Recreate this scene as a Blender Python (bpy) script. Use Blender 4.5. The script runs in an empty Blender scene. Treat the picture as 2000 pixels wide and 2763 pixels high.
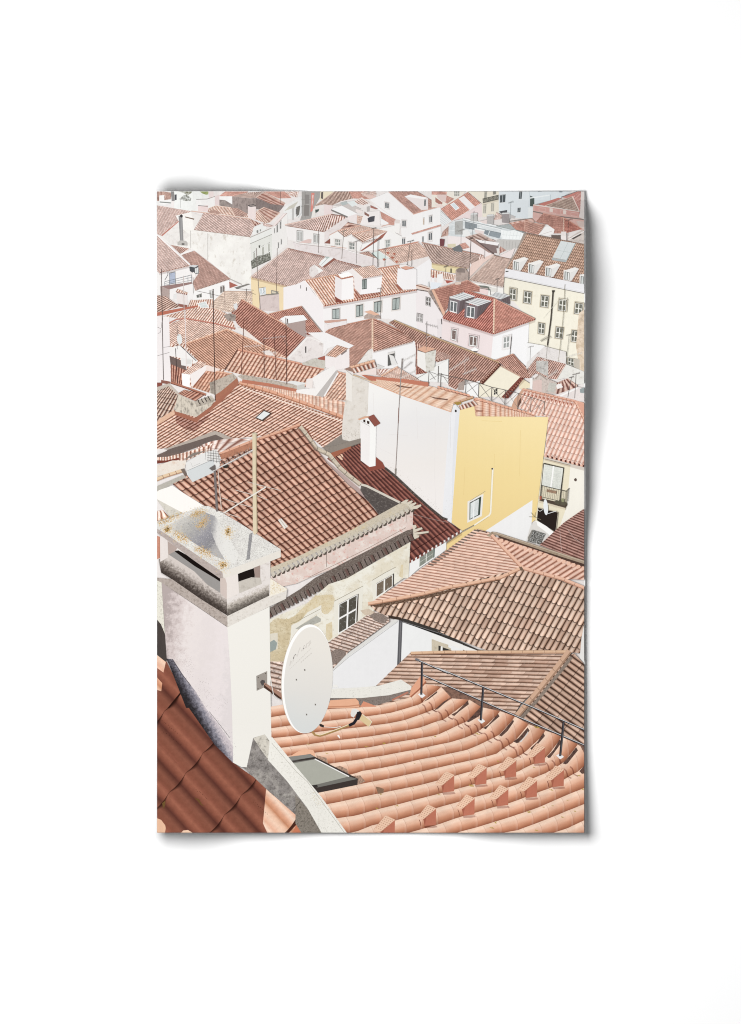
# A rolled-out colour print of tiled rooftops lying against a plain white backdrop.
# The print is a flat sheet: everything pictured on it, light and shade too, is ink, cut as thin patches that lie on the curled paper.
import bpy, math, random
from mathutils.geometry import tessellate_polygon
from mathutils import Vector
random.seed(7)
SC = bpy.context.scene
COL = SC.collection

# ------------------------------------------------------------------ camera, lamps, exposure
S = 0.5 / 1154.0                       # metres per photograph pixel: the sheet is 50 x 75 cm
CX, CY = 1000.0, 1381.5
CAM_D = 4.0
cam = bpy.data.cameras.new('camera'); cam_o = bpy.data.objects.new('camera', cam); COL.objects.link(cam_o)
cam_o.location = (0, -CAM_D, 0); cam_o.rotation_euler = (math.pi / 2, 0, 0)
cam.sensor_fit = 'VERTICAL'; cam.sensor_height = 24.0
cam.lens = 24.0 * CAM_D / (2763.0 * S)
cam.clip_end = 50
SC.camera = cam_o
SC.cycles.use_denoising = True; SC.cycles.denoising_prefilter = 'NONE'; SC.cycles.filter_width = 1.1

world = bpy.data.worlds.new('World'); SC.world = world; world.use_nodes = True
world.node_tree.nodes['Background'].inputs[0].default_value = (1, 1, 1, 1)
world.node_tree.nodes['Background'].inputs[1].default_value = 0.21
SC.view_settings.view_transform = 'Standard'; SC.view_settings.look = 'None'
SC.view_settings.exposure = 0.0; SC.view_settings.gamma = 1.0; SC.view_settings.use_curve_mapping = False

LAMP_X, LAMP_Z, LAMP_D, LAMP_R, LAMP_P = -0.27, 0.02, 0.80, 0.35, 62.0
lamp = bpy.data.lights.new('studio_lamp', 'POINT'); lamp.shadow_soft_size = LAMP_R
lamp.energy = LAMP_P; lamp.color = (1, 1, 1); lamp.use_nodes = True
_nt = lamp.node_tree
_em = [n for n in _nt.nodes if n.type == 'EMISSION'][0]
_fo = _nt.nodes.new('ShaderNodeLightFalloff'); _fo.inputs['Strength'].default_value = 1.0
_nt.links.new(_fo.outputs['Constant'], _em.inputs['Strength'])
lamp_o = bpy.data.objects.new('studio_lamp', lamp); COL.objects.link(lamp_o)
lamp_o.location = (LAMP_X, -LAMP_D, LAMP_Z)
INK = 0.66                             # ink albedo per display value, set by the lamp's level on the sheet

# ------------------------------------------------------------------ sheet shape
PX0, PX1, PY0, PY1 = 424.0, 1579.4, 516.0, 2247.0       # paper edges
RX0, RX1, RY0, RY1 = 424.0, 1576.4, 516.6, 2246.6       # printed area
EPS = 1.0e-5
G = 24.0
NI = int(math.ceil((PX1 - PX0) / G)); NJ = int(math.ceil((PY1 - PY0) / G))

def pw(x, tab):
    for (a, b), (c, d) in zip(tab, tab[1:]):
        if x <= c:
            t = min(max((x - a) / (c - a), 0), 1); t = t * t * (3 - 2 * t)
            return b + (d - b) * t
    return tab[-1][1]

RIGHT = [(516, 2), (640, 24), (800, 33), (1050, 29), (1300, 18), (1500, 6), (1720, 4), (1950, 6), (2247, 12)]
TOP = [(424, 26), (500, 31), (620, 16), (780, 3), (860, 0), (1579, 0)]
BOT = [(424, 22), (510, 27), (680, 12), (900, 3), (1100, 1), (1200, 3), (1330, 12), (1420, 15), (1579, 12)]
def lift0(x, y):
    f = lambda d, L: max(0.0, 1 - d / L) ** 2
    a = pw(y, RIGHT) * f(PX1 - x, 420)
    b = pw(x, TOP) * f(y - PY0, 300)
    c = pw(x, BOT) * f(PY1 - y, 300)
    return (0.6 + 1.15 * max(a, b, c) + 0.35 * (a + b + c - max(a, b, c))) * 0.001
LIFT = [[lift0(min(PX0 + i * G, PX1), min(PY0 + j * G, PY1)) for j in range(NJ + 2)] for i in range(NI + 2)]

def lift(x, y):
    fx = (x - PX0) / G; fy = (y - PY0) / G
    i = min(max(int(fx), 0), NI); j = min(max(int(fy), 0), NJ)
    fx -= i; fy -= j
    a, b, c, d = LIFT[i][j], LIFT[i + 1][j], LIFT[i][j + 1], LIFT[i + 1][j + 1]
    if fx + fy <= 1: return a + (b - a) * fx + (c - a) * fy
    return d + (c - d) * (1 - fx) + (b - d) * (1 - fy)

def W(x, y, h):                        # a curling sheet draws its edges in: x and z shrink a little with lift
    k = 1 - h / CAM_D
    return ((x - CX) * S * k, -h, (CY - y) * S * k)

# ------------------------------------------------------------------ inks
def lin(h):
    h = h.lstrip('#')
    r = [int(h[i:i + 2], 16) / 255 for i in (0, 2, 4)]
    return [(c / 12.92 if c <= .04045 else ((c + .055) / 1.055) ** 2.4) for c in r]
def warm(h):
    c = [int(h[i:i + 2], 16) for i in (1, 3, 5)]; d = c[0] - c[1]
    if d > 20 and c[1] >= c[2] - 12: c[1] += .07 * d; c[2] += .0 * d
    if min(c) > 200: c = [q + (252 - q) * .22 for q in c]
    return '#%02x%02x%02x' % tuple(int(min(max(q, 0), 255)) for q in c)
def rgba(h, k=1.0): return tuple(c * INK * k for c in lin(warm(h))) + (1,)

class NB:
    def __init__(s, name):
        s.m = bpy.data.materials.new(name); s.m.use_nodes = True; s.t = s.m.node_tree; s.t.nodes.clear()
        s.out = s.n('ShaderNodeOutputMaterial'); s.b = s.n('ShaderNodeBsdfDiffuse')
        s.l(s.b.outputs[0], s.out.inputs[0])
    def n(s, t, **kw):
        o = s.t.nodes.new(t)
        for k, v in kw.items(): setattr(o, k, v)
        return o
    def l(s, a, b): s.t.links.new(a, b)
    def put(s, sock, v):
        if hasattr(v, 'is_linked'): s.l(v, sock)
        else: sock.default_value = v
    def math(s, op, a, b=0.0, c=0.0):
        o = s.n('ShaderNodeMath', operation=op); s.put(o.inputs[0], a); s.put(o.inputs[1], b); s.put(o.inputs[2], c)
        return o.outputs[0]
    def mix(s, f, a, b, mode='MIX'):
        o = s.n('ShaderNodeMix', data_type='RGBA', blend_type=mode); o.clamp_factor = True
        s.put(o.inputs[0], f); s.put(o.inputs[6], a); s.put(o.inputs[7], b); return o.outputs[2]
    def rng(s, v, a, b, c, d):
        o = s.n('ShaderNodeMapRange', interpolation_type='SMOOTHSTEP')
        for i, q in enumerate((v, a, b, c, d)): s.put(o.inputs[i], q)
        return o.outputs[0]
    def uv(s, name): return s.n('ShaderNodeUVMap', uv_map=name).outputs[0]
    def noise(s, vec, scale, detail=3.0, rough=.55):
        o = s.n('ShaderNodeTexNoise'); s.l(vec, o.inputs['Vector']); o.inputs['Scale'].default_value = scale
        o.inputs['Detail'].default_value = detail; o.inputs['Roughness'].default_value = rough; return o.outputs[0]
    def stretch(s, vec, sx, sy, ang=0.0):
        o = s.n('ShaderNodeMapping'); s.l(vec, o.inputs[0]); o.inputs['Scale'].default_value = (sx, sy, 1)
        o.inputs['Rotation'].default_value = (0, 0, ang); return o.outputs[0]

_mc = {}
def ink(h, m=.03, sc=14.0, h2=None, thr=.55, soft=.08, sc2=6.0, st=(1, 1), h3=None, thr3=.62, sc3=2.5, amt=.85):
    """plain ink with a mottled tone, and up to two stain colours with their own shapes"""
    key = (h, m, sc, h2, thr, soft, sc2, st, h3, thr3, sc3, amt)
    if key in _mc: return _mc[key]
    b = NB('ink'); px = b.uv('px')
    f = b.rng(b.noise(px, sc * 1.7, 6, .7), .25, .75, 0, 1)
    run = b.noise(b.stretch(px, 9, 1.3), 1.6, 6, .65); broad = b.noise(px, .9, 4, .6)
    f = b.math('ADD', b.math('MULTIPLY', f, .5), b.math('ADD', b.math('MULTIPLY', b.rng(run, .3, .7, 0, 1), .27), b.math('MULTIPLY', b.rng(broad, .3, .7, 0, 1), .23)))
    k = m * 1.5 + .012
    c = b.mix(f, rgba(h, 1 - k), rgba(h, 1 + k * .8))
    if h3: c = b.mix(b.rng(b.noise(px, sc3, 8, .68), thr3 - .09, thr3 + .09, 0, amt), c, rgba(h3))
    if h2: c = b.mix(b.rng(b.noise(b.stretch(px, *st), sc2 * 1.3, 9, .72), thr - soft * 1.4, thr + soft * 1.4, 0, amt), c, rgba(h2))
    b.put(b.b.inputs[0], c); _mc[key] = b.m; return b.m

def blend(stops, jit=.15, nsc=8.0, fine=.04):
    key = ('blend', tuple(stops), jit, nsc, fine)
    if key in _mc: return _mc[key]
    b = NB('blend_ink'); px = b.uv('px'); sp = b.n('ShaderNodeSeparateXYZ'); b.l(b.uv('UVMap'), sp.inputs[0])
    t = b.math('ADD', sp.outputs[0], b.math('MULTIPLY', b.math('SUBTRACT', b.noise(px, nsc, 9, .75), .5), jit * 2))
    cr = b.n('ShaderNodeValToRGB'); el = cr.color_ramp.elements
    while len(el) < len(stops): el.new(.5)
    for e, (p, h) in zip(el, stops): e.position = p; e.color = rgba(h)
    b.l(t, cr.inputs[0]); k = b.math('ADD', 1 - fine, b.math('MULTIPLY', b.noise(px, 30, 5, .7), fine * 2))
    cc = b.n('ShaderNodeCombineXYZ')
    for i in range(3): b.l(k, cc.inputs[i])
    b.put(b.b.inputs[0], b.mix(1.0, cr.outputs[0], cc.outputs[0], 'MULTIPLY')); _mc[key] = b.m; return b.m

def shadow_film(mult):
    """a transparent over-print that paints shadow over the ink below it"""
    key = ('shadow_film', mult)
    if key in _mc: return _mc[key]
    b = NB('shadow_film'); t = b.n('ShaderNodeBsdfTransparent'); t.inputs[0].default_value = tuple(math.sqrt(c) for c in mult) + (1,)
    b.l(t.outputs[0], b.out.inputs[0]); _mc[key] = b.m; return b.m

def tone(h):
    c = [int(h[i:i + 2], 16) for i in (1, 3, 5)]; g = .35 * c[0] + .5 * c[1] + .15 * c[2]
    c = [q + (g - q) * .06 for q in c]; t = max(0, min(1, (g - 150) / 70)); c = [q + (250 - q) * .2 * t for q in c]
    return '#%02x%02x%02x' % tuple(int(min(max(q, 0), 255)) for q in c)
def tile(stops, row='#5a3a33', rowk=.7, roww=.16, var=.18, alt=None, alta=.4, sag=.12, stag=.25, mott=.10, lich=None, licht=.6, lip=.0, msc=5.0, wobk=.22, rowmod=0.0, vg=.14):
    """barrel tiles: stops paint lit crests and shaded channels, row the shade under each overlap"""
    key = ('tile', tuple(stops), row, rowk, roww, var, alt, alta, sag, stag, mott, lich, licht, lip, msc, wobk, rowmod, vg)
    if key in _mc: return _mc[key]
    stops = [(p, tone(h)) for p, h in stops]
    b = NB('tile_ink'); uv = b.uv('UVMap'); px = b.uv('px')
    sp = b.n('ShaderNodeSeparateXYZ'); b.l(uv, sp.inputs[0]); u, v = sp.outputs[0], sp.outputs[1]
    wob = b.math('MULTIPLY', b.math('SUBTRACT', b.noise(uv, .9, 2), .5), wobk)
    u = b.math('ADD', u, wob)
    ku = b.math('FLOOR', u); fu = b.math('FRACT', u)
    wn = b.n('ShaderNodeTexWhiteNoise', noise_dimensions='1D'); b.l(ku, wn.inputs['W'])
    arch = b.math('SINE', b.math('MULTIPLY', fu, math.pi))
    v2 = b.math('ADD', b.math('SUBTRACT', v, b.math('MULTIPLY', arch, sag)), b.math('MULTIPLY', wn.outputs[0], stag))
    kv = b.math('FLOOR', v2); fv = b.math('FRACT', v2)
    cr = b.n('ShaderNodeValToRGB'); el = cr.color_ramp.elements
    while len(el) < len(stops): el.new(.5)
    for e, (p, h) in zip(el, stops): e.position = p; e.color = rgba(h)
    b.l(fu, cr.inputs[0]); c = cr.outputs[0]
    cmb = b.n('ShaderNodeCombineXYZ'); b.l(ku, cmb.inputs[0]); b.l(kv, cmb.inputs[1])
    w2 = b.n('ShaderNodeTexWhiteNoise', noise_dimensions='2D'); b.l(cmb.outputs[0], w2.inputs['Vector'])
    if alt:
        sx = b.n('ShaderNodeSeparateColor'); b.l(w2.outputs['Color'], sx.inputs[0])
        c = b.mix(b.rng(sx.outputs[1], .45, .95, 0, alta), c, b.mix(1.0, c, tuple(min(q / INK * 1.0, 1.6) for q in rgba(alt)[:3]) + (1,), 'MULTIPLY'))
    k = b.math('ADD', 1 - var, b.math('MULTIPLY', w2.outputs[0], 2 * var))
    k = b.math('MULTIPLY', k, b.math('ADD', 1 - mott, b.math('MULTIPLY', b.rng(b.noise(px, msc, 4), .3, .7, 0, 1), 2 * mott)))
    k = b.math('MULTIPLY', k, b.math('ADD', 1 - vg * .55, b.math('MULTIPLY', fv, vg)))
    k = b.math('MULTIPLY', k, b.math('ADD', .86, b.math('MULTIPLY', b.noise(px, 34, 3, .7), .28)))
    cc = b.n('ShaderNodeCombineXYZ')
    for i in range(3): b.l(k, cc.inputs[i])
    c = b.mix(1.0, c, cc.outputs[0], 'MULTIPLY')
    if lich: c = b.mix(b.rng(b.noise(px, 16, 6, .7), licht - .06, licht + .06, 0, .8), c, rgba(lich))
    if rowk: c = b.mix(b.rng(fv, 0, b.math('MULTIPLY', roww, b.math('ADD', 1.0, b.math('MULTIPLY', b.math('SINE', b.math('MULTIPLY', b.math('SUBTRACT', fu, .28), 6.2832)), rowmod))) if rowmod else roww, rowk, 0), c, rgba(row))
    if lip: c = b.mix(b.rng(fv, .8, .97, 0, lip), c, rgba('#F6E0D0'))  # painted highlight along each tile's lower lip
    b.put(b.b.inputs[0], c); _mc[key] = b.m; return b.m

# ------------------------------------------------------------------ cutting ink patches on the sheet
LAYER = {}
def cut(poly, ax, val, keep_less):
    out = []; n = len(poly)
    for i in range(n):
        p, q = poly[i], poly[(i + 1) % n]
        a = (p[ax] - val) if not keep_less else (val - p[ax]); c = (q[ax] - val) if not keep_less else (val - q[ax])
        if a >= 0: out.append(p)
        if (a > 0 and c < 0) or (a < 0 and c > 0):
            t = a / (a - c); out.append(tuple(p[k] + (q[k] - p[k]) * t for k in range(len(p))))
    return out
def cut_line(poly, A, B, C):           # keep A x + B y + C >= 0
    out = []; n = len(poly)
    for i in range(n):
        p, q = poly[i], poly[(i + 1) % n]
        a = A * p[0] + B * p[1] + C; c = A * q[0] + B * q[1] + C
        if a >= 0: out.append(p)
        if (a > 0 and c < 0) or (a < 0 and c > 0):
            t = a / (a - c); out.append(tuple(p[k] + (q[k] - p[k]) * t for k in range(len(p))))
    return out

def dice(poly):
    """cut one convex polygon into the flat facets of the sheet"""
    for ax, v, k in ((0, RX0, 0), (0, RX1, 1), (1, RY0, 0), (1, RY1, 1)):
        poly = cut(poly, ax, v, k)
        if len(poly) < 3: return
    i0 = int((min(p[0] for p in poly) - PX0) / G); i1 = int((max(p[0] for p in poly) - PX0) / G)
    for i in range(i0, i1 + 1):
        c = poly
        if i > i0: c = cut(c, 0, PX0 + i * G, 0)
        if i < i1 and len(c) > 2: c = cut(c, 0, PX0 + (i + 1) * G, 1)
        if len(c) < 3: continue
        j0 = int((min(p[1] for p in c) - PY0) / G); j1 = int((max(p[1] for p in c) - PY0) / G)
        for j in range(j0, j1 + 1):
            d = c
            if j > j0: d = cut(d, 1, PY0 + j * G, 0)
            if j < j1 and len(d) > 2: d = cut(d, 1, PY0 + (j + 1) * G, 1)
            if len(d) < 3: continue
            sx = PX0 + i * G; sy = PY0 + j * G + G
            cc = sx + sy                                # diagonal x + y = cc
            e = cut_line(d, -1, -1, cc)
            if len(e) > 2: yield (i, j), e
            e = cut_line(d, 1, 1, -cc)
            if len(e) > 2: yield (i, j), e

def tri(poly):
    if len(poly) == 3: return [poly]
    t = tessellate_polygon([[Vector((p[0], p[1], 0)) for p in poly]])
    return [[poly[i] for i in f] for f in t]

def clip_to(poly, clip):               # convex poly against a triangle
    a = sum(clip[i][0] * clip[(i + 1) % 3][1] - clip[(i + 1) % 3][0] * clip[i][1] for i in range(3))
    s = 1 if a > 0 else -1
    for i in range(3):
        (x0, y0), (x1, y1) = clip[i][:2], clip[(i + 1) % 3][:2]
        poly = cut_line(poly, -s * (y1 - y0), s * (x1 - x0), s * ((y1 - y0) * x0 - (x1 - x0) * y0))
        if len(poly) < 3: return poly
    return poly

def homog(q):
    """map image points to (0..1, 0..1) of the quad q = ridge start, ridge end, eave end, eave start"""
    (x0, y0), (x1, y1), (x2, y2), (x3, y3) = q
    dx1, dx2, dx3 = x1 - x2, x3 - x2, x0 - x1 + x2 - x3
    dy1, dy2, dy3 = y1 - y2, y3 - y2, y0 - y1 + y2 - y3
    den = dx1 * dy2 - dx2 * dy1
    g = (dx3 * dy2 - dx2 * dy3) / den; h = (dx1 * dy3 - dx3 * dy1) / den
    a, b, c = x1 - x0 + g * x1, x3 - x0 + h * x3, x0
    d, e, f = y1 - y0 + g * y1, y3 - y0 + h * y3, y0
    M = [[e - f * h, c * h - b, b * f - c * e], [f * g - d, a - c * g, c * d - a * f], [d * h - e * g, b * g - a * h, a * e - b * d]]
    def fn(x, y):
        w = M[2][0] * x + M[2][1] * y + M[2][2]
        return ((M[0][0] * x + M[0][1] * y + M[0][2]) / w, (M[1][0] * x + M[1][1] * y + M[1][2]) / w)
    return fn

PIECES = []
class Piece:
    def __init__(s, name, parent=None, label=None):
        s.name, s.parent, s.label = name, parent, label
        s.v, s.f, s.uv, s.mi, s.mats = [], [], [], [], []
        PIECES.append(s)
    def s(s, name, label=None): return Piece(name, s, label)
    def _add(s, tris, mat, fn=None):
        fac = []
        for t in tris: fac += list(dice(t))
        if not fac: return s
        lay = 1 + max(LAYER.get(c, 0) for c, _ in fac)
        for c, _ in fac: LAYER[c] = lay
        if mat not in s.mats: s.mats.append(mat)
        k = s.mats.index(mat)
        for c, e in fac:
            i0 = len(s.v); s.f.append(list(range(i0, i0 + len(e)))); s.mi.append(k)
            for p in e:
                s.v.append(W(p[0], p[1], lift(p[0], p[1]) + lay * EPS))
                s.uv.append((fn(p[0], p[1]) if fn else (p[2], p[3]) if len(p) > 3 else (p[0] * .01, p[1] * .01), (p[0] * .01, p[1] * .01)))
        return s
    def p(s, pts, mat): return s._add(tri(pts), ink(mat) if isinstance(mat, str) else mat)
    def t(s, q, nu, nv, mat, clip=None):
        h = homog(q); return s._add(tri(clip or q), mat, lambda x, y: (lambda a: (a[0] * nu, a[1] * nv))(h(x, y)))
    def l(s, pts, w, mat):
        m = ink(mat) if isinstance(mat, str) else mat; w *= .5; out = []
        ws = w if isinstance(w, (list, tuple)) else None
        L = []; R = []
        for i, (x, y) in enumerate(pts):
            a = pts[max(i - 1, 0)]; c = pts[min(i + 1, len(pts) - 1)]
            dx, dy = c[0] - a[0], c[1] - a[1]; n = math.hypot(dx, dy) or 1
            L.append((x - dy / n * w, y + dx / n * w)); R.append((x + dy / n * w, y - dx / n * w))
        for i in range(len(pts) - 1):
            out += [[L[i], L[i + 1], R[i + 1]], [L[i], R[i + 1], R[i]]]
        return s._add(out, m)
    def cap(s, pts, w, light, dark, n=0, joint='#7a5347'):
        """a run of half-round ridge tiles: lit strip, shaded flank, n joints"""
        s.l(pts, w, light)
        off = []
        for i, (x, y) in enumerate(pts):
            a = pts[max(i - 1, 0)]; c = pts[min(i + 1, len(pts) - 1)]
            dx, dy = c[0] - a[0], c[1] - a[1]; k = math.hypot(dx, dy) or 1
            sg = 1 if dx > 0 or (dx == 0 and dy < 0) else -1
            off.append((x - sg * dy / k * w * .36, y + sg * dx / k * w * .36))
        s.l(off, w * .3, dark)
        if n:
            tot = sum(math.dist(a, b) for a, b in zip(pts, pts[1:]))
            for i in range(1, n):
                d = tot * i / n
                for a, b in zip(pts, pts[1:]):
                    L = math.dist(a, b)
                    if d <= L:
                        t = d / L; x, y = a[0] + (b[0] - a[0]) * t, a[1] + (b[1] - a[1]) * t
                        nx, ny = -(b[1] - a[1]) / L, (b[0] - a[0]) / L
                        s.l([(x - nx * w * .5, y - ny * w * .5), (x + (b[0] - a[0]) / L * w * .12, y + (b[1] - a[1]) / L * w * .12), (x + nx * w * .5, y + ny * w * .5)], max(w * .12, .5), joint); break
                    d -= L
        return s
    def eave(s, a, b, n, drop, fill, dark='#5b3a34', out=(0, 1)):
        """a fringe of tile noses from a to b"""
        tr, td = [], []
        for i in range(n):
            x0, y0 = a[0] + (b[0] - a[0]) * i / n, a[1] + (b[1] - a[1]) * i / n
            x1, y1 = a[0] + (b[0] - a[0]) * (i + 1) / n, a[1] + (b[1] - a[1]) * (i + 1) / n
            m = lambda t, k: (x0 + (x1 - x0) * t + out[0] * drop * k, y0 + (y1 - y0) * t + out[1] * drop * k)
            td += [[m(.55, -.4), m(1, -.4), m(1, .8)], [m(.55, -.4), m(1, .8), m(.55, .8)]]
            nose = [m(0, -.1), m(.6, -.1), m(.58, .6), m(.3, 1.0), m(.04, .6)]
            tr += tri(nose)
        o2 = lambda p, k: (p[0] + out[0] * drop * k, p[1] + out[1] * drop * k + (.8 if out == (0, 1) else 0))
        s._add([[a, b, o2(b, 2.6)], [a, o2(b, 2.6), o2(a, 2.6)]], shadow_film((.74, .69, .68)))  # contact shadow below the eave, printed as a darker band
        s._add(td, ink(dark)); s._add(tr, ink(fill) if isinstance(fill, str) else fill)
        return s
    def w(s, q, nx=2, ny=2, frame='#F1EEEA', glass='#8b918d', sur=None, edge=None, bar=.13, k=1.5):
        """a window sub-part: stone surround, dark reveal, frame, panes"""
        o = Piece('window', s); cx = sum(p[0] for p in q) / 4; cy = sum(p[1] for p in q) / 4
        big = lambda f, fy=None: [(cx + (p[0] - cx) * f, cy + (p[1] - cy) * (fy or f)) for p in q]
        if sur: o.p(big(k, 1 + (k - 1) * .6), sur)
        if edge: o.p(big(1.14, 1.1), edge)
        o.p(q, frame)
        bl = lambda u, v: tuple((q[0][i] * (1 - u) + q[1][i] * u) * (1 - v) + (q[3][i] * (1 - u) + q[2][i] * u) * v for i in (0, 1))
        g = []
        for i in range(nx):
            for j in range(ny):
                u0, u1 = (i + bar) / nx, (i + 1 - bar) / nx; v0, v1 = (j + bar * .7) / ny, (j + 1 - bar * .7) / ny
                g += tri([bl(u0, v0), bl(u1, v0), bl(u1, v1), bl(u0, v1)])
        o._add(g, ink(glass, .2, 16, h2='#c9cbc6', thr=.62, soft=.05, sc2=9)); o.l([q[0], q[1]], .9, '#77706a'); o.l([q[3], q[2]], .7, '#F4F1EC'); return o  # paler glass patches paint reflections, the top line the reveal's shadow
    def g(s, pts, a, b, stops, jit=.15, nsc=8.0, fine=.04):
        """ink that changes tone from image point a to b with a ragged front"""
        dx, dy = b[0] - a[0], b[1] - a[1]; q = dx * dx + dy * dy
        return s._add(tri(pts), blend(stops, jit, nsc, fine), lambda x, y: (((x - a[0]) * dx + (y - a[1]) * dy) / q, 0))
    def sp(s, poly, n, size, mat, spread=3.0, rnd=random):
        """n ragged flecks scattered over poly and a little past its edge"""
        m = ink(mat) if isinstance(mat, str) else mat; T = tri(poly); ar = []; out = []
        for t in T: ar.append(abs((t[1][0] - t[0][0]) * (t[2][1] - t[0][1]) - (t[2][0] - t[0][0]) * (t[1][1] - t[0][1])))
        for t in rnd.choices(T, ar, k=n):
            u, v = rnd.random(), rnd.random()
            if u + v > 1: u, v = 1 - u, 1 - v
            x = t[0][0] + u * (t[1][0] - t[0][0]) + v * (t[2][0] - t[0][0]) + rnd.gauss(0, spread); y = t[0][1] + u * (t[1][1] - t[0][1]) + v * (t[2][1] - t[0][1]) + rnd.gauss(0, spread)
            k = size * rnd.uniform(.4, 1.3); an = rnd.uniform(0, 6.28)
            out.append([(x + k * math.cos(an + c) * rnd.uniform(.5, 1), y + k * math.sin(an + c) * rnd.uniform(.5, 1)) for c in (0, 2.1, 4.2)])
        return s._add(out, m)
    def build(s):
        if not s.f:
            o = bpy.data.objects.new(s.name, None)
        else:
            me = bpy.data.meshes.new(s.name); me.from_pydata(s.v, [], s.f)
            for nm, k in (('UVMap', 0), ('px', 1)):
                d = me.uv_layers.new(name=nm).data
                for i, q in enumerate(s.uv): d[i].uv = q[k]
            for m in s.mats: me.materials.append(m)
            me.polygons.foreach_set('material_index', s.mi)
            o = bpy.data.objects.new(s.name, me)
        COL.objects.link(o); s.o = o
        if s.name == 'weeds': o['kind'] = 'stuff'
        if s.label: o['label'] = s.label
        if s.parent is not None: o.parent = s.parent.o if isinstance(s.parent, Piece) else s.parent

# ------------------------------------------------------------------ setting: the white backdrop
def plain(name, c, rough=.9):
    m = bpy.data.materials.new(name); m.use_nodes = True; b = m.node_tree.nodes['Principled BSDF']
    b.inputs['Base Color'].default_value = tuple(c) + (1,); b.inputs['Roughness'].default_value = rough
    b.inputs['Specular IOR Level'].default_value = 0.0; return m
me = bpy.data.meshes.new('white_wall')
me.from_pydata([(-3, .0, -3), (3, .0, -3), (3, .0, 3), (-3, .0, 3)], [], [(0, 1, 2, 3)])
me.materials.append(plain('wall_white', (.82, .82, .82)))
wall = bpy.data.objects.new('white_wall', me); COL.objects.link(wall); wall['kind'] = 'structure'

# ------------------------------------------------------------------ the sheet of paper (a thin closed slab, curled at its corners)
def make_sheet():
    v, f = [], []
    xs = [min(PX0 + i * G, PX1) for i in range(NI + 1)]; ys = [min(PY0 + j * G, PY1) for j in range(NJ + 1)]
    nx, ny = len(xs), len(ys)
    for back in (0, 1):
        for x in xs:
            for y in ys: v.append(W(x, y, lift(x, y) - .0004 * back))
    I = lambda i, j, k: k * nx * ny + i * ny + j
    for i in range(nx - 1):
        for j in range(ny - 1):
            f += [(I(i, j, 0), I(i, j + 1, 0), I(i + 1, j, 0)), (I(i + 1, j, 0), I(i, j + 1, 0), I(i + 1, j + 1, 0))]
            f += [(I(i, j, 1), I(i + 1, j, 1), I(i, j + 1, 1)), (I(i + 1, j, 1), I(i + 1, j + 1, 1), I(i, j + 1, 1))]
    for i in range(nx - 1):
        for j in (0, ny - 1): f.append((I(i, j, 0), I(i + 1, j, 0), I(i + 1, j, 1), I(i, j, 1)))
    for j in range(ny - 1):
        for i in (0, nx - 1): f.append((I(i, j, 0), I(i, j + 1, 0), I(i, j + 1, 1), I(i, j, 1)))
    me = bpy.data.meshes.new('poster'); me.from_pydata(v, [], f); me.materials.append(plain('paper', (.62, .62, .615)))
    o = bpy.data.objects.new('poster', me); COL.objects.link(o)
    o['label'] = 'unframed colour print of sunlit terracotta rooftops, its corners curling off the white wall'
    o['category'] = 'poster'
    return o
POSTER = make_sheet()
def part(name, label=None): return Piece(name, POSTER, label)

# picture coordinates: a window of the photograph enlarged s times from (x0, y0)
def Z(x0, y0, s=4.005):
    return lambda *a: [(x0 + a[i] / s, y0 + a[i + 1] / s) for i in range(0, len(a), 2)]
A1, A2, A3 = Z(420, 510), Z(800, 510), Z(1180, 510)
B1, B2, B3 = Z(420, 860), Z(800, 860), Z(1180, 860)
C1, C2, C3 = Z(420, 1210), Z(800, 1210), Z(1180, 1210)
D1, D2, D3 = Z(420, 1560), Z(800, 1560), Z(1180, 1560)
E1, E2, E3 = Z(420, 1910), Z(800, 1910), Z(1180, 1910)
G1, G2, G3, G4 = Z(740, 1850, 5.67), Z(960, 1850, 5.67), Z(1180, 1850, 5.67), Z(1380, 1850, 5.67)
# ------------------------------------------------------------------ tile inks shared by the far roofs
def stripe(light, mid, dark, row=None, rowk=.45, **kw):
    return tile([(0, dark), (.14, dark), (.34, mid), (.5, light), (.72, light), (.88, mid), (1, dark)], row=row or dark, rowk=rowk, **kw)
FAR = stripe('#EFD6CB', '#CDA497', '#805049')
FARP = stripe('#F3DCD0', '#DBB3a5', '#94645a')
FARD = stripe('#DDB9AC', '#B5877c', '#6d443f')
FARO = stripe('#F5DAC8', '#DFAE98', '#8f584a', rowk=.6)
PINK = stripe('#DDAA9f', '#CC9085', '#b07268', rowk=.25)
FINE = stripe('#CFA79b', '#BC8c82', '#99685f', rowk=.3)
def vary(q, d): return [(p[0] + d[0], p[1] + d[1]) for p in q]

part('printed_ground').p([(420, 510), (1580, 510), (1580, 2250), (420, 2250)], ink('#E6DEDA', .05, 6))

# ---------------- far left terrace and shed roofs
h = part('printed_terrace', 'pale roof terrace with shrubs and garden chairs')
h.p(A1(200, 20, 575, 20, 575, 250, 200, 250), ink('#E9EBE7', .05, 8))
h.p(A1(17, 20, 172, 20, 172, 180, 17, 190), ink('#E0DEDB', .05))
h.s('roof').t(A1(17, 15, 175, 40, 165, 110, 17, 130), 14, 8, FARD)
h.p(A1(40, 70, 95, 65, 95, 125, 140, 120, 165, 120, 165, 150, 95, 170, 40, 165), '#ECEBE8'); h.l(A1(45, 140, 165, 150), 3, '#8d908c')
h.s('pole').p(A1(165, 20, 200, 20, 207, 130, 175, 130), ink('#8e8b8a', .08))
h.p(A1(205, 60, 228, 58, 228, 118, 208, 120), '#55565a')
sh = h.s('shrub'); BUSH = ink('#77796f', .3, 30, h2='#e0e2de', thr=.5, sc2=14)
sh.p(A1(255, 110, 300, 70, 340, 60, 385, 100, 380, 130, 320, 130), BUSH)
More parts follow.
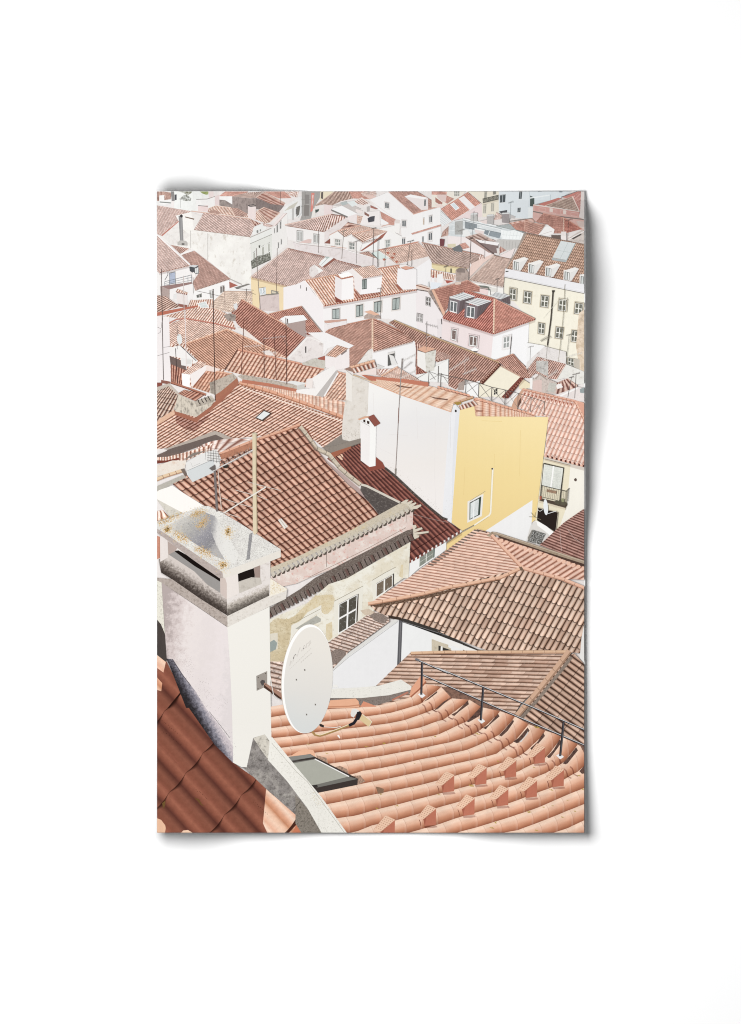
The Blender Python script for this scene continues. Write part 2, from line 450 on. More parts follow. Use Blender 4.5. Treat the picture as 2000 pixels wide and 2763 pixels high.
sh.p(A1(240, 25, 400, 25, 385, 45, 345, 70, 300, 40), ink('#77755f', .3, 30, h2='#d9dad0', thr=.52, sc2=14))
sh.p(A1(470, 20, 572, 20, 570, 58, 545, 62, 505, 48), ink('#A9B377', .2, 24, h2='#6d7a45', thr=.55, sc2=12))
h.l(A1(272, 110, 272, 205), .7, '#7d7b78')

h = part('printed_house', 'white house below a fine pink roof at the top edge')
h.s('roof').t(A1(690, 80, 760, 15, 1010, 15, 960, 78), 5, 20, PINK, A1(680, 82, 765, 15, 1010, 15, 965, 70, 820, 82))
h.p(A1(440, 112, 640, 78, 832, 78, 832, 190, 690, 190, 640, 255, 440, 215), ink('#EDEBE8', .04))
h.l(A1(440, 112, 560, 108, 640, 80), 1.6, '#8f8a86')
h.s('chimney').p(A1(570, 20, 627, 20, 627, 85, 577, 97), ink('#E6D3D0', .03))
h.s('chimney').p(A1(640, 76, 690, 66, 690, 177, 640, 172), ink('#E0CBC9', .03))

h = part('printed_house', 'weathered grey brown ruin with bare walls')
h.s('roof').t(A1(1170, 24, 1390, 35, 1460, 98, 1330, 102), 16, 5, PINK, A1(1120, 20, 1390, 20, 1470, 98, 1330, 102, 1240, 62))
h.s('roof').t(A1(830, 78, 1170, 24, 1085, 95, 1020, 100), 20, 3, stripe('#CDB3A8', '#b99d93', '#9a8078', rowk=.2), A1(830, 80, 900, 60, 990, 38, 1170, 26, 1085, 95, 1020, 100))
h.p(A1(690, 115, 750, 120, 832, 168, 1000, 245, 1000, 270, 830, 215, 690, 178), ink('#8d827e', .12, 14, h2='#b5aba4', thr=.56))
h.p(A1(828, 80, 1020, 102, 1086, 96, 1090, 245, 985, 268, 830, 195), ink('#A69893', .1, 12, h2='#7d716e', thr=.55, sc2=7, st=(2, .7)))
h.p(A1(1085, 96, 1250, 162, 1392, 178, 1335, 248, 1085, 218), ink('#8d807d', .1, 12, h2='#6d615f', thr=.56, sc2=7, st=(2, .7)))
h.s('roof').t(A1(1085, 92, 1175, 30, 1405, 150, 1250, 160), 3, 22, FINE, A1(1085, 92, 1175, 30, 1405, 152, 1385, 178, 1247, 163))
h.l(A1(1085, 93, 1175, 31, 1400, 150), 1.6, '#D9C4B9'); h.l(A1(1350, 20, 1352, 160), .9, '#5f4f4b')

h = part('printed_house', 'tall white house with scaffold at its side')
h.s('roof').t(A1(1390, 30, 1550, 20, 1530, 92, 1450, 72), 5, 5, stripe('#EED9CF', '#DDB9ac', '#A87a6f', rowk=.5))
h.p(A1(1380, 200, 1560, 78, 1592, 85, 1592, 285, 1395, 340), ink('#E7E6E3', .05, 8))
h.p(A1(1440, 190, 1545, 130, 1500, 200, 1390, 240), ink('#CFCBC0', .1, 20)); h.p(A1(1515, 215, 1552, 190, 1552, 260, 1515, 275), ink('#77757a', .25, 30))
h.p(A1(1475, 210, 1500, 200, 1495, 335, 1475, 335), '#C4C2BF'); h.l(A1(1580, 170, 1580, 250, 1540, 310), 3, '#c9cac9'); h.l(A1(1592, 175, 1590, 255), 1.5, '#8d8d8d')
sc = part('printed_scaffold', 'grey scaffold tower with a red hanging banner')
sc.p(A1(1582, 20, 1820, 20, 1720, 190, 1680, 320, 1560, 340, 1585, 270), ink('#ABA8A4', .1, 20))
sc.l(A2(60, 20, 62, 320), 1, '#85827f'); sc.l(A2(95, 20, 95, 310), 1, '#85827f'); sc.l(A2(50, 110, 170, 112), .8, '#85827f'); sc.l(A2(50, 190, 150, 195), .8, '#8d8a87')
sc.p(A2(90, 60, 140, 62, 138, 160, 92, 160), '#918d8a'); sc.p(A2(85, 170, 140, 175, 135, 290, 80, 290), '#8d8884'); sc.p(A2(0, 195, 42, 178, 30, 275, 0, 300), ink('#7b7873', .25, 30))
bn = sc.s('banner'); bn.p(A2(162, 40, 196, 42, 178, 235, 152, 250), '#D98B85')
for i in range(9): bn.l(A2(170 - i * .6, 68 + i * 13, 186 - i * 1.2, 68 + i * 13), 1.7, '#F1D9D4')

# ---------------- middle left: hip roofs
h = part('printed_house', 'low hip roofs behind a long main roof')
h.s('roof').t(A1(570, 150, 830, 190, 790, 300, 530, 260), 17, 8, FARO, A1(570, 215, 650, 180, 810, 200, 857, 292, 720, 272, 560, 245))
h.s('roof').t(A1(810, 200, 1000, 270, 940, 340, 750, 270), 16, 6, FARD, A1(810, 200, 890, 208, 1000, 270, 945, 302, 857, 292))
h.l(A1(650, 180, 810, 200, 857, 292), 2, '#E9CDBE'); h.l(A1(570, 212, 650, 180), 1.5, '#E9CDBE')
h.s('roof').t(A1(560, 245, 640, 225, 720, 262, 640, 280), 7, 4, FARD)
h.s('roof').t(A1(1090, 238, 1175, 195, 1345, 255, 1225, 362), 4, 26, stripe('#D8B3A6', '#C4978b', '#9d6f66', rowk=.15), A1(1100, 235, 1175, 195, 1345, 255, 1225, 362))
h.s('roof').t(A1(1060, 250, 1260, 350, 1200, 440, 1000, 340), 14, 8, FARO, A1(1090, 242, 1228, 364, 1190, 372, 1060, 322, 940, 300))
h.l(A1(1092, 240, 1228, 364, 1345, 256), 2, '#EBD1C2'); h.l(A1(1092, 240, 1175, 196), 1.8, '#EBD1C2')
h.s('chimney').p(A1(998, 180, 1087, 190, 1082, 322, 998, 318), ink('#EAD8D4', .04)); h.l(A1(1000, 178, 1060, 168, 1087, 182, 1022, 190, 1000, 178), 2, '#5f5c5c')
h.s('chimney').p(A1(458, 185, 567, 175, 567, 245, 458, 240), ink('#E6CDCA', .04)); h.l(A1(460, 178, 565, 188), 1.4, '#6d6562')

h = part('printed_house', 'large blank stained plaster house with balcony plants on its street front')
h.s('roof').t(A1(-115, 150, 385, 240, 240, 355, -260, 265), 36, 14, FAR, A1(10, 176, 385, 240, 240, 355, 68, 508, 10, 485))
h.p(A1(60, 520, 255, 358, 305, 435, 420, 438, 1025, 515, 1038, 1035, 940, 1032, 800, 965, 560, 762, 420, 662, 360, 642, 165, 602, 100, 560),
    ink('#E9E5DF', .04, 10, h2='#CFC8BE', thr=.60, soft=.05, sc2=4, st=(1.6, .8), h3='#F4F1EB', thr3=.52, sc3=1.6))
h.p(A1(70, 512, 255, 360, 300, 440, 380, 500, 250, 600, 170, 600), ink('#E2DDD7', .06, 10, h2='#C4BDB4', thr=.6, sc2=5))
h.l(A1(250, 348, 68, 506), 2.6, '#BF7a70')
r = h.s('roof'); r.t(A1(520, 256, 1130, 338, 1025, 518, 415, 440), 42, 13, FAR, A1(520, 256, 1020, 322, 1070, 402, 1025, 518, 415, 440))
r.t(A1(1020, 322, 1140, 375, 1190, 395, 1070, 402), 6, 3, FARD, A1(1020, 322, 1142, 374, 1070, 402)); r.cap(A1(385, 238, 520, 254, 1020, 322), 2.6, '#E9CDBF', '#B98579')
r.cap(A1(1020, 322, 1070, 402), 2.2, '#E9CDBF', '#B98579')
h.l(A1(415, 441, 1025, 519), 1.2, '#9c867d')
d = h.s('dormer'); d.p(A1(218, 288, 385, 248, 502, 292, 415, 440, 300, 436, 250, 350), ink('#EEEBE6', .04)); d.p(A1(385, 248, 502, 292, 415, 440, 400, 320), '#E3DED9'); d.p(A1(318, 296, 420, 320, 415, 333, 322, 308), '#7d6b5f')
pp = h.s('flue'); pp.p(A1(248, 290, 290, 288, 302, 576, 266, 576), ink('#8f8d8d', .06)); pp.p(A1(270, 290, 282, 288, 290, 576, 276, 576), '#9f9d9d')
pp.p(A1(264, 280, 280, 274, 294, 284, 294, 302, 280, 310, 266, 302), '#3f3d3e'); pp.p(A1(238, 580, 262, 555, 330, 560, 346, 580, 346, 612, 238, 608), ink('#BDB9B4', .15, 26)); pp.p(A1(282, 585, 312, 585, 312, 608, 282, 608), '#77736f')
h.l(A1(380, 450, 381, 640), 1, '#8d8781'); h.l(A1(565, 478, 565, 765), 1, '#97918b')
f = h.s('street_front'); f.p(A1(1025, 516, 1256, 428, 1262, 735, 1040, 880), ink('#DEDED6', .05, 12))
f.p(A1(1022, 522, 1250, 420, 1272, 480, 1022, 590), ink('#E6E5E1', .04)); f.l(A1(1022, 592, 1270, 484), 1.6, '#A09d96'); f.l(A1(1020, 525, 1250, 424), 1.6, '#A9A49d')
f.w(A1(1052, 690, 1080, 668, 1082, 780, 1056, 800), 1, 1, '#eeeeea', '#b9b9b0'); f.w(A1(1145, 625, 1176, 602, 1180, 740, 1150, 760), 1, 1, '#eeeeea', '#b9b9b0'); f.w(A1(1212, 590, 1236, 575, 1238, 680, 1215, 690), 1, 1, '#eeeeea', '#b9b9b0')
b = f.s('balcony'); b.p(A1(1030, 780, 1110, 720, 1170, 715, 1235, 680, 1248, 765, 1040, 862), ink('#6b6b62', .35, 26, h2='#c9c9c0', thr=.55, sc2=16)); b.l(A1(1040, 862, 1240, 760), 1.6, '#55544e'); f.p(A1(1112, 612, 1132, 606, 1128, 634, 1118, 640), '#55554f')
d = f.s('dormer'); d.p(A1(1060, 412, 1160, 372, 1202, 412, 1190, 440, 1055, 500, 1045, 480), ink('#E9E9E6', .05)); d.p(A1(1090, 450, 1110, 440, 1112, 470, 1095, 480), '#8f8f8c'); d.p(A1(1125, 440, 1140, 432, 1140, 455, 1128, 460), '#9a9a96')
f.p(A1(1255, 430, 1395, 265, 1425, 262, 1425, 600, 1262, 735), ink('#E9E6E2', .04))
for q in ((1305, 392, 1327, 370, 1325, 470, 1306, 482), (1340, 352, 1362, 338, 1360, 430, 1341, 442), (1320, 580, 1336, 575, 1335, 640, 1321, 648), (1352, 545, 1368, 540, 1366, 602, 1352, 606), (1280, 430, 1292, 420, 1290, 480, 1281, 486)): f.w(A1(*q), 1, 1, '#D5D2CE', '#8f8d8b')
h.s('roof').t(A1(1158, 368, 1292, 396, 1240, 410, 1170, 400), 10, 2, FAR); h.p(A1(1262, 396, 1382, 263, 1418, 260, 1292, 398), ink('#EBDBD8', .03)); h.l(A1(1292, 398, 1418, 262), 1.2, '#B79c95')
d = part('printed_parapet', 'white roof edge with a dark metal drip at the stained house foot')
d.p(A1(795, 1005, 940, 1030, 1035, 1030, 1040, 1112, 795, 1115), ink('#E9E6E2', .05)); d.s('roof').p(A1(793, 1000, 890, 1042, 793, 1075), ink('#A8655d', .1)); d.l(A1(800, 970, 935, 1032), 3, '#B8B2AC')
d.p(A1(850, 1065, 1000, 1022, 1028, 1028, 880, 1082), '#85817c')

# ---------------- centre top
h = part('printed_house', 'white house with a low hip roof and shuttered windows')
h.s('roof').t(A2(0, 330, 375, 270, 305, 465, -130, 480), 22, 11, FAR, A2(-125, 385, 0, 360, 375, 272, 548, 300, 305, 462, 0, 418))
h.l(A2(-125, 386, 0, 360, 375, 273), 2.4, '#EBCFC4'); h.l(A2(375, 273, 548, 300), 2, '#8f625a')
h.p(A2(-120, 392, 0, 418, 305, 462, 312, 612, 0, 568, -90, 545), ink('#EFEAE7', .03)); h.p(A2(305, 462, 555, 298, 562, 372, 470, 442, 362, 502, 300, 600), ink('#E3D8D5', .04, 8, h2='#cfc3bf', thr=.6))
h.l(A2(-120, 396, 305, 464), 1.6, '#9b756b')
h.w(A2(6, 450, 70, 456, 70, 575, 6, 562), 2, 1, '#DADAD8', '#BCBBB8', edge='#A9A5A2'); h.w(A2(186, 485, 246, 492, 244, 592, 184, 582), 2, 1, '#DADAD8', '#B5B4B1', edge='#A9A5A2')
h.p(A2(30, 575, 130, 540, 165, 545, 160, 585, 30, 585), ink('#E0C5C0', .05))
pw_ = part('printed_parapet', 'long pale wall crossing between the roofs'); pw_.p(A2(-40, 575, 120, 590, 552, 640, 560, 668, 870, 752, 892, 845, 840, 835, 550, 798, 290, 716, 0, 668), ink('#E2D8D6', .05, 9, h2='#cdc1bd', thr=.6, sc2=6))
pw_.l(A2(-10, 578, 550, 642), 2.4, '#EFE9E6'); pw_.l(A2(560, 668, 870, 752), 2.4, '#F1ECE9'); pw_.l(A2(0, 590, 550, 655), 1.2, '#B5aaa6')

h = part('printed_house', 'dark tiled gable roofs and skylights behind the white flat roof')
h.p(A2(262, 20, 410, 20, 310, 112, 250, 120), ink('#EBE0C6', .04)); h.p(A2(268, 35, 290, 30, 288, 110, 264, 100), '#6b645f')
h.s('roof').t(A2(200, 120, 440, -20, 480, 130, 240, 250), 20, 9, stripe('#DDBFB0', '#A9877b', '#6b4f48'), A2(188, 188, 300, 112, 425, 15, 560, 15, 612, 102, 480, 132, 385, 178, 300, 165))
h.l(A2(190, 190, 425, 20), 2, '#C9aea2')
h.s('roof').t(A2(560, 15, 870, 15, 800, 110, 610, 102), 20, 5, PINK); h.s('roof').t(A2(690, 40, 850, 15, 870, 60, 720, 80), 14, 4, FARP); h.p(A2(715, 62, 865, 72, 850, 95, 790, 108), '#E2C5BE')
h.s('roof').t(A2(610, 140, 705, 92, 790, 150, 700, 200), 5, 14, FARP, A2(610, 142, 705, 92, 792, 150, 720, 175)); h.l(A2(610, 142, 705, 94, 792, 150), 2, '#EAD9CF')
h.p(A2(300, 165, 392, 178, 386, 268, 300, 278), ink('#E5D2D0', .04)); h.p(A2(200, 225, 245, 218, 240, 240, 205, 262), '#55605a'); h.p(A2(180, 215, 200, 200, 210, 290, 160, 310), '#E5E2DA')
h.p(A2(385, 180, 540, 140, 700, 215, 640, 265, 480, 182), ink('#CDC6C2', .1, 20))
h.s('skylight').p(A2(545, 140, 622, 124, 662, 166, 602, 192), ink('#DCE3E2', .05)); h.s('skylight').p(A2(470, 150, 540, 130, 560, 160, 500, 180), ink('#B9C0BE', .1))
h.p(A2(640, 215, 720, 235, 700, 265, 640, 245), '#E9DDD8')
h.p(A2(550, 270, 656, 262, 652, 372, 556, 330), ink('#EADCDA', .04)); h.p(A2(372, 216, 490, 180, 656, 266, 556, 298), ink('#F2F1F0', .02)); h.p(A2(372, 216, 556, 296, 550, 312, 378, 236), '#85807d')
h.s('roof').t(A2(655, 282, 740, 300, 680, 382, 620, 365), 7, 5, FARO, A2(655, 285, 738, 300, 682, 382, 655, 372))
h.p(A2(735, 250, 900, 235, 905, 395, 740, 385, 690, 380), ink('#EDE5E3', .04)); h.p(A2(800, 175, 885, 215, 860, 220, 800, 200), '#A6706a'); h.p(A2(760, 195, 790, 185, 790, 240, 762, 245), '#B9b3b0')
h.p(A2(768, 318, 800, 298, 848, 290, 842, 350, 778, 362), ink('#55545a', .3, 30)); h.p(A2(735, 245, 790, 280, 780, 300, 735, 275), '#8f6a63')

h = part('printed_house', 'big white gabled house with a white dormer and paired windows')
h.p(A2(785, 118, 990, 33, 1262, 272, 1255, 490, 1140, 522, 1120, 355, 910, 242), ink('#F1EEED', .025)); h.p(A2(1258, 272, 1560, 195, 1562, 612, 1330, 640, 1180, 605, 1140, 522, 1250, 490), ink('#F4F1F0', .025))
r = h.s('roof'); r.t(A2(990, 30, 1290, -45, 1560, 180, 1262, 272), 26, 14, FINE, A2(990, 30, 1200, 15, 1290, 15, 1562, 182, 1262, 274)); r.l(A2(990, 31, 1262, 273), 2, '#E9D9D3'); r.l(A2(1262, 274, 1562, 183), 1.8, '#E1B3a6')
d = h.s('dormer'); d.p(A2(1170, 82, 1378, 108, 1422, 95, 1424, 222, 1352, 228), ink('#E7DCDA', .02)); d.p(A2(1168, 82, 1232, 58, 1418, 94, 1380, 110), ink('#F6F4F3', .02)); d.w(A2(1378, 116, 1404, 110, 1400, 188, 1378, 192), 1, 1, '#d9d4d2', '#777a7b')
h.s('roof').t(A2(785, 118, 910, 242, 930, 330, 1095, 345), 6, 3, PINK, A2(905, 240, 1092, 342, 1050, 392, 990, 385, 920, 312)); h.l(A2(785, 120, 1100, 345), 2.2, '#E9E1DD')
h.s('skylight').p(A2(908, 312, 1000, 368, 975, 390, 915, 378), '#F0EEED')
for q in ((957, 142, 1002, 152, 1000, 216, 957, 208), (1142, 336, 1186, 340, 1184, 412, 1142, 410), (1435, 292, 1468, 285, 1466, 362, 1436, 370), (1427, 475, 1468, 464, 1466, 556, 1426, 562), (1140, 530, 1176, 528, 1174, 600, 1142, 600)):
    h.w(A2(*q), 2, 1, '#ECE8E5', '#5f6467', sur='#DFD9D6')
h.w(A2(1366, 312, 1386, 310, 1384, 390, 1366, 392), 1, 1, '#DDD8D3', '#CBB9A9'); h.w(A2(1356, 516, 1380, 512, 1378, 575, 1358, 578), 1, 1, '#DDD8D3', '#8f9294')
h.s('roof').t(A2(1240, 478, 1560, 382, 1562, 400, 1252, 492), 40, 1, PINK); h.l(A2(1248, 496, 1562, 404), 1, '#CFC4c0')
c = h.s('chimney'); c.p(A2(1060, 350, 1122, 352, 1116, 478, 1064, 470), ink('#F2EEEB', .02)); c.p(A2(1062, 340, 1092, 330, 1122, 340, 1116, 372, 1070, 372), '#DDD0C9')
h.p(A2(860, 440, 1062, 395, 1064, 470, 1140, 512, 1142, 600, 1000, 640, 880, 640), ink('#F1EEEB', .025)); h.l(A2(920, 405, 1000, 380), 2, '#D9B0A2')

h = part('printed_house', 'small white house with two front gables')
h.s('roof').t(A2(470, 440, 555, 358, 700, 392, 560, 425), 6, 9, FARD)
h.p(A2(355, 500, 442, 455, 522, 520, 562, 510, 602, 488, 718, 575, 682, 668, 552, 662, 365, 602), ink('#F1EDE9', .025)); h.p(A2(718, 572, 900, 530, 985, 455, 1135, 520, 1010, 632, 840, 660, 700, 668), ink('#F3F0ED', .025))
r = h.s('roof'); r.t(A2(445, 450, 690, 393, 770, 440, 525, 520), 14, 6, FARO, A2(445, 450, 690, 393, 850, 428, 600, 485, 525, 520)); r.t(A2(600, 487, 850, 428, 985, 455, 722, 572), 16, 7, FARO)
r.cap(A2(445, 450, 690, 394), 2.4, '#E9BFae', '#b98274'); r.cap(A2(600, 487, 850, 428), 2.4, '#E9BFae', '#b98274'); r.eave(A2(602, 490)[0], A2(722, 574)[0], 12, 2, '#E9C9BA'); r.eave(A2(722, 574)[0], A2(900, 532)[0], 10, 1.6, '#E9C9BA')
r.p(A2(690, 668, 880, 530, 915, 500, 985, 455, 930, 530, 712, 668), ink('#A3665d', .1, 20)); r.l(A2(355, 500, 445, 452), 2, '#D9B5a9')
h.w(A2(417, 542, 476, 552, 475, 612, 420, 606), 3, 2, '#EDE9E4', '#9a9d98', sur='#E1D9D4'); h.w(A2(570, 575, 630, 588, 628, 656, 572, 650), 3, 2, '#EDE9E4', '#7d827e', sur='#E1D9D4'); h.w(A2(962, 558, 1012, 550, 1010, 622, 966, 632), 2, 2, '#D5D5D0', '#a3a8a5', sur='#E1DDD8')
h.s('roof').p(A2(300, 585, 365, 535, 366, 592), ink('#8f5a53', .1)); h.l(A2(370, 620, 540, 640), 1.6, '#E2B9ab')

h = part('printed_house', 'white house under a wide roof with a green roof light')
h.p(A2(1180, 812, 1280, 860, 1485, 726, 1462, 1045, 1290, 1082, 1180, 900), ink('#F1EEEF', .02))
r = h.s('roof'); r.t(A2(890, 658, 1320, 570, 1470, 716, 1085, 812), 27, 9, FARO); r.cap(A2(885, 660, 1320, 571), 3.2, '#D9A495', '#a8685d'); r.l(A2(1320, 571, 1475, 716), 3, '#D9CFCA')
r.t(A2(670, 692, 800, 674, 872, 752, 740, 720), 9, 5, FARD, A2(668, 692, 780, 674, 870, 752))
h.s('skylight').p(A2(815, 690, 890, 668, 995, 742, 960, 760, 880, 756), ink('#D3E2DC', .04)); h.l(A2(815, 690, 880, 756), 1.8, '#55605c'); h.l(A2(890, 668, 1000, 742), 2.2, '#EDEAE7')
for i, (x, y) in enumerate(((990, 690), (1040, 740), (1085, 785), (1060, 700), (950, 760))): h.s('flower_pot').p(A2(x - 22, y - 6, x + 4, y - 12, x + 20, y + 2, x - 4, y + 16), ink('#B96f61', .2, 30))

h = part('printed_house', 'wide house roof in shade with a stone chimney stub and a steel roof hatch')
h.p(A1(1030, 950, 1478, 1055, 1382, 1092, 1384, 1310, 1130, 1310, 1040, 1280), ink('#EFDAB5', .03)); h.p(A1(1128, 1152, 1334, 1128, 1340, 1325, 1120, 1310), ink('#D9CAC6', .06, 12, h2='#bfaeab', thr=.6))
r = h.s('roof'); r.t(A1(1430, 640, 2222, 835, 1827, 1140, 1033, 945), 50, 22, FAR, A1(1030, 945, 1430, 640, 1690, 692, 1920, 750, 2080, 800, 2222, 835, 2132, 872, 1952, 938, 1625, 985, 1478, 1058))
r.eave(A1(1430, 640)[0], A1(1820, 728)[0], 24, 1.6, '#C79a8f', '#7d5049'); r.eave(A1(1930, 760)[0], A1(2222, 838)[0], 18, 2.2, '#C79a8f', '#6d413b'); r.l(A1(1430, 640, 1033, 945), 2.2, '#DDC5BA')
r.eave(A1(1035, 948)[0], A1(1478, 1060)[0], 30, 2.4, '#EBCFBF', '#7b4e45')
h.w(A1(1115, 1072, 1190, 1060, 1194, 1140, 1130, 1150), 2, 1, '#F0F0EF', '#CBD3D8'); h.p(A1(1250, 1092, 1332, 1110, 1312, 1140, 1250, 1134), '#8f8d86'); h.p(A1(1258, 1102, 1300, 1112, 1298, 1128, 1258, 1126), '#D9CFb9'); h.l(A1(1132, 1156, 1200, 1142, 1260, 1140, 1330, 1130), 3, '#8f8981')
c = h.s('chimney'); c.p(A2(142, 852, 190, 815, 242, 878, 242, 912, 176, 958, 140, 932), ink('#E0D8D3', .08, 16, h2='#b5aca6', thr=.6)); c.p(A2(190, 815, 290, 880, 242, 912, 235, 880), '#EFEDEA')
k = h.s('skylight'); k.p(A2(238, 812, 318, 728, 404, 744, 280, 842), ink('#E9ECEA', .04)); k.l(A2(270, 820, 345, 740), 1, '#9aa19e'); k.p(A2(312, 735, 345, 730, 360, 745, 322, 752), '#B5bfba'); h.p(A2(280, 842, 404, 744, 430, 760, 300, 850), '#95625a')

h = part('printed_house', 'large white house with two square white chimneys, a dormer and dark framed windows')
h.p(A2(-140, 1062, 0, 1030, 85, 988, 295, 1266, 305, 1420, 540, 1410, 900, 1400, 900, 1560, 300, 1560, 280, 1545, 100, 1420, 55, 1270, 0, 1275, -140, 1310), ink('#F0E9E9', .015))
h.p(A2(290, 1266, 700, 1195, 1305, 1085, 1425, 1112, 1640, 1420, 1640, 1500, 1580, 1640, 1300, 1510, 1000, 1402, 900, 1400, 290, 1560), ink('#F1EDEC', .015))
h.p(A2(1290, 1095, 1425, 1110, 1640, 1420, 1640, 1500, 1580, 1640, 1300, 1510), ink('#EFE6E5', .015)); h.p(A2(1050, 830, 1180, 812, 1300, 870, 1300, 1085, 1100, 1085), ink('#EDE5E2', .02))
h.p(A2(42, 1040, 50, 1040, 50, 1075, 42, 1075), '#8b8583'); h.p(A2(104, 1062, 114, 1062, 114, 1100, 104, 1100), '#6f6967')
r = h.s('roof'); r.t(A2(100, 985, 1115, 822, 1308, 1080, 292, 1262), 37, 13, stripe('#F2D0BC', '#DFA890', '#A36452', rowk=.5), A2(92, 986, 430, 925, 900, 855, 1115, 822, 1185, 1090, 1300, 1075, 1306, 1082, 292, 1264))
r.cap(A2(92, 988, 430, 926), 3, '#E9BDA8', '#B57866', 12); r.cap(A2(890, 858, 1112, 822), 3, '#D9A290', '#A8685b', 8); r.l(A2(90, 990, 190, 1110, 292, 1264), 3, '#F6F1EE')
r.eave(A2(292, 1262)[0], A2(1306, 1086)[0], 38, 3, '#DDA28f', '#7d443c'); r.p(A2(622, 1065, 690, 1140, 910, 1112, 905, 1140, 640, 1190), shadow_film((.66, .5, .48)))  # last patch paints the dormer's shadow on the tiles
h.w(A2(388, 1300, 466, 1290, 466, 1405, 388, 1405), 2, 1, '#414746', '#B5BDBA', sur='#DDD5D1', bar=.09, k=1.28)
for q in ((645, 1260, 720, 1246, 717, 1374, 644, 1386), (840, 1222, 922, 1206, 916, 1330, 838, 1342), (1038, 1186, 1118, 1170, 1112, 1300, 1035, 1312)): h.w(A2(*q), 2, 1, '#414746', '#AEB6B2', sur='#DDD3CC', bar=.09, k=1.3)
h.w(A2(1400, 1165, 1452, 1180, 1450, 1268, 1399, 1252), 2, 2, '#E9E5E3', '#6b6563', edge='#574f4d'); h.w(A2(1305, 1340, 1366, 1356, 1362, 1440, 1300, 1425), 2, 2, '#D9D4D2', '#A9A5A3', edge='#6b6361')
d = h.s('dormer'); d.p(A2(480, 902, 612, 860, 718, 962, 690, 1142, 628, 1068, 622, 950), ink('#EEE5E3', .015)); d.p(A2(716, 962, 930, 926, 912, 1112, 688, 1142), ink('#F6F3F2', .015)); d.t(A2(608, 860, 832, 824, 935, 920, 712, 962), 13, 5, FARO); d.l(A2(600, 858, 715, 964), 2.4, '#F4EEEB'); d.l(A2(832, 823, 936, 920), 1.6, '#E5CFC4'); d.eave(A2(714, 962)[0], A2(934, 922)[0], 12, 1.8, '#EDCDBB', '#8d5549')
d.w(A2(710, 980, 762, 972, 760, 1080, 708, 1086), 2, 1, '#414746', '#98A09d', bar=.1)
c = h.s('chimney'); c.p(A2(412, 1160, 485, 1205, 520, 1225, 430, 1225), ink('#8b4d46', .05)); c.p(A2(418, 940, 492, 970, 486, 1202, 416, 1158), ink('#EBE3E2', .012)); c.p(A2(492, 970, 616, 944, 620, 1186, 486, 1202), ink('#F7F4F3', .01)); c.p(A2(428, 930, 490, 966, 614, 936, 612, 952, 490, 978, 430, 944), '#B57c6f'); c.p(A2(448, 922, 562, 896, 616, 932, 492, 960), ink('#FCFBFA', .005))  # first patch paints the chimney's cast shadow
c = h.s('chimney'); c.p(A2(1095, 855, 1182, 872, 1300, 868, 1300, 1082, 1150, 1088, 1085, 1020), ink('#F2EEEF', .015)); c.p(A2(1085, 1020, 1150, 1088, 1130, 1100, 1075, 1050), '#A3665a'); c.p(A2(1128, 848, 1180, 832, 1272, 848, 1182, 876), ink('#DCA896', .04)); c.l(A2(1130, 850, 1182, 874, 1270, 852), 1.2, '#A66e60')
h.p(A2(1292, 1035, 1340, 1030, 1450, 1065, 1470, 1085, 1420, 1100, 1295, 1072), ink('#E9D2C6', .06)); h.l(A2(1295, 1040, 1440, 1082), 2.6, '#8d5f52'); h.l(A2(1300, 1088, 1425, 1108), 2, '#6d5b55')
h.p(A2(1420, 1010, 1432, 1000, 1438, 1060, 1418, 1060), '#C9CBCC')
k = part('printed_chimney', 'small capped chimney with a round pot beside the white house'); k.p(A2(1470, 990, 1500, 1000, 1525, 985, 1520, 1060, 1475, 1065), ink('#EDE9E8', .03)); k.p(A2(1490, 965, 1510, 955, 1530, 970, 1512, 988), '#6b504b')
k = part('printed_chimney', 'low chimney with a peach tiled lid against the white house front'); k.p(A2(735, 1370, 790, 1330, 905, 1368, 910, 1402, 730, 1402), ink('#B9A79d', .2, 24, h2='#857168', thr=.6)); k.p(A2(728, 1328, 800, 1310, 902, 1356, 850, 1366), ink('#E3B5a0', .06))
# ---------------- upper right
h = part('printed_house', 'pink roofed house with a white band and roof window')
h.p(A3(100, 20, 310, 20, 240, 110, 60, 190, -60, 200, -60, 20), ink('#EAE2D4', .05)); h.w(A3(180, 24, 242, 24, 240, 78, 182, 80), 3, 2, '#D9D5CC', '#A5A49d')
h.s('roof').t(A3(-60, 20, 105, 30, 100, 70, -60, 60), 14, 3, PINK); h.s('roof').t(A3(90, 65, 185, 105, 110, 160, 60, 130), 8, 3, PINK); h.p(A3(0, 60, 100, 60, 95, 135, 55, 140, 0, 90), '#E0CCC6'); h.p(A3(-20, 90, 60, 150, 40, 175, -20, 140), '#B07a72'); h.p(A3(-20, 165, 40, 160, 70, 190, 0, 205), '#EAD2CB')
h.p(A3(345, 235, 482, 155, 484, 300, 280, 325, 200, 345, 160, 345), ink('#EBD5D5', .03))
r = h.s('roof'); r.t(A3(40, 215, 330, 35, 475, 155, 160, 345), 24, 8, stripe('#DFA79a', '#D29385', '#B77266', rowk=.35), A3(38, 215, 330, 33, 475, 155, 350, 232, 160, 345)); r.p(A3(228, 105, 288, 72, 412, 195, 355, 228), '#F1ECEB'); r.l(A3(475, 155, 160, 347), 2, '#EDE3E0')
k = h.s('skylight'); k.p(A3(138, 166, 180, 143, 242, 204, 200, 232), '#F4F4F3'); k.p(A3(150, 168, 180, 152, 228, 202, 200, 220), '#D3DEE2')
h.p(A3(30, 232, 160, 345, 60, 405, 30, 355), ink('#E8EAE9', .05)); 
for i in range(5): h.l(A3(32, 250 + i * 25, 140 - i * 14, 340 + i * 12), .7, '#BFC5C5')
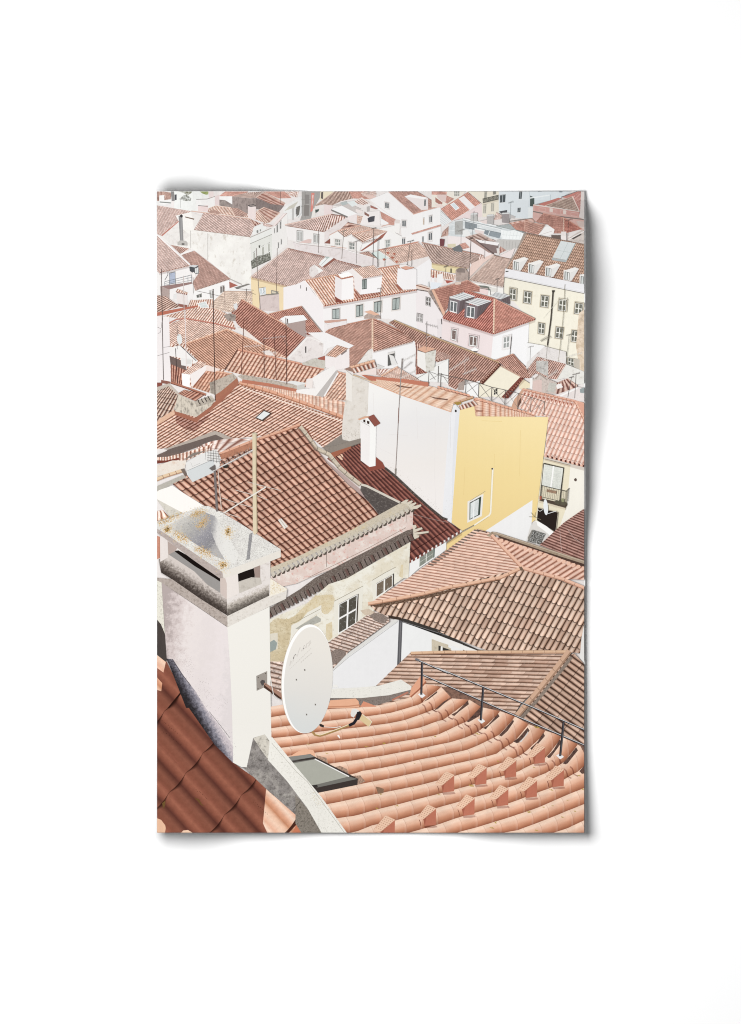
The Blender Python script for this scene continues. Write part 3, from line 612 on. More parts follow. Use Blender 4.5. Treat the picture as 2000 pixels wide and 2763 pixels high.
h.p(A3(40, 490, 120, 400, 110, 500, 40, 520), ink('#c9d0cf', .1)); h.s('roof').t(A3(60, 460, 125, 400, 120, 500, 40, 520), 6, 4, FARD)

h = part('printed_house', 'cream townhouse with an iron balcony')
h.p(A3(312, 20, 668, 20, 668, 275, 490, 305, 482, 155, 380, 60), ink('#EAE0CC', .03)); h.p(A3(490, 150, 700, 100, 700, 122, 490, 172), '#DED6C4')
h.w(A3(508, 30, 542, 26, 536, 108, 504, 110), 1, 1, '#D5CFC0', '#A3a197'); h.w(A3(600, 20, 640, 20, 638, 60, 600, 66), 1, 1, '#D5CFC0', '#8f8d84')
b = h.s('balcony'); b.p(A3(490, 108, 666, 66, 668, 108, 494, 150), ink('#706e66', .4, 40, h2='#CFC8B8', thr=.55, sc2=26)); b.l(A3(490, 106, 668, 64), 1.2, '#4d4c47'); b.l(A3(494, 150, 690, 104), 1.6, '#5f5d57')
h.w(A3(498, 172, 532, 168, 526, 268, 494, 268), 2, 1, '#D9D4C6', '#B3b0a5'); h.w(A3(580, 156, 616, 150, 612, 245, 580, 248), 2, 1, '#D9D4C6', '#B3b0a5')
h = part('printed_house', 'tall pale blue white apartment block')
h.p(A3(665, 20, 1002, 20, 986, 320, 780, 312, 700, 262, 665, 255), ink('#DEE5E9', .02)); h.l(A3(1000, 20, 985, 318), 1.6, '#C3ccd1')
for q in ((675, 66, 742, 58, 736, 145, 675, 152), (886, 30, 920, 27, 913, 110, 879, 112), (868, 205, 903, 203, 900, 252, 865, 254)): h.w(A3(*q), 2, 1, '#C5CCCF', '#5b6164', bar=.08)
h.p(A3(668, 242, 756, 226, 756, 258, 690, 265), '#5d5d60')
h = part('printed_building', 'pale blue walls with dark doorway at the top right')
h.p(A3(1000, 20, 1460, 20, 1340, 95, 1050, 165, 1035, 320, 986, 320), ink('#DCE6EA', .03)); h.p(A3(1004, 70, 1050, 92, 1050, 190, 1002, 186), ink('#56605c', .25, 24)); h.l(A3(1002, 98, 1215, 66), 3, '#F3F7F8'); h.l(A3(1060, 170, 1340, 100), 1.2, '#9FA9ab')
h.p(A3(1085, 20, 1135, 20, 1130, 28, 1090, 30), '#77808a'); h.p(A3(1315, 20, 1360, 20, 1350, 36, 1320, 36), '#77808a'); h.p(A3(985, 195, 1045, 215, 1040, 330, 982, 320), '#E9EEEE'); h.l(A3(1225, 60, 1222, 120), 1, '#B9c5ca'); h.l(A3(1340, 88, 1510, 30), 2.4, '#70777b')

h = part('printed_house', 'pink mansion with a hip roof and panelled frieze')
h.p(A3(1036, 168, 1140, 175, 1538, 240, 1536, 302, 1590, 320, 1590, 450, 1030, 345), ink('#DCB4AD', .04, 8)); h.p(A3(1050, 170, 1536, 245, 1534, 300, 1052, 232), ink('#D8A59f', .05, 14))
for i in range(4): h.l(A3(*[c for x in (1100 + i * 115,) for c in (x, 200 + i * 17, x + 70, 210 + i * 17, x + 70, 245 + i * 17, x, 235 + i * 17, x, 200 + i * 17)]), .9, '#EBCFC8')
h.p(A3(1215, 205, 1250, 212, 1248, 250, 1214, 244), '#E8D8CC'); h.p(A3(1362, 228, 1392, 232, 1390, 272, 1360, 268), '#E8D8CC')
h.l(A3(1035, 242, 1270, 290, 1588, 330), 3, '#8a807a'); h.l(A3(1040, 170, 1538, 242), 2.6, '#EADCD4')
r = h.s('roof'); r.p(A3(1090, 165, 1310, 94, 1345, 104, 1165, 182), ink('#C77f7a', .05)); r.t(A3(1165, 180, 1460, 78, 1535, 240, 1240, 342), 26, 6, stripe('#D5BCAd', '#B39789', '#7d5f55', rowk=.15), A3(1165, 182, 1460, 78, 1535, 240))
r.t(A3(1460, 78, 1560, 25, 1600, 200, 1535, 240), 8, 12, stripe('#DFA9a3', '#CC8c86', '#A8645f', rowk=.3), A3(1460, 78, 1558, 25, 1590, 25, 1590, 245, 1535, 240)); r.l(A3(1460, 78, 1535, 240), 2, '#EBD3C9'); r.l(A3(1165, 180, 1460, 78), 1.6, '#E5C5BA'); r.p(A3(1345, 90, 1530, 22, 1560, 22, 1460, 78, 1400, 98), ink('#CB8781', .05))
h.p(A3(1556, 20, 1592, 20, 1592, 330, 1530, 305, 1545, 240), ink('#E2D6D1', .04)); h.p(A3(1500, 345, 1590, 350, 1590, 440, 1540, 420), ink('#D9c5bd', .1, 20))

h = part('printed_house', 'red hip roofs between the pink mansion and the dormer house')
r = h.s('roof'); r.t(A3(1145, 262, 1372, 312, 1290, 500, 1063, 450), 24, 8, stripe('#DDA99b', '#B5746a', '#7d423e', rowk=.3), A3(1063, 358, 1145, 262, 1372, 312, 1370, 480, 1260, 480, 1190, 385)); r.t(A3(1372, 312, 1565, 432, 1520, 560, 1330, 440), 20, 5, stripe('#D59487', '#B0655d', '#7d3f3b', rowk=.3), A3(1372, 312, 1565, 432, 1372, 482))
r.cap(A3(1370, 312, 1370, 470), 3, '#EBCFBF', '#B5796d', 9); r.l(A3(1145, 262, 1372, 312), 2, '#DDA698'); r.l(A3(1372, 312, 1565, 432), 2, '#D59a8c')
h.p(A3(1230, 500, 1330, 500, 1330, 545, 1235, 525), '#6f615b'); h.p(A3(1340, 460, 1395, 460, 1395, 560, 1340, 545), ink('#E5DDD9', .06)); h.p(A3(1405, 540, 1570, 440, 1590, 460, 1590, 600, 1480, 580), ink('#CFC5BE', .15, 22, h2='#8b827d', thr=.6)); h.p(A3(1440, 525, 1555, 480, 1560, 495, 1470, 545), '#5f5753'); h.l(A3(1420, 545, 1590, 455), 2.4, '#EDE6E2')
r = h.s('roof'); r.t(A3(775, 355, 1025, 315, 1060, 355, 790, 385), 4, 26, stripe('#E5B9ac', '#D9A598', '#C08a7d', rowk=0), A3(770, 368, 1025, 315, 1062, 357, 950, 348, 800, 386)); r.l(A3(770, 352, 1025, 316, 1060, 356), 2, '#8d837b')
r.t(A3(800, 388, 945, 348, 960, 450, 830, 470), 16, 6, stripe('#DBA99b', '#B5766b', '#8a4d47', rowk=.3), A3(800, 388, 946, 348, 946, 460, 850, 440)); r.t(A3(946, 348, 1165, 388, 1095, 500, 876, 460), 18, 6, stripe('#DDAE9f', '#B98176', '#7d4a44', rowk=.3), A3(946, 348, 1165, 390, 1095, 495, 945, 465)); r.l(A3(945, 348, 1165, 389), 1.8, '#DFB4a6'); r.l(A3(946, 348, 946, 450), 1.6, '#DFB4a6')
h.p(A3(1092, 495, 1190, 383, 1268, 438, 1258, 480, 1200, 505), ink('#F2EEEC', .02)); h.l(A3(1100, 500, 1240, 455), .8, '#B9aaa6')

h = part('printed_glasshouse', 'bright metal and glass roofs with stone chimneys')
h.p(A3(180, 345, 280, 318, 445, 350, 640, 398, 790, 380, 850, 442, 945, 482, 905, 560, 690, 545, 300, 522, 120, 520, 125, 380), ink('#CDD3D5', .08, 12, h2='#F2F4F4', thr=.55, sc2=5, st=(.6, 2)))
h.p(A3(300, 345, 432, 372, 425, 445, 300, 425), ink('#949b9f', .25, 30, h2='#59605f', thr=.6)); h.p(A3(515, 445, 562, 455, 545, 500, 505, 480), ink('#8b949a', .1)); h.p(A3(575, 452, 692, 480, 672, 535, 552, 502), ink('#97a0a5', .1)); h.l(A3(280, 320, 640, 400), 3, '#F3F5F5'); h.l(A3(300, 345, 690, 440), 1.6, '#f1f3f3'); h.l(A3(420, 420, 690, 478), 1.4, '#7d858a'); h.l(A3(640, 398, 950, 470), 2, '#9aa19f')
h.l(A3(275, 335, 700, 430), .8, '#757d80'); h.p(A3(660, 395, 790, 378, 845, 440, 760, 425), ink('#B5BBBA', .1)); h.p(A3(270, 440, 330, 440, 370, 510, 270, 510), '#ECECEA')
for q, c in (((190, 345, 276, 335, 276, 492, 190, 492), '#B7B7B4'), ((360, 270, 436, 266, 430, 352, 360, 346), '#C5C3C0'), ((535, 286, 611, 280, 608, 382, 535, 376), '#C0BDBB'), ((697, 264, 781, 262, 776, 372, 700, 362), '#A59d9d')):
    s = h.s('chimney'); s.p(A3(*q), ink(c, .1, 16, h2='#8f8c88', thr=.62)); s.p(A3(q[0] - 4, q[1] + 8, q[0] + 10, q[1] - 8, q[2] - 6, q[3] - 8, q[2] + 4, q[3] + 6), '#DADBDA')
h.s('roof').t(A3(640, 250, 700, 285, 690, 325, 612, 335), 8, 3, FARP); h.p(A3(450, 350, 540, 330, 535, 378, 500, 372), '#E5D3CF'); h.p(A3(780, 270, 850, 300, 830, 320, 780, 310), '#C9C5C3')
g = h.s('glass_roof'); g.p(A3(688, 440, 780, 455, 832, 442, 945, 482, 902, 548, 698, 540, 690, 490), ink('#F3F6F5', .02))
for i in range(6): g.l(A3(720 + i * 38, 450, 705 + i * 36, 540), .7, '#D5DBDA')
g.l(A3(700, 495, 930, 510), .7, '#D5DBDA'); h.p(A3(640, 555, 690, 545, 910, 550, 862, 640, 745, 665, 680, 625), ink('#C9C6C2', .05))
for i in range(5): h.l(A3(715 + i * 34, 565, 712 + i * 32, 645), .9, '#aeaba7')
s = h.s('chimney'); s.p(A3(405, 440, 505, 455, 500, 500, 410, 470), '#E6D3D0'); s.l(A3(402, 430, 512, 450), 4, '#F4F2F0')

h = part('printed_house', 'low V shaped roofs with pale pink side walls')
h.p(A3(115, 505, 300, 520, 595, 702, 505, 775, 480, 705, 120, 625), ink('#EFE3E1', .03)); h.p(A3(655, 732, 842, 636, 800, 745, 780, 758), ink('#EBDBD8', .03))
r = h.s('roof'); r.t(A3(300, 520, 460, 475, 632, 566, 420, 590), 4, 22, stripe('#CBB0A6', '#B0938a', '#8a6d66', rowk=.2), A3(300, 520, 460, 475, 632, 568, 345, 548)); r.l(A3(300, 520, 460, 476, 632, 568), 1.8, '#DDCBC3')
h.p(A3(345, 548, 420, 550, 580, 685, 560, 690), ink('#a88d86', .1)); h.p(A3(440, 572, 660, 612, 642, 695, 590, 685), ink('#8b7b78', .08, 20)); h.p(A3(412, 543, 672, 580, 652, 612, 432, 574), ink('#F2EFED', .02)); h.l(A3(420, 555, 610, 700), 3, '#6b5b58')
h.s('roof').t(A3(650, 700, 745, 660, 720, 630, 670, 610), 6, 4, FINE, A3(655, 705, 748, 662, 680, 618)); h.p(A3(640, 640, 672, 640, 672, 712, 650, 712), '#D9D3CE')
h.p(A3(28, 538, 80, 545, 72, 615, 28, 615), '#7a4a50'); h.p(A3(0, 600, 30, 600, 30, 625, 0, 625), '#EFE9E6'); h.p(A3(112, 595, 200, 590, 200, 625, 112, 640), '#DCD3B8')

h = part('printed_house', 'yellow walled house with a long dark striped roof')
h.p(A3(0, 805, 352, 845, 210, 912, 0, 882, -60, 850, -60, 790), ink('#EADCB1', .04))
r = h.s('roof'); r.t(A3(-170, 578, 500, 718, 350, 885, -240, 800), 46, 9, stripe('#E3CABd', '#B08d82', '#5f3d38', rowk=.3), A3(-170, 578, 0, 620, 160, 642, 505, 720, 440, 790, 345, 852, 0, 812, -60, 790)); r.cap(A3(-170, 578, 500, 718), 2.4, '#D3A99b', '#8d5d54', 30); r.eave(A3(-60, 795)[0], A3(350, 855)[0], 30, 2, '#DDBFB0')
hut = h.s('dormer'); hut.p(A3(160, 640, 242, 600, 275, 645, 270, 682, 182, 672), ink('#797b7d', .08)); hut.t(A3(240, 596, 302, 578, 352, 632, 278, 652), 6, 5, PINK)
h.p(A3(142, 860, 156, 860, 156, 905, 142, 905), '#5d5a50'); h.s('roof').t(A3(370, 700, 520, 720, 520, 790, 420, 790), 6, 5, FARP, A3(455, 700, 520, 740, 510, 790, 440, 800)); h.p(A3(340, 870, 360, 800, 372, 820, 368, 860), '#EDE6E2'); h.p(A3(380, 800, 600, 700, 620, 715, 500, 800, 345, 960, 340, 880), ink('#E8CFC6', .1, 16))
h = part('printed_chimney', 'rough stone chimney stub beside a yellow wall'); h.p(A3(198, 880, 235, 855, 300, 850, 338, 905, 336, 985, 196, 998), ink('#B9A89f', .15, 20, h2='#8f7e76', thr=.58)); h.p(A3(205, 870, 240, 852, 296, 860, 300, 905, 215, 900), ink('#8d807a', .2, 20))
h = part('printed_house', 'patched low roofs below the yellow wall')
h.p(A3(-70, 870, 200, 915, 200, 1000, 100, 1030, 0, 1060, -70, 1060), ink('#E9DEDA', .05)); h.s('roof').t(A3(-70, 870, 200, 930, 190, 985, -70, 950), 12, 4, FARO); h.p(A3(85, 985, 190, 992, 105, 1022), ink('#AE5d57', .08)); h.p(A3(0, 925, 62, 912, 62, 1012, 0, 1018), ink('#F1EFED', .02)); h.p(A3(-70, 1000, 60, 1020, 0, 1075, -75, 1085), ink('#E3E8EE', .03)); h.p(A3(-60, 960, -30, 955, -28, 1010, -60, 1010), '#F1EFEE'); h.p(A3(-52, 935, -40, 925, -34, 960, -52, 960), '#a8544d')

# ---------------- the cream dormer house at the right edge
h = part('printed_house', 'cream five window house with white dormers and a steep brown roof')
h.p(A3(712, 945, 1588, 1125, 1588, 1985, 1380, 1900, 980, 1655, 985, 1400, 780, 1155, 712, 1110), ink('#EFE8D4', .025, 5, h2='#E0D7BF', thr=.66, sc2=3))
r = h.s('roof'); r.t(A3(960, 478, 1800, 638, 1585, 1030, 745, 860), 42, 13.5, tile([(0, '#8a5f50'), (.25, '#B98f7b'), (.5, '#D9B8A3'), (.75, '#C9a28d'), (1, '#94695a')], row='#4d352d', rowk=.9, roww=.34, sag=.3, stag=0, var=.14), A3(960, 478, 1330, 548, 1590, 598, 1590, 1030, 745, 862))
r.p(A3(938, 470, 968, 482, 830, 730, 750, 862, 735, 855, 860, 660), ink('#A99a8f', .1, 14)); r.l(A3(960, 478, 1330, 548, 1590, 598), 2, '#8d7468')
k = h.s('skylight'); k.p(A3(1248, 740, 1336, 560, 1495, 586, 1402, 768), ink('#CDD4D3', .05, 10)); k.p(A3(1238, 742, 1402, 768, 1392, 792, 1240, 768), '#B0B6B6'); k.l(A3(1402, 768, 1495, 586), 2, '#8f9693'); k.l(A3(1290, 660, 1450, 688), .8, '#b5bdbc'); k.l(A3(1330, 750, 1415, 575), .8, '#b5bdbc')
for dx, dy in ((0, 0), (165, 32), (350, 68), (548, 110), (722, 158)):
    d = h.s('dormer'); o = lambda *a: A3(*[a[i] + (dx if i % 2 == 0 else dy) for i in range(len(a))])
    d.p(o(985, 765, 905, 905, 880, 885, 890, 792), shadow_film((.62, .55, .55)))  # shadow painted beside the dormer
    d.p(o(892, 790, 984, 752, 905, 880, 885, 884), ink('#DFDCD9', .03)); d.p(o(818, 772, 832, 762, 895, 790, 888, 886, 815, 872), ink('#E9E6E2', .02)); d.p(o(822, 772, 940, 734, 986, 752, 894, 792), ink('#EFEBE6', .03))
    d.p(o(830, 780, 884, 794, 880, 880, 826, 868), '#5b5d57'); d.p(o(838, 786, 858, 790, 854, 872, 834, 866), '#C9CDCB'); d.p(o(864, 794, 880, 797, 876, 874, 860, 872), '#E5E6E3')
pr = h.s('parapet'); pr.p(A3(735, 858, 1588, 1030, 1588, 1130, 718, 952), ink('#E8E7EA', .025)); pr.l(A3(718, 952, 1588, 1130), 2, '#8b8680'); pr.l(A3(720, 940, 1588, 1116), 1.4, '#D3D1D2'); pr.p(A3(738, 885, 770, 885, 770, 895, 738, 898), '#5f605b')
WS = dict(frame='#E9E7DC', glass='#6d6d63', sur='#D3CAB6', edge='#4f4c41', k=1.42)
for q in ((787, 1074, 850, 1088, 845, 1200, 782, 1188), (942, 1104, 1018, 1116, 1008, 1238, 934, 1224), (1128, 1150, 1204, 1160, 1194, 1278, 1118, 1266), (1320, 1192, 1394, 1204, 1386, 1318, 1310, 1308), (1494, 1230, 1572, 1244, 1560, 1354, 1484, 1342)): h.w(A3(*q), 2, 2, **WS)
for q in ((1098, 44, 1163, 56, 1153, 166, 1092, 154), (1287, 90, 1364, 100, 1350, 214, 1278, 204), (1458, 126, 1520, 134, 1506, 252, 1448, 242), (1416, 424, 1476, 434, 1472, 516, 1412, 490)): h.w(B3(*q), 2, 2, **WS)
pi = h.s('drainpipe'); pi.l(A3(1252, 1095, 1228, 1402) + B3(1190, 290), 3.4, '#514b44'); pi.p(A3(1238, 1095, 1268, 1095, 1264, 1118, 1242, 1118), '#45403a')
h.p(B3(1530, -60, 1590, -100, 1590, 580, 1540, 560, 1500, 300), ink('#CDB9a0', .15, 12, h2='#EAD9C6', thr=.5, sc2=4, h3='#9b8a7a', thr3=.6)); h.p(B3(1470, 430, 1540, 440, 1540, 555, 1480, 520), ink('#c5bdb0', .1))

h = part('printed_house', 'house with a pale striped roof beside the cream dormer house')
h.p(A3(345, 985, 716, 1048, 716, 1160, 560, 1160, 440, 1050), ink('#EFEBE6', .03)); h.p(A3(445, 1040, 520, 1045, 585, 1062, 582, 1100, 460, 1075), '#7b7d76'); h.p(A3(560, 1060, 640, 1075, 640, 1115, 575, 1110), '#DAD6CF')
r = h.s('roof'); r.t(A3(615, 720, 985, 800, 715, 1052, 345, 975), 30, 12, stripe('#E6CCBd', '#C29e91', '#8a685e', rowk=.2), A3(615, 718, 795, 757, 732, 870, 716, 1050, 345, 977)); r.l(A3(612, 716, 345, 975), 3.2, '#CFC0B6'); r.l(A3(615, 718, 795, 757), 1.6, '#8f7267'); r.eave(A3(345, 978)[0], A3(715, 1052)[0], 24, 1.8, '#E9CDBD')

# ---------------- the pink house with zinc dormers
h = part('printed_house', 'pink and white corner house with a red hip roof and two zinc dormers')
h.p(B3(48, 0, 112, 0, 606, 158, 584, 442, 380, 342, 45, 212), ink('#EBDAD9', .025)); h.p(B3(606, 158, 992, 40, 985, 252, 966, 515, 812, 382, 610, 442, 582, 440), ink('#F3F1F1', .02)); h.p(B3(0, 0, 52, 0, 46, 212, 0, 200), ink('#E4DBDB', .03)); h.p(B3(30, 195, 46, 198, 46, 214, 30, 212), '#6b6263'); h.l(B3(46, 0, 50, 60), 2.5, '#57504f')
r = h.s('roof')
r.t(A3(0, 1075, 330, 985, 200, 1220, -100, 1300), 22, 8, stripe('#D9A091', '#A9655b', '#6d3a38', rowk=.35), A3(-30, 1085, 330, 985, 462, 1060, 460, 1112, 300, 1105, 130, 1170, 110, 1292, 70, 1345, 0, 1225)); r.l(A3(-30, 1085, 330, 986, 462, 1060), 2.4, '#D3A598'); r.p(A3(190, 1010, 260, 1000, 255, 1030, 195, 1035), '#E0CBBF')
r.p(A2(1418, 1108, 1455, 1085, 1640, 1402, 1660, 1440, 1600, 1400), ink('#8b7a74', .2, 20, h2='#CFBFB5', thr=.52, sc2=10)); r.p(A2(1460, 1092, 1486, 1082, 1610, 1340, 1590, 1372), ink('#E6B7A2', .04))
RL = stripe('#D9938a', '#B4655d', '#7a3b39', rowk=.45); RR = stripe('#DDA192', '#C27c70', '#8b4741', rowk=.45)
r.t(A3(300, 1098, 856, 1258, 612, 1560, 55, 1388), 26, 9, RL, A3(300, 1098, 620, 1185, 612, 1558, 110, 1404, 55, 1388, 130, 1296)); r.t(A3(620, 1185, 177, 1339, 612, 1560, 1056, 1402), 26, 9, RR, A3(620, 1185, 1056, 1402, 612, 1560))
r.cap(A3(300, 1099, 620, 1186), 3.4, '#CB8577', '#8f4b44', 14); r.cap(A3(620, 1190, 611, 1556), 5.5, '#EDD0BB', '#C58f7e', 13); r.l(A3(620, 1186, 1056, 1402), 2, '#D59a8b')
r.eave(A3(60, 1390)[0], A3(612, 1562)[0], 26, 3, '#C97f75', '#7a3f3c'); r.eave(A3(612, 1562)[0], A3(1056, 1406)[0], 22, 3, '#D59486', '#7a3f3c')
def zinc(top, front, side, win, n=5):
    d = h.s('dormer'); d.p(side, ink('#6d6163', .06)); d.p(front, ink('#81767a', .05)); d.p(top, ink('#DCDEDE', .03))
    for i in range(1, n):
        t = i / n; d.l([tuple(top[0][k] * (1 - t) + top[1][k] * t for k in (0, 1)), tuple(top[3][k] * (1 - t) + top[2][k] * t for k in (0, 1))], 1.2, '#8b8d8f')
    for i in range(1, 4):
        t = i / 4; d.l([tuple(side[0][k] * (1 - t) + side[1][k] * t for k in (0, 1)), tuple(side[3][k] * (1 - t) + side[2][k] * t for k in (0, 1))], .8, '#57504f')
    if win: d.w(win, 2, 1, '#F1F0EE', '#6f7274')
zinc(A3(128, 1165, 288, 1118, 412, 1160, 250, 1206), A3(128, 1182, 250, 1206, 228, 1352, 112, 1312), A3(250, 1206, 412, 1162, 380, 1205, 228, 1352), A3(142, 1202, 218, 1220, 210, 1344, 135, 1322))
zinc(A3(300, 1220, 430, 1175, 592, 1210, 440, 1266), A3(298, 1238, 440, 1266, 425, 1404, 293, 1386), A3(440, 1266, 592, 1212, 500, 1330, 425, 1404), A3(320, 1260, 408, 1276, 400, 1400, 316, 1382))
zinc(A3(570, 1150, 642, 1113, 786, 1152, 690, 1192), A3(640, 1185, 690, 1192, 700, 1215, 660, 1205), A3(690, 1192, 786, 1154, 784, 1250, 700, 1214), None)
c = h.s('chimney'); c.p(A3(458, 1075, 552, 1090, 546, 1148, 460, 1122), ink('#E9CCCB', .03)); c.l(A3(460, 1066, 550, 1078), 2, '#c9b3af'); c.l(A3(570, 1080, 578, 1150), 1.2, '#6b6664')
for q in ((156, 112, 210, 122, 204, 240, 150, 224), (352, 180, 432, 196, 426, 302, 345, 290)): h.w(B3(*q), 2 if q[0] > 200 else 1, 1, '#F3F1EF', '#83716c', sur='#E4D0CE', edge='#6b5d5b')
h.w(B3(717, 206, 786, 186, 776, 310, 712, 322), 2, 2, '#F1F0EE', '#a3a6a3', sur='#E6E0DE')
v = h.s('roof_vent'); v.p(B3(378, 348, 432, 350, 430, 360, 382, 358), '#57504e'); v.p(B3(362, 330, 404, 308, 452, 332, 430, 350, 380, 350), '#FAF9F8')
# ---------------- left: houses below the stained plaster wall
h = part('printed_house', 'small white house with a blue door, balcony rail and steep striped roof at the left edge')
h.p(A1(10, 890, 372, 828, 378, 930, 405, 1005, 425, 1010, 425, 1095, 400, 1185, 340, 1215, 150, 1185, 60, 1155, 10, 1150), ink('#EEEBE8', .03))
h.s('roof').t(A1(150, 595, 370, 640, 275, 715, 100, 640), 16, 4, FARD, A1(160, 602, 366, 645, 268, 702))
r = h.s('roof'); r.t(A1(40, 795, 420, 668, 805, 966, 425, 1092), 34, 20, stripe('#D9B3A8', '#B08378', '#7b524a', rowk=.15), A1(280, 712, 420, 668, 805, 966, 425, 1092, 402, 1005, 470, 905, 460, 830, 368, 822)); r.l(A1(270, 708, 402, 655), 4.5, '#F0EBE7'); r.eave(A1(425, 1094)[0], A1(805, 968)[0], 26, 2, '#D9b5a8')
r = h.s('roof'); r.t(A1(-330, 590, 17, 498, 366, 822, 17, 916), 27, 18, FAR, A1(10, 496, 17, 498, 368, 822, 40, 908, 10, 880)); r.l(A1(14, 492, 372, 818), 4, '#EFEAE7'); r.eave(A1(40, 902)[0], A1(366, 824)[0], 20, 2.4, '#D9b3a6', '#6f463f')
h.w(A1(146, 908, 215, 892, 216, 1018, 152, 1030), 1, 1, '#8f8f95', '#B5BED0', bar=.08)
b = h.s('balcony'); b.p(A1(60, 1050, 392, 1005, 400, 1022, 150, 1085), ink('#9b7d7b', .08, 20)); b.p(A1(50, 1050, 152, 1085, 152, 1185, 56, 1155), ink('#B5A39d', .1, 12))
b.l(A1(98, 1002, 392, 928), 1.2, '#787e84'); b.l(A1(98, 1022, 392, 955), .8, '#868b90'); b.l(A1(98, 1040, 392, 985), .8, '#868b90')
for x in (98, 150, 216, 300, 350, 388): b.l(A1(x, 1004 - (x - 98) * .25, x, 1050 - (x - 98) * .14), 1, '#787e84')
h.l(A1(135, 885, 132, 930, 100, 985), 1.4, '#5f5a57'); h.p(A1(195, 1140, 235, 1130, 235, 1180, 195, 1190), '#DFDEDb')
ac = h.s('air_conditioner'); ac.p(A1(365, 840, 462, 826, 468, 912, 420, 920, 370, 885), ink('#55575a', .1)); ac.p(A1(370, 838, 400, 820, 464, 826, 425, 848), '#C9CBCC'); ac.p(A1(424, 860, 462, 845, 462, 905, 428, 912), '#D9DAD8'); ac.l(A1(445, 850, 446, 910), .8, '#8b8d8d')
d = h.s('satellite_dish'); d.p(A1(395, 905, 412, 896, 428, 915, 430, 945, 415, 960, 398, 940), '#F2EDE8'); d.l(A1(405, 955, 410, 1260), 1, '#6b605d')
h = part('printed_chimney', 'small white chimney with a red tiled cap'); h.p(A1(228, 1128, 342, 1138, 346, 1250, 270, 1250, 230, 1205), ink('#E5DBD7', .06)); h.t(A1(240, 1078, 352, 1120, 340, 1142, 218, 1112), 6, 2, FARO)
for i in range(6): h.p(A1(228 + i * 20, 1112 + i * 4, 240 + i * 20, 1114 + i * 4, 238 + i * 20, 1126 + i * 4, 229 + i * 20, 1124 + i * 4), '#7d403a')

h = part('printed_house', 'low white house front between two tiled roofs')
h.p(A1(425, 1100, 795, 982, 800, 1085, 745, 1115, 692, 1155, 630, 1215, 400, 1200, 410, 1120), ink('#F1EEEC', .03)); h.w(A1(440, 1150, 500, 1128, 502, 1172, 445, 1178), 2, 1, '#C9C5C0', '#6f706c'); h.w(A1(575, 1102, 632, 1085, 632, 1190, 590, 1185), 2, 1, '#EDEBE8', '#A9a8a4'); h.w(A1(696, 1052, 746, 1038, 742, 1112, 698, 1135), 2, 1, '#D9D3CE', '#77706c')
r = part('printed_roof', 'cream tiled roof with wavy dark courses'); r.t(A1(740, 1105, 1045, 1108, 905, 1345, 575, 1262), 20, 9.5, tile([(0, '#B99480'), (.3, '#E6C9b3'), (.6, '#F0DAC6'), (1, '#C9a48f')], row='#7d5b4d', rowk=.85, roww=.3, sag=.35, stag=0), A1(740, 1105, 1045, 1108, 1046, 1260, 930, 1192, 850, 1310, 800, 1335, 640, 1300, 590, 1245)); r.l(A1(740, 1105, 1045, 1109), 1.6, '#C9ab9b')
h = part('printed_house', 'low patched roofs with a red flashing strip at the left edge')
h.s('roof').t(A1(110, 1160, 265, 1270, 60, 1420, -120, 1260), 9, 10, stripe('#E3C3B3', '#B98d7e', '#5d3d37', rowk=.55), A1(10, 1145, 112, 1160, 270, 1272, 17, 1335, 10, 1330))
h.s('roof').t(A1(380, 1200, 620, 1190, 610, 1290, 340, 1290), 10, 5, FARO); h.p(A1(235, 1238, 345, 1255, 340, 1290, 265, 1272), ink('#96635b', .1))
k = h.s('skylight'); k.p(A1(448, 1236, 542, 1213, 584, 1282, 490, 1288), '#EDECE9'); k.p(A1(462, 1240, 535, 1222, 566, 1274, 494, 1280), '#CBD3D1'); k.l(A1(470, 1262, 560, 1240), 1, '#EDECE9')
r = h.s('roof'); r.t(B1(330, -20, 640, 50, 450, 330, 100, 240), 12, 9, FARO, A1(80, 1380, 430, 1282, 620, 1285, 700, 1310, 790, 1360, 830, 1420, 870, 1520, 700, 1520, 500, 1450, 330, 1402)); r.l(A1(620, 1285, 790, 1375), 2.4, '#E5BFAd')
r.t(B1(330, 0, 850, 100, 560, 300, 20, 190), 22, 7, FARO, B1(140, 55, 330, -5, 640, 48, 852, 102, 740, 118, 340, 262, 270, 285, 150, 290)); r.cap(B1(150, 45, 230, 5, 330, -2, 640, 50, 855, 105), 3.6, '#C98579', '#99554c')
h.p(A1(10, 1335, 440, 1258, 465, 1272, 80, 1362, 10, 1372), ink('#B86d60', .06)); h.p(A1(10, 1372, 150, 1380, 150, 1402, 10, 1402), '#EDE6E4')

h = part('printed_house', 'dark red roof falling to a bright plaster gable')
h.p(B2(-110, 440, 130, 192, 292, 262, 292, 395, 80, 478, -110, 475), ink('#E4DBD8', .05, 9, h2='#B9ada8', thr=.62, sc2=5)); h.p(B2(94, 300, 108, 298, 108, 366, 95, 370), '#4b4745'); h.l(B2(-80, 420, 130, 196, 292, 266), 2, '#F3EEEA')
r = h.s('roof'); r.t(A1(935, 1195, 1620, 1602, 1390, 1832, 705, 1425), 34, 12, stripe('#D39c8d', '#A5685d', '#6b3a35', rowk=.4), A1(868, 1302, 935, 1195, 1300, 1400, 1622, 1602, 1410, 1830, 1200, 1735, 960, 1535, 880, 1455, 820, 1340)); r.cap(A1(820, 1335, 932, 1195), 2.4, '#B98d80', '#7d534a', 6); r.cap(A1(935, 1196, 1622, 1600), 4, '#E3B39f', '#A9695b', 22)
h.p(A1(735, 1365, 800, 1345, 870, 1360, 860, 1425, 780, 1425), ink('#A79b93', .25, 24, h2='#5d5550', thr=.6)); d = h.s('satellite_dish'); d.p(A1(842, 1245, 880, 1230, 888, 1280, 870, 1310, 846, 1290), '#D9D9D8')
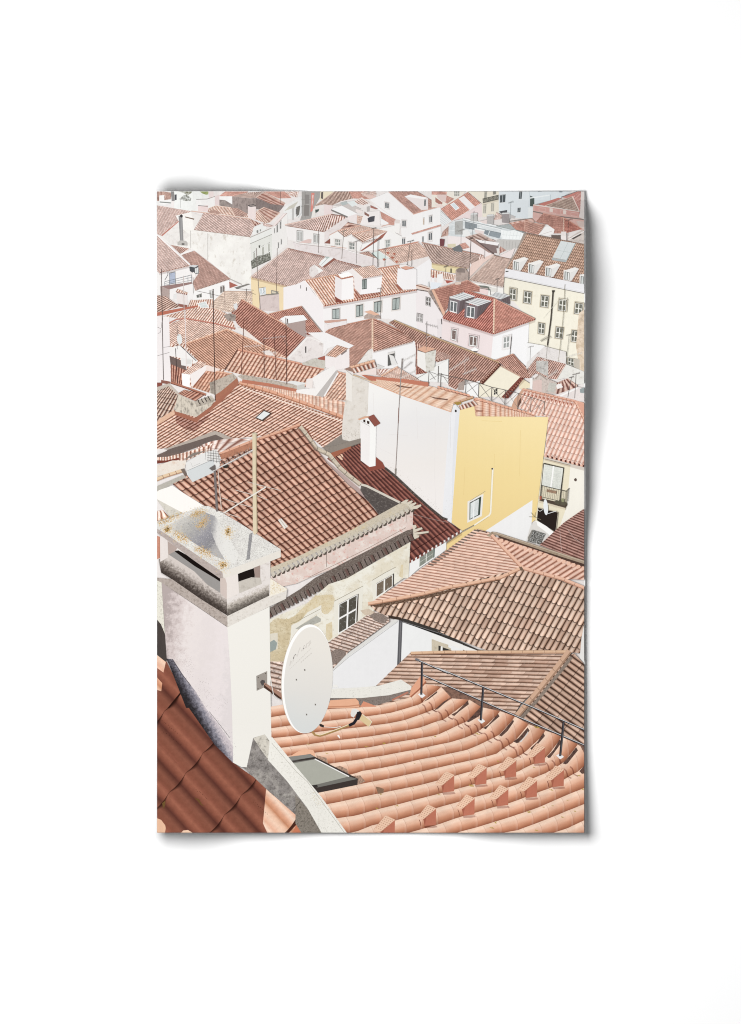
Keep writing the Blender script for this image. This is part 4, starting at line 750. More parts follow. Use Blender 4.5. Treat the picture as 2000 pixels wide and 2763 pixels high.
h = part('printed_house', 'red roof with a white flat topped chimney block')
r = h.s('roof'); r.t(A1(1230, 1345, 1585, 1265, 1830, 1560, 1475, 1640), 20, 9, stripe('#DBA594', '#A8655b', '#6d3836', rowk=.4), A1(1225, 1352, 1580, 1265, 1700, 1420, 1812, 1560, 1640, 1580, 1600, 1440, 1420, 1440, 1290, 1402)); r.cap(A1(1225, 1352, 1582, 1266), 3, '#D3a392', '#9a6256'); r.l(A1(1582, 1266, 1815, 1560), 3, '#a9a09a'); r.eave(B2(100, 160)[0], B2(290, 158)[0], 8, 3, '#a4685f', '#5d302d')
c = h.s('chimney'); c.p(B1(1430, 50, 1620, 12, 1622, 205, 1540, 160, 1420, 82), ink('#AF9d97', .05)); c.p(B1(1340, 5, 1400, -30, 1600, -40, 1642, 12, 1430, 52), ink('#F0EEED', .02)); c.l(B1(1425, 0, 1430, 60), 2.5, '#4b4744')

# ---------------- left middle roofs
h = part('printed_house', 'orange hip roof behind thin aerial masts')
h.s('roof').t(B1(150, 290, 700, 500, 560, 700, 20, 500), 18, 8, FARO, B1(140, 280, 340, 260, 470, 450, 740, 545, 760, 600, 600, 700, 400, 745, 160, 700))
r = h.s('roof'); r.t(B1(770, 112, 1280, 335, 1150, 480, 640, 260), 18, 5, stripe('#EBC0ab', '#DBA58f', '#A8705f', rowk=.3), B1(770, 115, 1285, 338, 1430, 425, 1170, 395, 890, 340))
r.t(B1(325, 275, 770, 115, 1170, 448, 725, 612), 19, 14, tile([(0, '#7d4a3d'), (.15, '#8f5b4c'), (.35, '#D39c84'), (.55, '#EBBda5'), (.75, '#D9a48c'), (.92, '#9a6251'), (1, '#7d4a3d')], rowk=.6, var=.1), B1(325, 278, 770, 115, 1240, 350, 1170, 392, 890, 328, 752, 545, 640, 548, 450, 455))
r.cap(B1(330, 270, 770, 116), 5, '#E9BFa8', '#B57a67', 13); r.cap(B1(770, 116, 1290, 342), 5, '#EBBFa8', '#B57a67', 14); r.l(B1(890, 325, 748, 545), 1.6, '#6d463c')
h.p(B1(880, 90, 960, 110, 1180, 290, 1000, 200), ink('#EADBD1', .06)); h.p(B1(1150, 350, 1230, 340, 1290, 400, 1200, 395), ink('#E9DDD5', .1, 20))
h = part('printed_house', 'white wall with an aerial mast at the left edge'); h.p(B1(10, -10, 147, -10, 166, 685, 10, 692), ink('#EDE6E4', .03)); h.p(B1(60, 660, 160, 680, 150, 710, 60, 695), '#8f5f57')
h = part('printed_terrace', 'white parapet with an air conditioner and a grey dish')
h.p(B1(150, 400, 330, 470, 340, 560, 165, 520), ink('#74645f', .15, 18)); h.t(B1(165, 490, 335, 560, 290, 740, 165, 690), 6, 7, stripe('#D39C89', '#A76b5d', '#6d3f38', rowk=.5)); h.p(B1(270, 425, 396, 428, 392, 522, 278, 502), ink('#E6E3DF', .03)); h.p(B1(335, 440, 385, 442, 383, 490, 336, 488), '#d3d1cc')
h.p(B1(148, 312, 270, 288, 462, 458, 405, 490, 396, 430, 270, 425, 150, 400), ink('#EFEBE7', .03)); h.l(B1(270, 292, 440, 455), 2, '#4f4946'); d = h.s('satellite_dish'); d.p(B1(232, 190, 250, 165, 272, 170, 288, 215, 284, 262, 262, 282, 240, 262, 230, 220), ink('#DCE0DF', .03)); d.l(B1(232, 255, 236, 330), 1, '#77706e')
h = part('printed_house', 'orange roof with a bright white chimney')
r = h.s('roof'); r.t(B1(545, 550, 810, 590, 640, 860, 370, 800), 8, 6, tile([(0, '#8b5142'), (.2, '#B97d69'), (.45, '#E6B39b'), (.7, '#DDa68d'), (1, '#8b5142')], rowk=.6), B1(540, 555, 745, 575, 820, 600, 600, 700, 580, 800, 395, 742)); r.p(B1(540, 565, 400, 740, 440, 742, 560, 600), shadow_film((.75, .65, .62))); r.cap(B1(540, 552, 640, 570, 830, 600), 5, '#E5B39c', '#B47a67', 6)  # the over-printed patch paints shadow beside the white chimney
c = h.s('chimney'); c.p(B1(283, 590, 372, 602, 370, 742, 290, 722), ink('#FBFAF8', .01)); c.p(B1(370, 602, 552, 498, 542, 565, 392, 742), ink('#EEE4E1', .02)); c.t(B1(480, 452, 548, 485, 372, 604, 285, 588), 4, 5, FARO); c.p(B1(552, 498, 700, 545, 640, 575, 540, 560), ink('#EBD3CA', .05))

h = part('printed_house', 'long orange tiled roof with big round tiles')
r = h.s('roof'); r.t(B1(890, 332, 1822, 552, 1680, 778, 745, 560), 24, 5.6, tile([(0, '#7d463a'), (.14, '#9d6453'), (.36, '#E3B09a'), (.6, '#F2CBB7'), (.8, '#DDa48d'), (1, '#7d463a')], row='#5f372e', rowk=.75, roww=.16, var=.1), B1(888, 330, 1600, 490, 1822, 548, 1700, 640, 1692, 752, 1622, 742, 1530, 700, 1430, 682, 1180, 642, 930, 602, 755, 562)); r.cap(B1(890, 332, 1590, 492, 1822, 548), 5.6, '#DFA591', '#A9685a', 18); r.l(B1(886, 338, 750, 555), 2.2, '#5f463e')
h.p(B2(110, 650, 180, 640, 175, 760, 100, 742), '#E9DED8')

# ---------------- centre: pyramid roof, long roof, white walls
h = part('printed_house', 'white house with a pyramid roof and pale hip caps')
h.p(B2(120, 150, 310, 145, 625, 290, 575, 322, 440, 290, 340, 320, 290, 395, 292, 262), ink('#EFEBE9', .03)); h.p(B2(688, 500, 820, 335, 1292, 238, 1290, 600, 1100, 620, 840, 560), ink('#F1EFED', .02)); h.p(B2(630, 510, 780, 330, 822, 335, 822, 500), ink('#E5E1DA', .06, 14, h2='#bfb9af', thr=.6))
r = h.s('roof'); PL = stripe('#DDAF9f', '#B57f72', '#74433c', rowk=.35)
r.t(B2(310, 145, 820, 5, 320, 555, -190, 695), 26, 17, PL, B2(310, 145, 380, 98, 820, 3, 825, 310, 770, 345, 640, 510, 568, 515, 570, 322, 622, 290)); r.t(B2(820, 3, 827, 352, 1300, 572, 1294, 222), 17, 9, PL, B2(820, 3, 905, 30, 1000, 78, 1294, 212, 1255, 244, 830, 352))
r.cap(B2(826, 0, 826, 330), 6.5, '#EDCFBA', '#C08f7e', 10); r.cap(B2(310, 145, 400, 92, 820, 2), 3.4, '#CF9c8c', '#8f5b50', 12); r.cap(B2(830, 2, 905, 28, 1296, 216), 3.4, '#CF9c8c', '#8f5b50', 14); r.eave(B2(830, 354)[0], B2(1256, 246)[0], 26, 1.6, '#EAC9B8')
h.w(B2(987, 382, 1062, 364, 1062, 490, 986, 515), 1, 1, '#9d9a95', '#5d5c5a', bar=.05); h.p(B2(1000, 388, 1048, 400, 1090, 492, 1030, 502), ink('#E0DEDA', .03)); h.p(B2(985, 370, 1060, 350, 1062, 372, 985, 392), '#D9D4CF')
h.p(B2(870, 490, 950, 520, 900, 540, 860, 530), ink('#DAD6D1', .15, 24))
c = h.s('chimney'); c.p(B2(302, 40, 340, 62, 540, 15, 545, 60, 400, 95, 345, 115, 300, 150), ink('#E9E2E0', .04, 14, h2='#c9bdb9', thr=.62)); c.p(B2(300, 22, 545, 4, 545, 20, 342, 48, 305, 42), ink('#CFA598', .08))
h = part('printed_chimney', 'tile capped white chimney block'); h.p(B2(310, 402, 420, 415, 572, 318, 574, 530, 400, 560, 310, 520), ink('#EDE4E2', .03)); h.t(B2(440, 283, 562, 320, 425, 420, 318, 395), 5, 3, tile([(0, '#7d463a'), (.3, '#D39c87'), (.6, '#F0C9b4'), (1, '#7d463a')])); h.p(B2(480, 380, 540, 335, 548, 350, 490, 395), '#8d807b')
h = part('printed_parapet', 'grey coping and white sloped wall between orange roofs'); h.p(B2(60, 482, 200, 428, 312, 452, 312, 540, 70, 500), ink('#D0CBc0', .1, 18, h2='#9d978c', thr=.6)); h.p(B2(230, 425, 310, 400, 310, 450, 240, 440), ink('#a8625a', .1))

h = part('printed_house', 'long ochre ridged roof running down to a cream gable')
h.p(B3(-40, 490, 130, 428, 122, 715, -40, 640), ink('#EFEDEA', .03))
r = h.s('roof'); r.t(B3(-500, 5, 670, 475, 440, 740, -730, 270), 54, 12, stripe('#D3A798', '#a87a6e', '#67403a', rowk=.35), B3(-520, 40, -470, 15, 0, 212, 670, 472, 640, 520, 460, 695, 300, 660, 200, 765, 120, 725, 130, 430, 0, 470, -110, 380, -230, 330, -240, 250)); r.cap(B3(-470, 18, 0, 215, 670, 474), 4.6, '#C7A88a', '#8d6f55', 30); r.eave(B3(-520, 45)[0], B3(-470, 20)[0], 4, 3, '#C79b8b')
h.s('roof').t(B3(-30, 350, 60, 360, 150, 410, -10, 450), 10, 3, FARD, B3(-20, 350, 70, 365, 170, 415, 0, 460))
h = part('printed_house', 'small roofs behind a thin white aerial pole')
h.p(B2(1280, 600, 1420, 560, 1642, 440, 1642, 690, 1440, 680, 1330, 665), ink('#EFEDEA', .03)); h.s('roof').t(B2(1290, 470, 1345, 485, 1415, 585, 1290, 605), 6, 5, stripe('#C98d80', '#96574f', '#5d3330'))
h.s('roof').t(B2(1295, 265, 1500, 320, 1500, 480, 1290, 470), 10, 6, FARD, B2(1295, 262, 1380, 300, 1310, 340, 1310, 500, 1285, 520))
r = h.s('roof'); r.t(B2(860, 545, 1040, 538, 920, 625, 862, 605), 5, 12, FARP, B2(860, 545, 1040, 538, 918, 625, 862, 608)); r.t(B2(930, 625, 1100, 525, 1340, 672, 1180, 720), 15, 4, FARO, B2(930, 625, 1100, 525, 1345, 672, 1260, 690)); r.cap(B2(915, 622, 1095, 520), 5, '#E9C2ad', '#B98573', 6)
c = h.s('chimney'); c.p(B2(1308, 345, 1392, 370, 1400, 575, 1308, 510), ink('#EFEBE5', .03)); c.p(B2(1390, 370, 1510, 338, 1490, 560, 1400, 575), ink('#DAD6CC', .08, 14, h2='#b0aa9d', thr=.58)); c.p(B2(1308, 330, 1375, 296, 1510, 322, 1392, 366), ink('#DFAE99', .06)); c.l(B2(1308, 336, 1392, 368, 1508, 330), 1.2, '#7d6a60')

h = part('printed_house', 'cream gable house with dark red scalloped verges')
r = h.s('roof'); r.t(B3(640, 448, 822, 383, 1030, 640, 850, 705), 11, 8, stripe('#DFB09f', '#A76e62', '#663a35', rowk=.4), B3(640, 450, 822, 383, 955, 520, 1012, 642, 900, 640, 690, 490)); r.cap(B3(625, 455, 820, 383), 4, '#CFA08f', '#965f53', 6); r.cap(B3(822, 385, 965, 560), 3.4, '#B5867a', '#7d4f47', 9)
h.p(B3(500, 702, 682, 512, 905, 622, 710, 860, 600, 840, 430, 850, 440, 705), ink('#EDE4CC', .025, 6)); h.p(B3(880, 702, 932, 655, 1002, 700, 1012, 745, 890, 770), ink('#EADFC2', .03)); h.p(B3(280, 722, 465, 668, 452, 705, 442, 850, 350, 830, 285, 770), ink('#F3F1EF', .02))
r.p(B3(465, 690, 668, 480, 690, 500, 492, 712), ink('#6b3f38', .1)); r.eave(B3(470, 690)[0], B3(672, 488)[0], 11, 4, '#B98d7e', '#5b332e', (.7, .5)); r.p(B3(690, 500, 905, 618, 900, 632, 690, 520), ink('#C9a594', .2, 30)); r.p(B3(690, 850, 895, 632, 942, 640, 765, 862), ink('#7d4540', .1)); r.eave(B3(715, 858)[0], B3(925, 645)[0], 10, 4, '#A96f64', '#54302c', (.7, .5))
h.w(B3(612, 772, 652, 748, 652, 812, 610, 826), 2, 2, '#D9D3c3', '#45443f', bar=.1); h.p(B3(1005, 640, 1032, 636, 1028, 760, 1000, 750), ink('#EDEAE6', .03)); h.p(B3(230, 700, 300, 660, 290, 770, 220, 770), ink('#ab9c94', .25, 24))

h = part('printed_house', 'tumbledown grey walls with small broken roofs')
h.p(B3(965, 258, 1165, 292, 1100, 410, 965, 515), ink('#EFEDEC', .03)); h.p(B3(968, 470, 1160, 298, 1392, 358, 1395, 492, 1100, 412, 1005, 525, 960, 540), ink('#DED7D3', .06, 12, h2='#b0a8a2', thr=.62)); h.p(B3(1390, 490, 1590, 572, 1590, 700, 1510, 712, 1380, 640, 1290, 665), ink('#DFDCD5', .05, 10, h2='#b9b3aa', thr=.62))
r = h.s('roof'); r.t(B3(1080, 408, 1395, 490, 1290, 660, 960, 560), 17, 6, FARD, B3(975, 545, 1080, 408, 1395, 490, 1292, 655, 1190, 645, 1060, 590, 1000, 640)); r.t(B3(1330, 665, 1410, 640, 1520, 715, 1300, 780), 4, 16, FARD, B3(1275, 700, 1410, 642, 1515, 712, 1510, 745, 1330, 822, 1260, 800))
h.p(B3(1260, 830, 1520, 735, 1590, 750, 1590, 900, 1470, 885, 1310, 840), ink('#DFD4D0', .08, 12)); h.p(B3(1275, 715, 1335, 700, 1360, 740, 1300, 760), '#EDE8E4'); h.l(B3(1330, 835, 1515, 750), 4, '#F1EEEC'); h.p(B3(1540, 760, 1590, 740, 1590, 805, 1545, 800), ink('#9aa3a3', .15))
h.p(B3(1030, 660, 1110, 598, 1200, 650, 1292, 690, 1282, 812, 1140, 800, 1030, 780), ink('#CFC2BA', .12, 14, h2='#8f857d', thr=.6, sc2=8)); h.p(B3(1030, 680, 1080, 660, 1130, 660, 1130, 790, 1030, 770), ink('#D9C1BB', .06, 12)); h.l(B3(1060, 650, 1110, 600, 1190, 660), 4, '#a89b92'); h.p(B3(1070, 455, 1200, 460, 1200, 620, 1140, 600, 1070, 560), ink('#C9C6C1', .15, 18, h2='#7d7a76', thr=.58)); h.p(B3(1210, 690, 1290, 700, 1260, 800, 1190, 780), ink('#c5c2ba', .2, 20))
# ---------------- the big orange roof on the left, with its chimneys
BIG = tile([(0, '#63382e'), (.12, '#8f5848'), (.28, '#D9A28c'), (.48, '#F5D0BD'), (.7, '#E9B7a1'), (.86, '#B87f6c'), (.95, '#7d4a3c'), (1, '#63382e')], row='#553028', rowk=.85, roww=.17, var=.1, mott=.08)
h = part('printed_house', 'wide sunlit orange roof with a roof light and rough chimneys')
r = h.s('roof')
r.t(B2(-30, 850, 560, 900, 560, 1060, -30, 960), 14, 6, tile([(0, '#C48a74'), (.4, '#EBC2ab'), (.7, '#EFCDb9'), (1, '#C48a74')], row='#B07a66', rowk=.4), B1(940, 690, 1530, 790, 1610, 770, 1700, 780, 1800, 850, 2050, 900, 2055, 1060, 1640, 960, 1250, 850))
r2 = tile([(0, '#9d6250'), (.3, '#E3B099'), (.6, '#F2CDb9'), (1, '#B57a66')], rowk=.5, stag=.4)
r.t(B2(445, 575, 730, 640, 500, 920, 215, 855), 9, 7, tile([(0, '#8f5647'), (.3, '#E0AC95'), (.6, '#F2CAb5'), (1, '#8f5647')], rowk=.75), B2(440, 578, 540, 600, 535, 885, 370, 880, 288, 850)); r.cap(B2(440, 576, 540, 600), 5, '#E3B39f', '#B07a68', 2)
r.t(B1(930, 725, 2032, 1085, 1109, 1660, 7, 1300), 31, 15, BIG, B1(900, 690, 1642, 962, 2030, 1085, 2020, 1250, 1880, 1345, 1812, 1392, 1565, 1190, 1562, 1150, 1290, 1255, 820, 1295, 650, 1212, 150, 1395, 10, 1410, 10, 1150, 240, 1010, 430, 1060, 640, 895))
r.cap(B1(905, 690, 1250, 790, 1642, 925, 2032, 1068), 9.5, '#DFA78f', '#B0735d', 14, '#6d4032'); r.l(B1(940, 745, 1642, 985, 2020, 1110), 2.2, '#F0DAcb')
r.p(B1(195, 985, 430, 1075, 640, 905, 690, 870, 870, 690, 905, 700, 720, 890, 440, 1120, 215, 1040), ink('#A5695a', .08, 18)); r.p(B1(215, 1040, 440, 1118, 560, 1040, 620, 1020, 420, 1220, 310, 1190, 225, 1130), shadow_film((.62, .5, .5)))  # both patches paint the shadow area below the chimney
k = h.s('skylight'); k.p(B1(1072, 1072, 1172, 984, 1258, 1020, 1158, 1110), '#54463f'); k.p(B1(1092, 1068, 1172, 998, 1238, 1024, 1150, 1092), ink('#DEE3E2', .04, 20))
k.l(B1(1160, 1112, 1262, 1024), 1.4, '#6d4a40')
p = h.s('parapet', 'rough stone coping'); ST = ink('#C2B6a9', .12, 18, h2='#7f756c', thr=.58, sc2=12)
p.p(B1(585, 690, 640, 670, 830, 590, 885, 640, 800, 720, 690, 805, 640, 822, 590, 802), ST); p.p(B1(885, 620, 940, 603, 1240, 660, 1532, 718, 1532, 760, 1240, 700, 935, 655), ST); p.p(B1(940, 655, 1240, 700, 1530, 760, 1525, 790, 1200, 730, 930, 690), ink('#BB7765', .08))
p.p(B1(700, 790, 880, 640, 900, 690, 690, 870, 650, 900, 650, 820), ink('#A86d5c', .1)); p.p(B1(585, 690, 640, 672, 640, 822, 600, 800), ink('#A79c90', .15, 18, h2='#6b625b', thr=.55))
p.p(B1(1480, 708, 1612, 700, 1612, 775, 1530, 792, 1525, 722), ink('#CFCCC6', .08)); p.p(B1(1425, 680, 1480, 670, 1640, 695, 1612, 704, 1530, 722), '#DCDCDA')
w_ = h.s('white_wall_slope'); w_.p(B2(172, 645, 190, 625, 405, 505, 445, 572, 230, 838, 0, 800, 0, 770, 100, 755, 205, 750), ink('#EFEAE6', .03)); w_.p(B2(212, 832, 430, 556, 452, 580, 288, 845), ink('#C0BAB6', .06)); w_.l(B2(450, 585, 300, 840), 4, '#EFEBE8')
c = h.s('chimney', 'stained plaster chimney with a red tiled lid')
c.p(B1(212, 850, 245, 815, 430, 900, 600, 830, 642, 880, 600, 945, 440, 1062, 210, 1000), ink('#D9CFc0', .06, 14, h2='#57504a', thr=.57, sc2=7, st=(1.6, .5)))
c.p(B1(430, 890, 590, 835, 640, 882, 610, 905, 440, 955), ink('#BDB3a6', .15, 20, h2='#7d746a', thr=.55)); c.t(B1(310, 768, 545, 815, 430, 893, 240, 808), 7, 2, tile([(0, '#54251f'), (.35, '#B97a69'), (.6, '#DDA592'), (1, '#54251f')], rowk=.3))
for i in range(4): c.l(B1(462 + i * 34, 878 - i * 14, 468 + i * 36, 905 - i * 16, 485 + i * 36, 925 - i * 14), 2.6, '#453d3a')
c.cap(B1(165, 690, 330, 745, 545, 822), 6, '#B07464', '#6b3a31', 6)
h = part('printed_house', 'small dark jointed roof at the left edge under a pale verge')
h.t(B1(17, 790, 250, 815, 60, 1180, -220, 1050), 9, 5.2, tile([(0, '#4d2b25'), (.25, '#8f6557'), (.5, '#E0BDa9'), (.7, '#E6C9b6'), (1, '#4d2b25')], row='#3d211d', rowk=.95, roww=.2, stag=0), B1(10, 785, 150, 725, 245, 820, 205, 960, 205, 985, 100, 1060, 10, 1130)); h.p(B1(10, 745, 145, 698, 250, 805, 245, 830, 140, 730, 10, 780), ink('#C9BDB1', .1, 18)); h.p(B1(60, 1070, 200, 985, 210, 1030, 90, 1110, 10, 1150, 10, 1120), ink('#E0B79f', .12, 22)); h.p(B1(10, 690, 75, 690, 70, 720, 10, 740), ink('#8d5049', .1))

# ---------------- white building with the yellow gable
h = part('printed_house', 'tall blank white and yellow walled house under a pale tiled roof')
h.p(B2(500, 1090, 535, 850, 535, 555, 600, 610, 786, 682, 775, 1035, 700, 1100, 700, 1300, 570, 1325, 490, 1300), ink('#DBD4C9', .04, 7, h2='#c3baad', thr=.6, sc2=5)); h.p(B2(535, 558, 600, 612, 600, 900, 535, 870), ink('#E5DFD6', .03))
h.p(B2(290, 1390, 490, 1250, 500, 1310, 570, 1325, 690, 1295, 690, 1320, 500, 1400, 480, 1470, 330, 1460), ink('#8d847c', .1, 12)); h.p(B2(480, 1395, 700, 1310, 700, 1345, 520, 1420), ink('#5d544e', .15, 18))  # first patch is wall painted in a shadow tone
h.g(B2(783, 686, 1115, 818, 1674, 1006, 1582, 2160, 950, 1615, 850, 1510, 690, 1510, 690, 1100, 770, 1035), B2(1100, 760)[0], B2(1250, 1950)[0], [(0, '#F0EDE9'), (.3, '#E6E3E2'), (.7, '#E9E3DE'), (1, '#EDE7E3')], .1, 2, .008)
h.p(B3(148, 928, 200, 925, 245, 980, 222, 1402) + C3(212, 0, 155, 812, 55, 745, 105, 0), ink('#E7E7E9', .015, 5)); h.p(B3(205, 930, 246, 982, 210, 1402) + C3(205, 0, 150, 800, 170, 0), ink('#DEDFE3', .02)); h.p(B3(190, 985, 202, 982, 212, 992, 210, 1008, 198, 1012, 190, 1004), '#3a3836')
h.l(B3(148, 1000, 140, 1400), .8, '#cfcdcd')
h.s('yellow_wall', 'plain yellow gable wall').g(C3(245, -420, 415, -468, 418, -350, 1202, -340, 1160, 0, 1085, 600, 1062, 770, 1010, 810, 1030, 560, 520, 892, 430, 885, 90, 1110, 85, 1030, 265, 890, 155, 800, 212, 0), B3(700, 1050)[0], C3(500, 850)[0], [(0, '#F3DEAA'), (.5, '#F0D89d'), (1, '#EDD296')], .15, 1.5, .008)
h.p(C3(1030, 558, 1020, 830, 970, 1010, 515, 895), ink('#EDECEB', .015))
for a in ((830, 800, 840, 1100, 835, 1400), (1300, 960, 1310, 1300), (1500, 1100, 1495, 1700, 1505, 2050), (1000, 1250, 1200, 1262), (900, 1400, 1060, 1480)): h.l(B2(*a), .7, '#DED8D3')
for a in ((620, 60, 600, 500), (900, -200, 890, 300), (300, 200, 285, 500), (480, -300, 700, -290)): h.l(C3(*a), .8, '#E6CB8f')
h.sp(C3(60, 745, 150, 812, 212, 700, 160, 400), 90, .9, '#cfcac6', 4); h.sp(B2(960, 1580, 1560, 2110, 1550, 2060, 980, 1540), 260, .9, '#C9c0b8', 5); h.sp(C3(265, 885, 430, 885, 1030, 560, 500, 850), 120, .8, '#DDBf80', 5); h.sp(B2(500, 1200, 700, 1200, 690, 1300, 500, 1300), 160, 1, '#A89e92', 5)
r = h.s('roof'); PALE = tile([(0, '#C78f76'), (.25, '#E8BB9f'), (.6, '#F3D3ba'), (1, '#D9a68a')], row='#AD745d', rowk=.7, roww=.2, sag=.25, stag=0, var=.07, mott=.05)
r.t(B2(860, 648, 1880, 852, 1690, 1012, 800, 684), 24, 9.5, PALE, B2(800, 684, 860, 648, 1440, 728, 1642, 775, 1872, 850, 1700, 910, 1672, 1010, 1115, 822))
PALE2 = tile([(0, '#B9755f'), (.25, '#E3ae94'), (.6, '#F1CDb6'), (1, '#D09a82')], row='#96584a', rowk=.75, roww=.22, sag=.25, stag=0, var=.07)
r.t(B3(395, 855, 1062, 1040, 1062, 1100, 395, 1060), 22, 7, PALE2, B3(390, 868, 445, 850, 1065, 1040, 1055, 1060, 415, 1054))
r.p(B2(1055, 706, 1120, 722, 1250, 742, 1250, 752, 1110, 738), '#7d5a4f'); r.p(B2(1425, 832, 1500, 850, 1640, 868, 1630, 882, 1490, 862), '#7d5a4f'); r.p(B3(-5, 862, 100, 872, 108, 880, 0, 870), '#7d5a4f'); r.p(B3(415, 990, 495, 992, 490, 1004, 418, 1004), '#8d5548')
r.l(B2(790, 686, 1115, 820, 1672, 1008), 1.6, '#E0A98c')
for (a, b, n) in ((B3(0, 738)[0], B3(352, 832)[0], 9), (B3(400, 862)[0], B3(1050, 1036)[0], 14)):
    for i in range(n):
        t = (i + .5) / n; x, y = a[0] + (b[0] - a[0]) * t, a[1] + (b[1] - a[1]) * t
        r.p([(x - 6, y - 2.6), (x - 1, y - 4), (x + 5, y - 1), (x + 6, y + 2.4), (x, y + 3)], ink('#E2A993', .05)); r.l([(x - 6, y + 1.5), (x + 1, y + 4), (x + 6, y + 3)], 1.3, '#8d5244')
r.p(B2(690, 600, 862, 628, 862, 672, 800, 668), ink('#BF7262', .04)); r.p(B2(860, 625, 1200, 655, 1432, 688, 1425, 735, 1150, 690, 860, 655), ink('#C57b69', .04)); r.l(B2(610, 605, 800, 672, 870, 692), 2.4, '#D5b491')
h.p(B2(640, 592, 866, 525, 862, 606, 655, 606), ink('#EBD6D0', .03)); r.t(B2(580, 530, 845, 452, 870, 520, 620, 592), 6, 1, tile([(0, '#5d332b'), (.3, '#B57867'), (.6, '#F0D0bf'), (1, '#5d332b')], rowk=0)); r.cap(B2(575, 530, 845, 455), 7, '#E6B8a0', '#B98570', 5); r.p(B2(512, 545, 580, 520, 640, 585, 560, 560), ink('#9d7d72', .15))
r.t(B3(230, 940, 400, 880, 445, 930, 250, 990), 5, 1, tile([(0, '#5d332b'), (.3, '#B57867'), (.6, '#F0D0bf'), (1, '#5d332b')], rowk=0), B3(235, 940, 400, 885, 445, 928, 415, 940, 250, 986)); r.cap(B3(178, 915, 390, 846), 7.5, '#CFA58c', '#A07a50', 3); r.p(B3(180, 905, 250, 895, 260, 920, 215, 935), ink('#A98a4c', .2, 24))
w = h.w(C3(350, 588, 475, 520, 462, 716, 348, 775), 1, 1, '#44504a', '#DDE3E0', sur='#E8E4DD', k=1.38, bar=.08); w.p(C3(452, 532, 476, 520, 462, 716, 440, 728), '#465149'); w.l(C3(398, 565, 392, 752), 2, '#F3F3F0'); w.l(C3(350, 570, 520, 462), 1, '#8f8a80')
d = h.s('drainpipe'); d.l(C3(601, 215, 576, 700, 560, 725, 400, 832), 4.6, '#F3EBD6'); d.l(C3(590, 225, 567, 690), .8, '#CDB67C'); d.l(C3(560, 735, 402, 840), 1, '#CDB67C'); d.p(C3(584, 212, 604, 210, 602, 228, 588, 230), '#55504a'); d.l(C3(400, 830, 265, 905, 60, 1050), 3.4, '#A89e8c'); d.l(C3(400, 826, 262, 897), 1, '#6d6a5f')  # thin tan lines paint the pipe's shadow
h.l(B2(1148, 430, 1112, 880, 1085, 1402) + C2(1068, 300), 1.5, '#9a8b85'); h.l(B2(1106, 960, 1100, 1130), 1.6, '#7d4f45'); h.p(C2(1062, 220, 1082, 215, 1078, 285, 1064, 290), '#8f8880')

# ---------------- dark red lean-to
h = part('printed_roof', 'dark maroon mossy roof in shade between two houses')
h.t(C2(280, 60, 720, -60, 1790, 885, 1215, 1240), 13.5, 13, tile([(0, '#46282a'), (.2, '#5f3834'), (.45, '#8d5049'), (.62, '#A86d63'), (.8, '#7a4640'), (1, '#46282a')], row='#2b1515', rowk=.5, roww=.12, var=.14, lich='#9a8079', licht=.7),
    C2(330, 110, 380, 75, 560, 5, 700, -60, 700, 110, 795, 200, 860, 175, 950, 200, 1060, 300, 1270, 490, 1570, 740, 1785, 885, 1215, 1240, 1215, 990, 1120, 570, 700, 400))
h.p(C2(370, 50, 560, -30, 600, -40, 590, 0, 400, 100), ink('#A0604f', .06)); h.p(C2(270, -10, 420, -30, 700, -110, 700, -60, 380, 45), ink('#8f857c', .12)); h.p(C2(695, 115, 795, 195, 860, 180, 850, 85, 930, 150, 960, 210, 800, 245), ink('#8d4c44', .05))
h.p(C2(440, 85, 470, 75, 505, 120, 485, 125), '#E6C0a9'); h.p(C2(475, 62, 495, 60, 510, 95, 495, 95), '#E6C0a9')
h.l(C2(955, 210, 1070, 300, 1270, 490, 1450, 650, 1575, 750, 1630, 770), 6, ink('#4b4440', .3, 30, h2='#8f857c', thr=.6, sc2=20))
h.eave(C2(1215, 1235)[0], C2(1785, 885)[0], 13, 5, '#7d4640', '#E5DFDA', (.1, 1)); h.l(C2(1230, 1125, 1642, 870), 2, '#3b1d1c'); h.l(C2(1265, 710, 1450, 760, 1642, 800), .7, '#A99e98')
wn = part('printed_house', 'low wall with a small paned window under the maroon roof'); wn.p(C2(1215, 1245, 1330, 1185, 1490, 1085, 1560, 1045, 1620, 1010, 1620, 1090, 1560, 1140, 1320, 1300, 1210, 1402), ink('#ECEBE8', .03)); wn.w(C2(1330, 1182, 1482, 1088, 1478, 1180, 1326, 1285), 2, 2, '#DDDCD2', '#8d9187', bar=.05); wn.p(C2(1480, 1085, 1498, 1075, 1492, 1175, 1478, 1182), '#5d6a62')
c = part('printed_chimney', 'slim white chimney with a small red gabled lid')
c.p(B2(697, 1112, 795, 1165, 790, 1602, 695, 1532), ink('#EDE8E5', .02)); c.p(B2(795, 1165, 862, 1140, 855, 1590, 790, 1602), ink('#F4F2EE', .015)); c.p(B2(712, 1090, 772, 1050, 850, 1150, 800, 1168), ink('#F3F0EC', .02)); c.p(B2(722, 1090, 746, 1090, 746, 1122, 724, 1116), '#3f302c'); c.p(B2(762, 1100, 790, 1110, 788, 1142, 764, 1132), '#3f302c')
l = c.s('roof'); l.p(B2(768, 1062, 835, 1034, 908, 1130, 848, 1168), ink('#8f524c', .06)); l.p(B2(660, 1085, 740, 1055, 780, 1052, 785, 1066, 682, 1096), ink('#DBAB93', .05)); l.l(B2(770, 1062, 848, 1165), 1.5, '#6b3732')

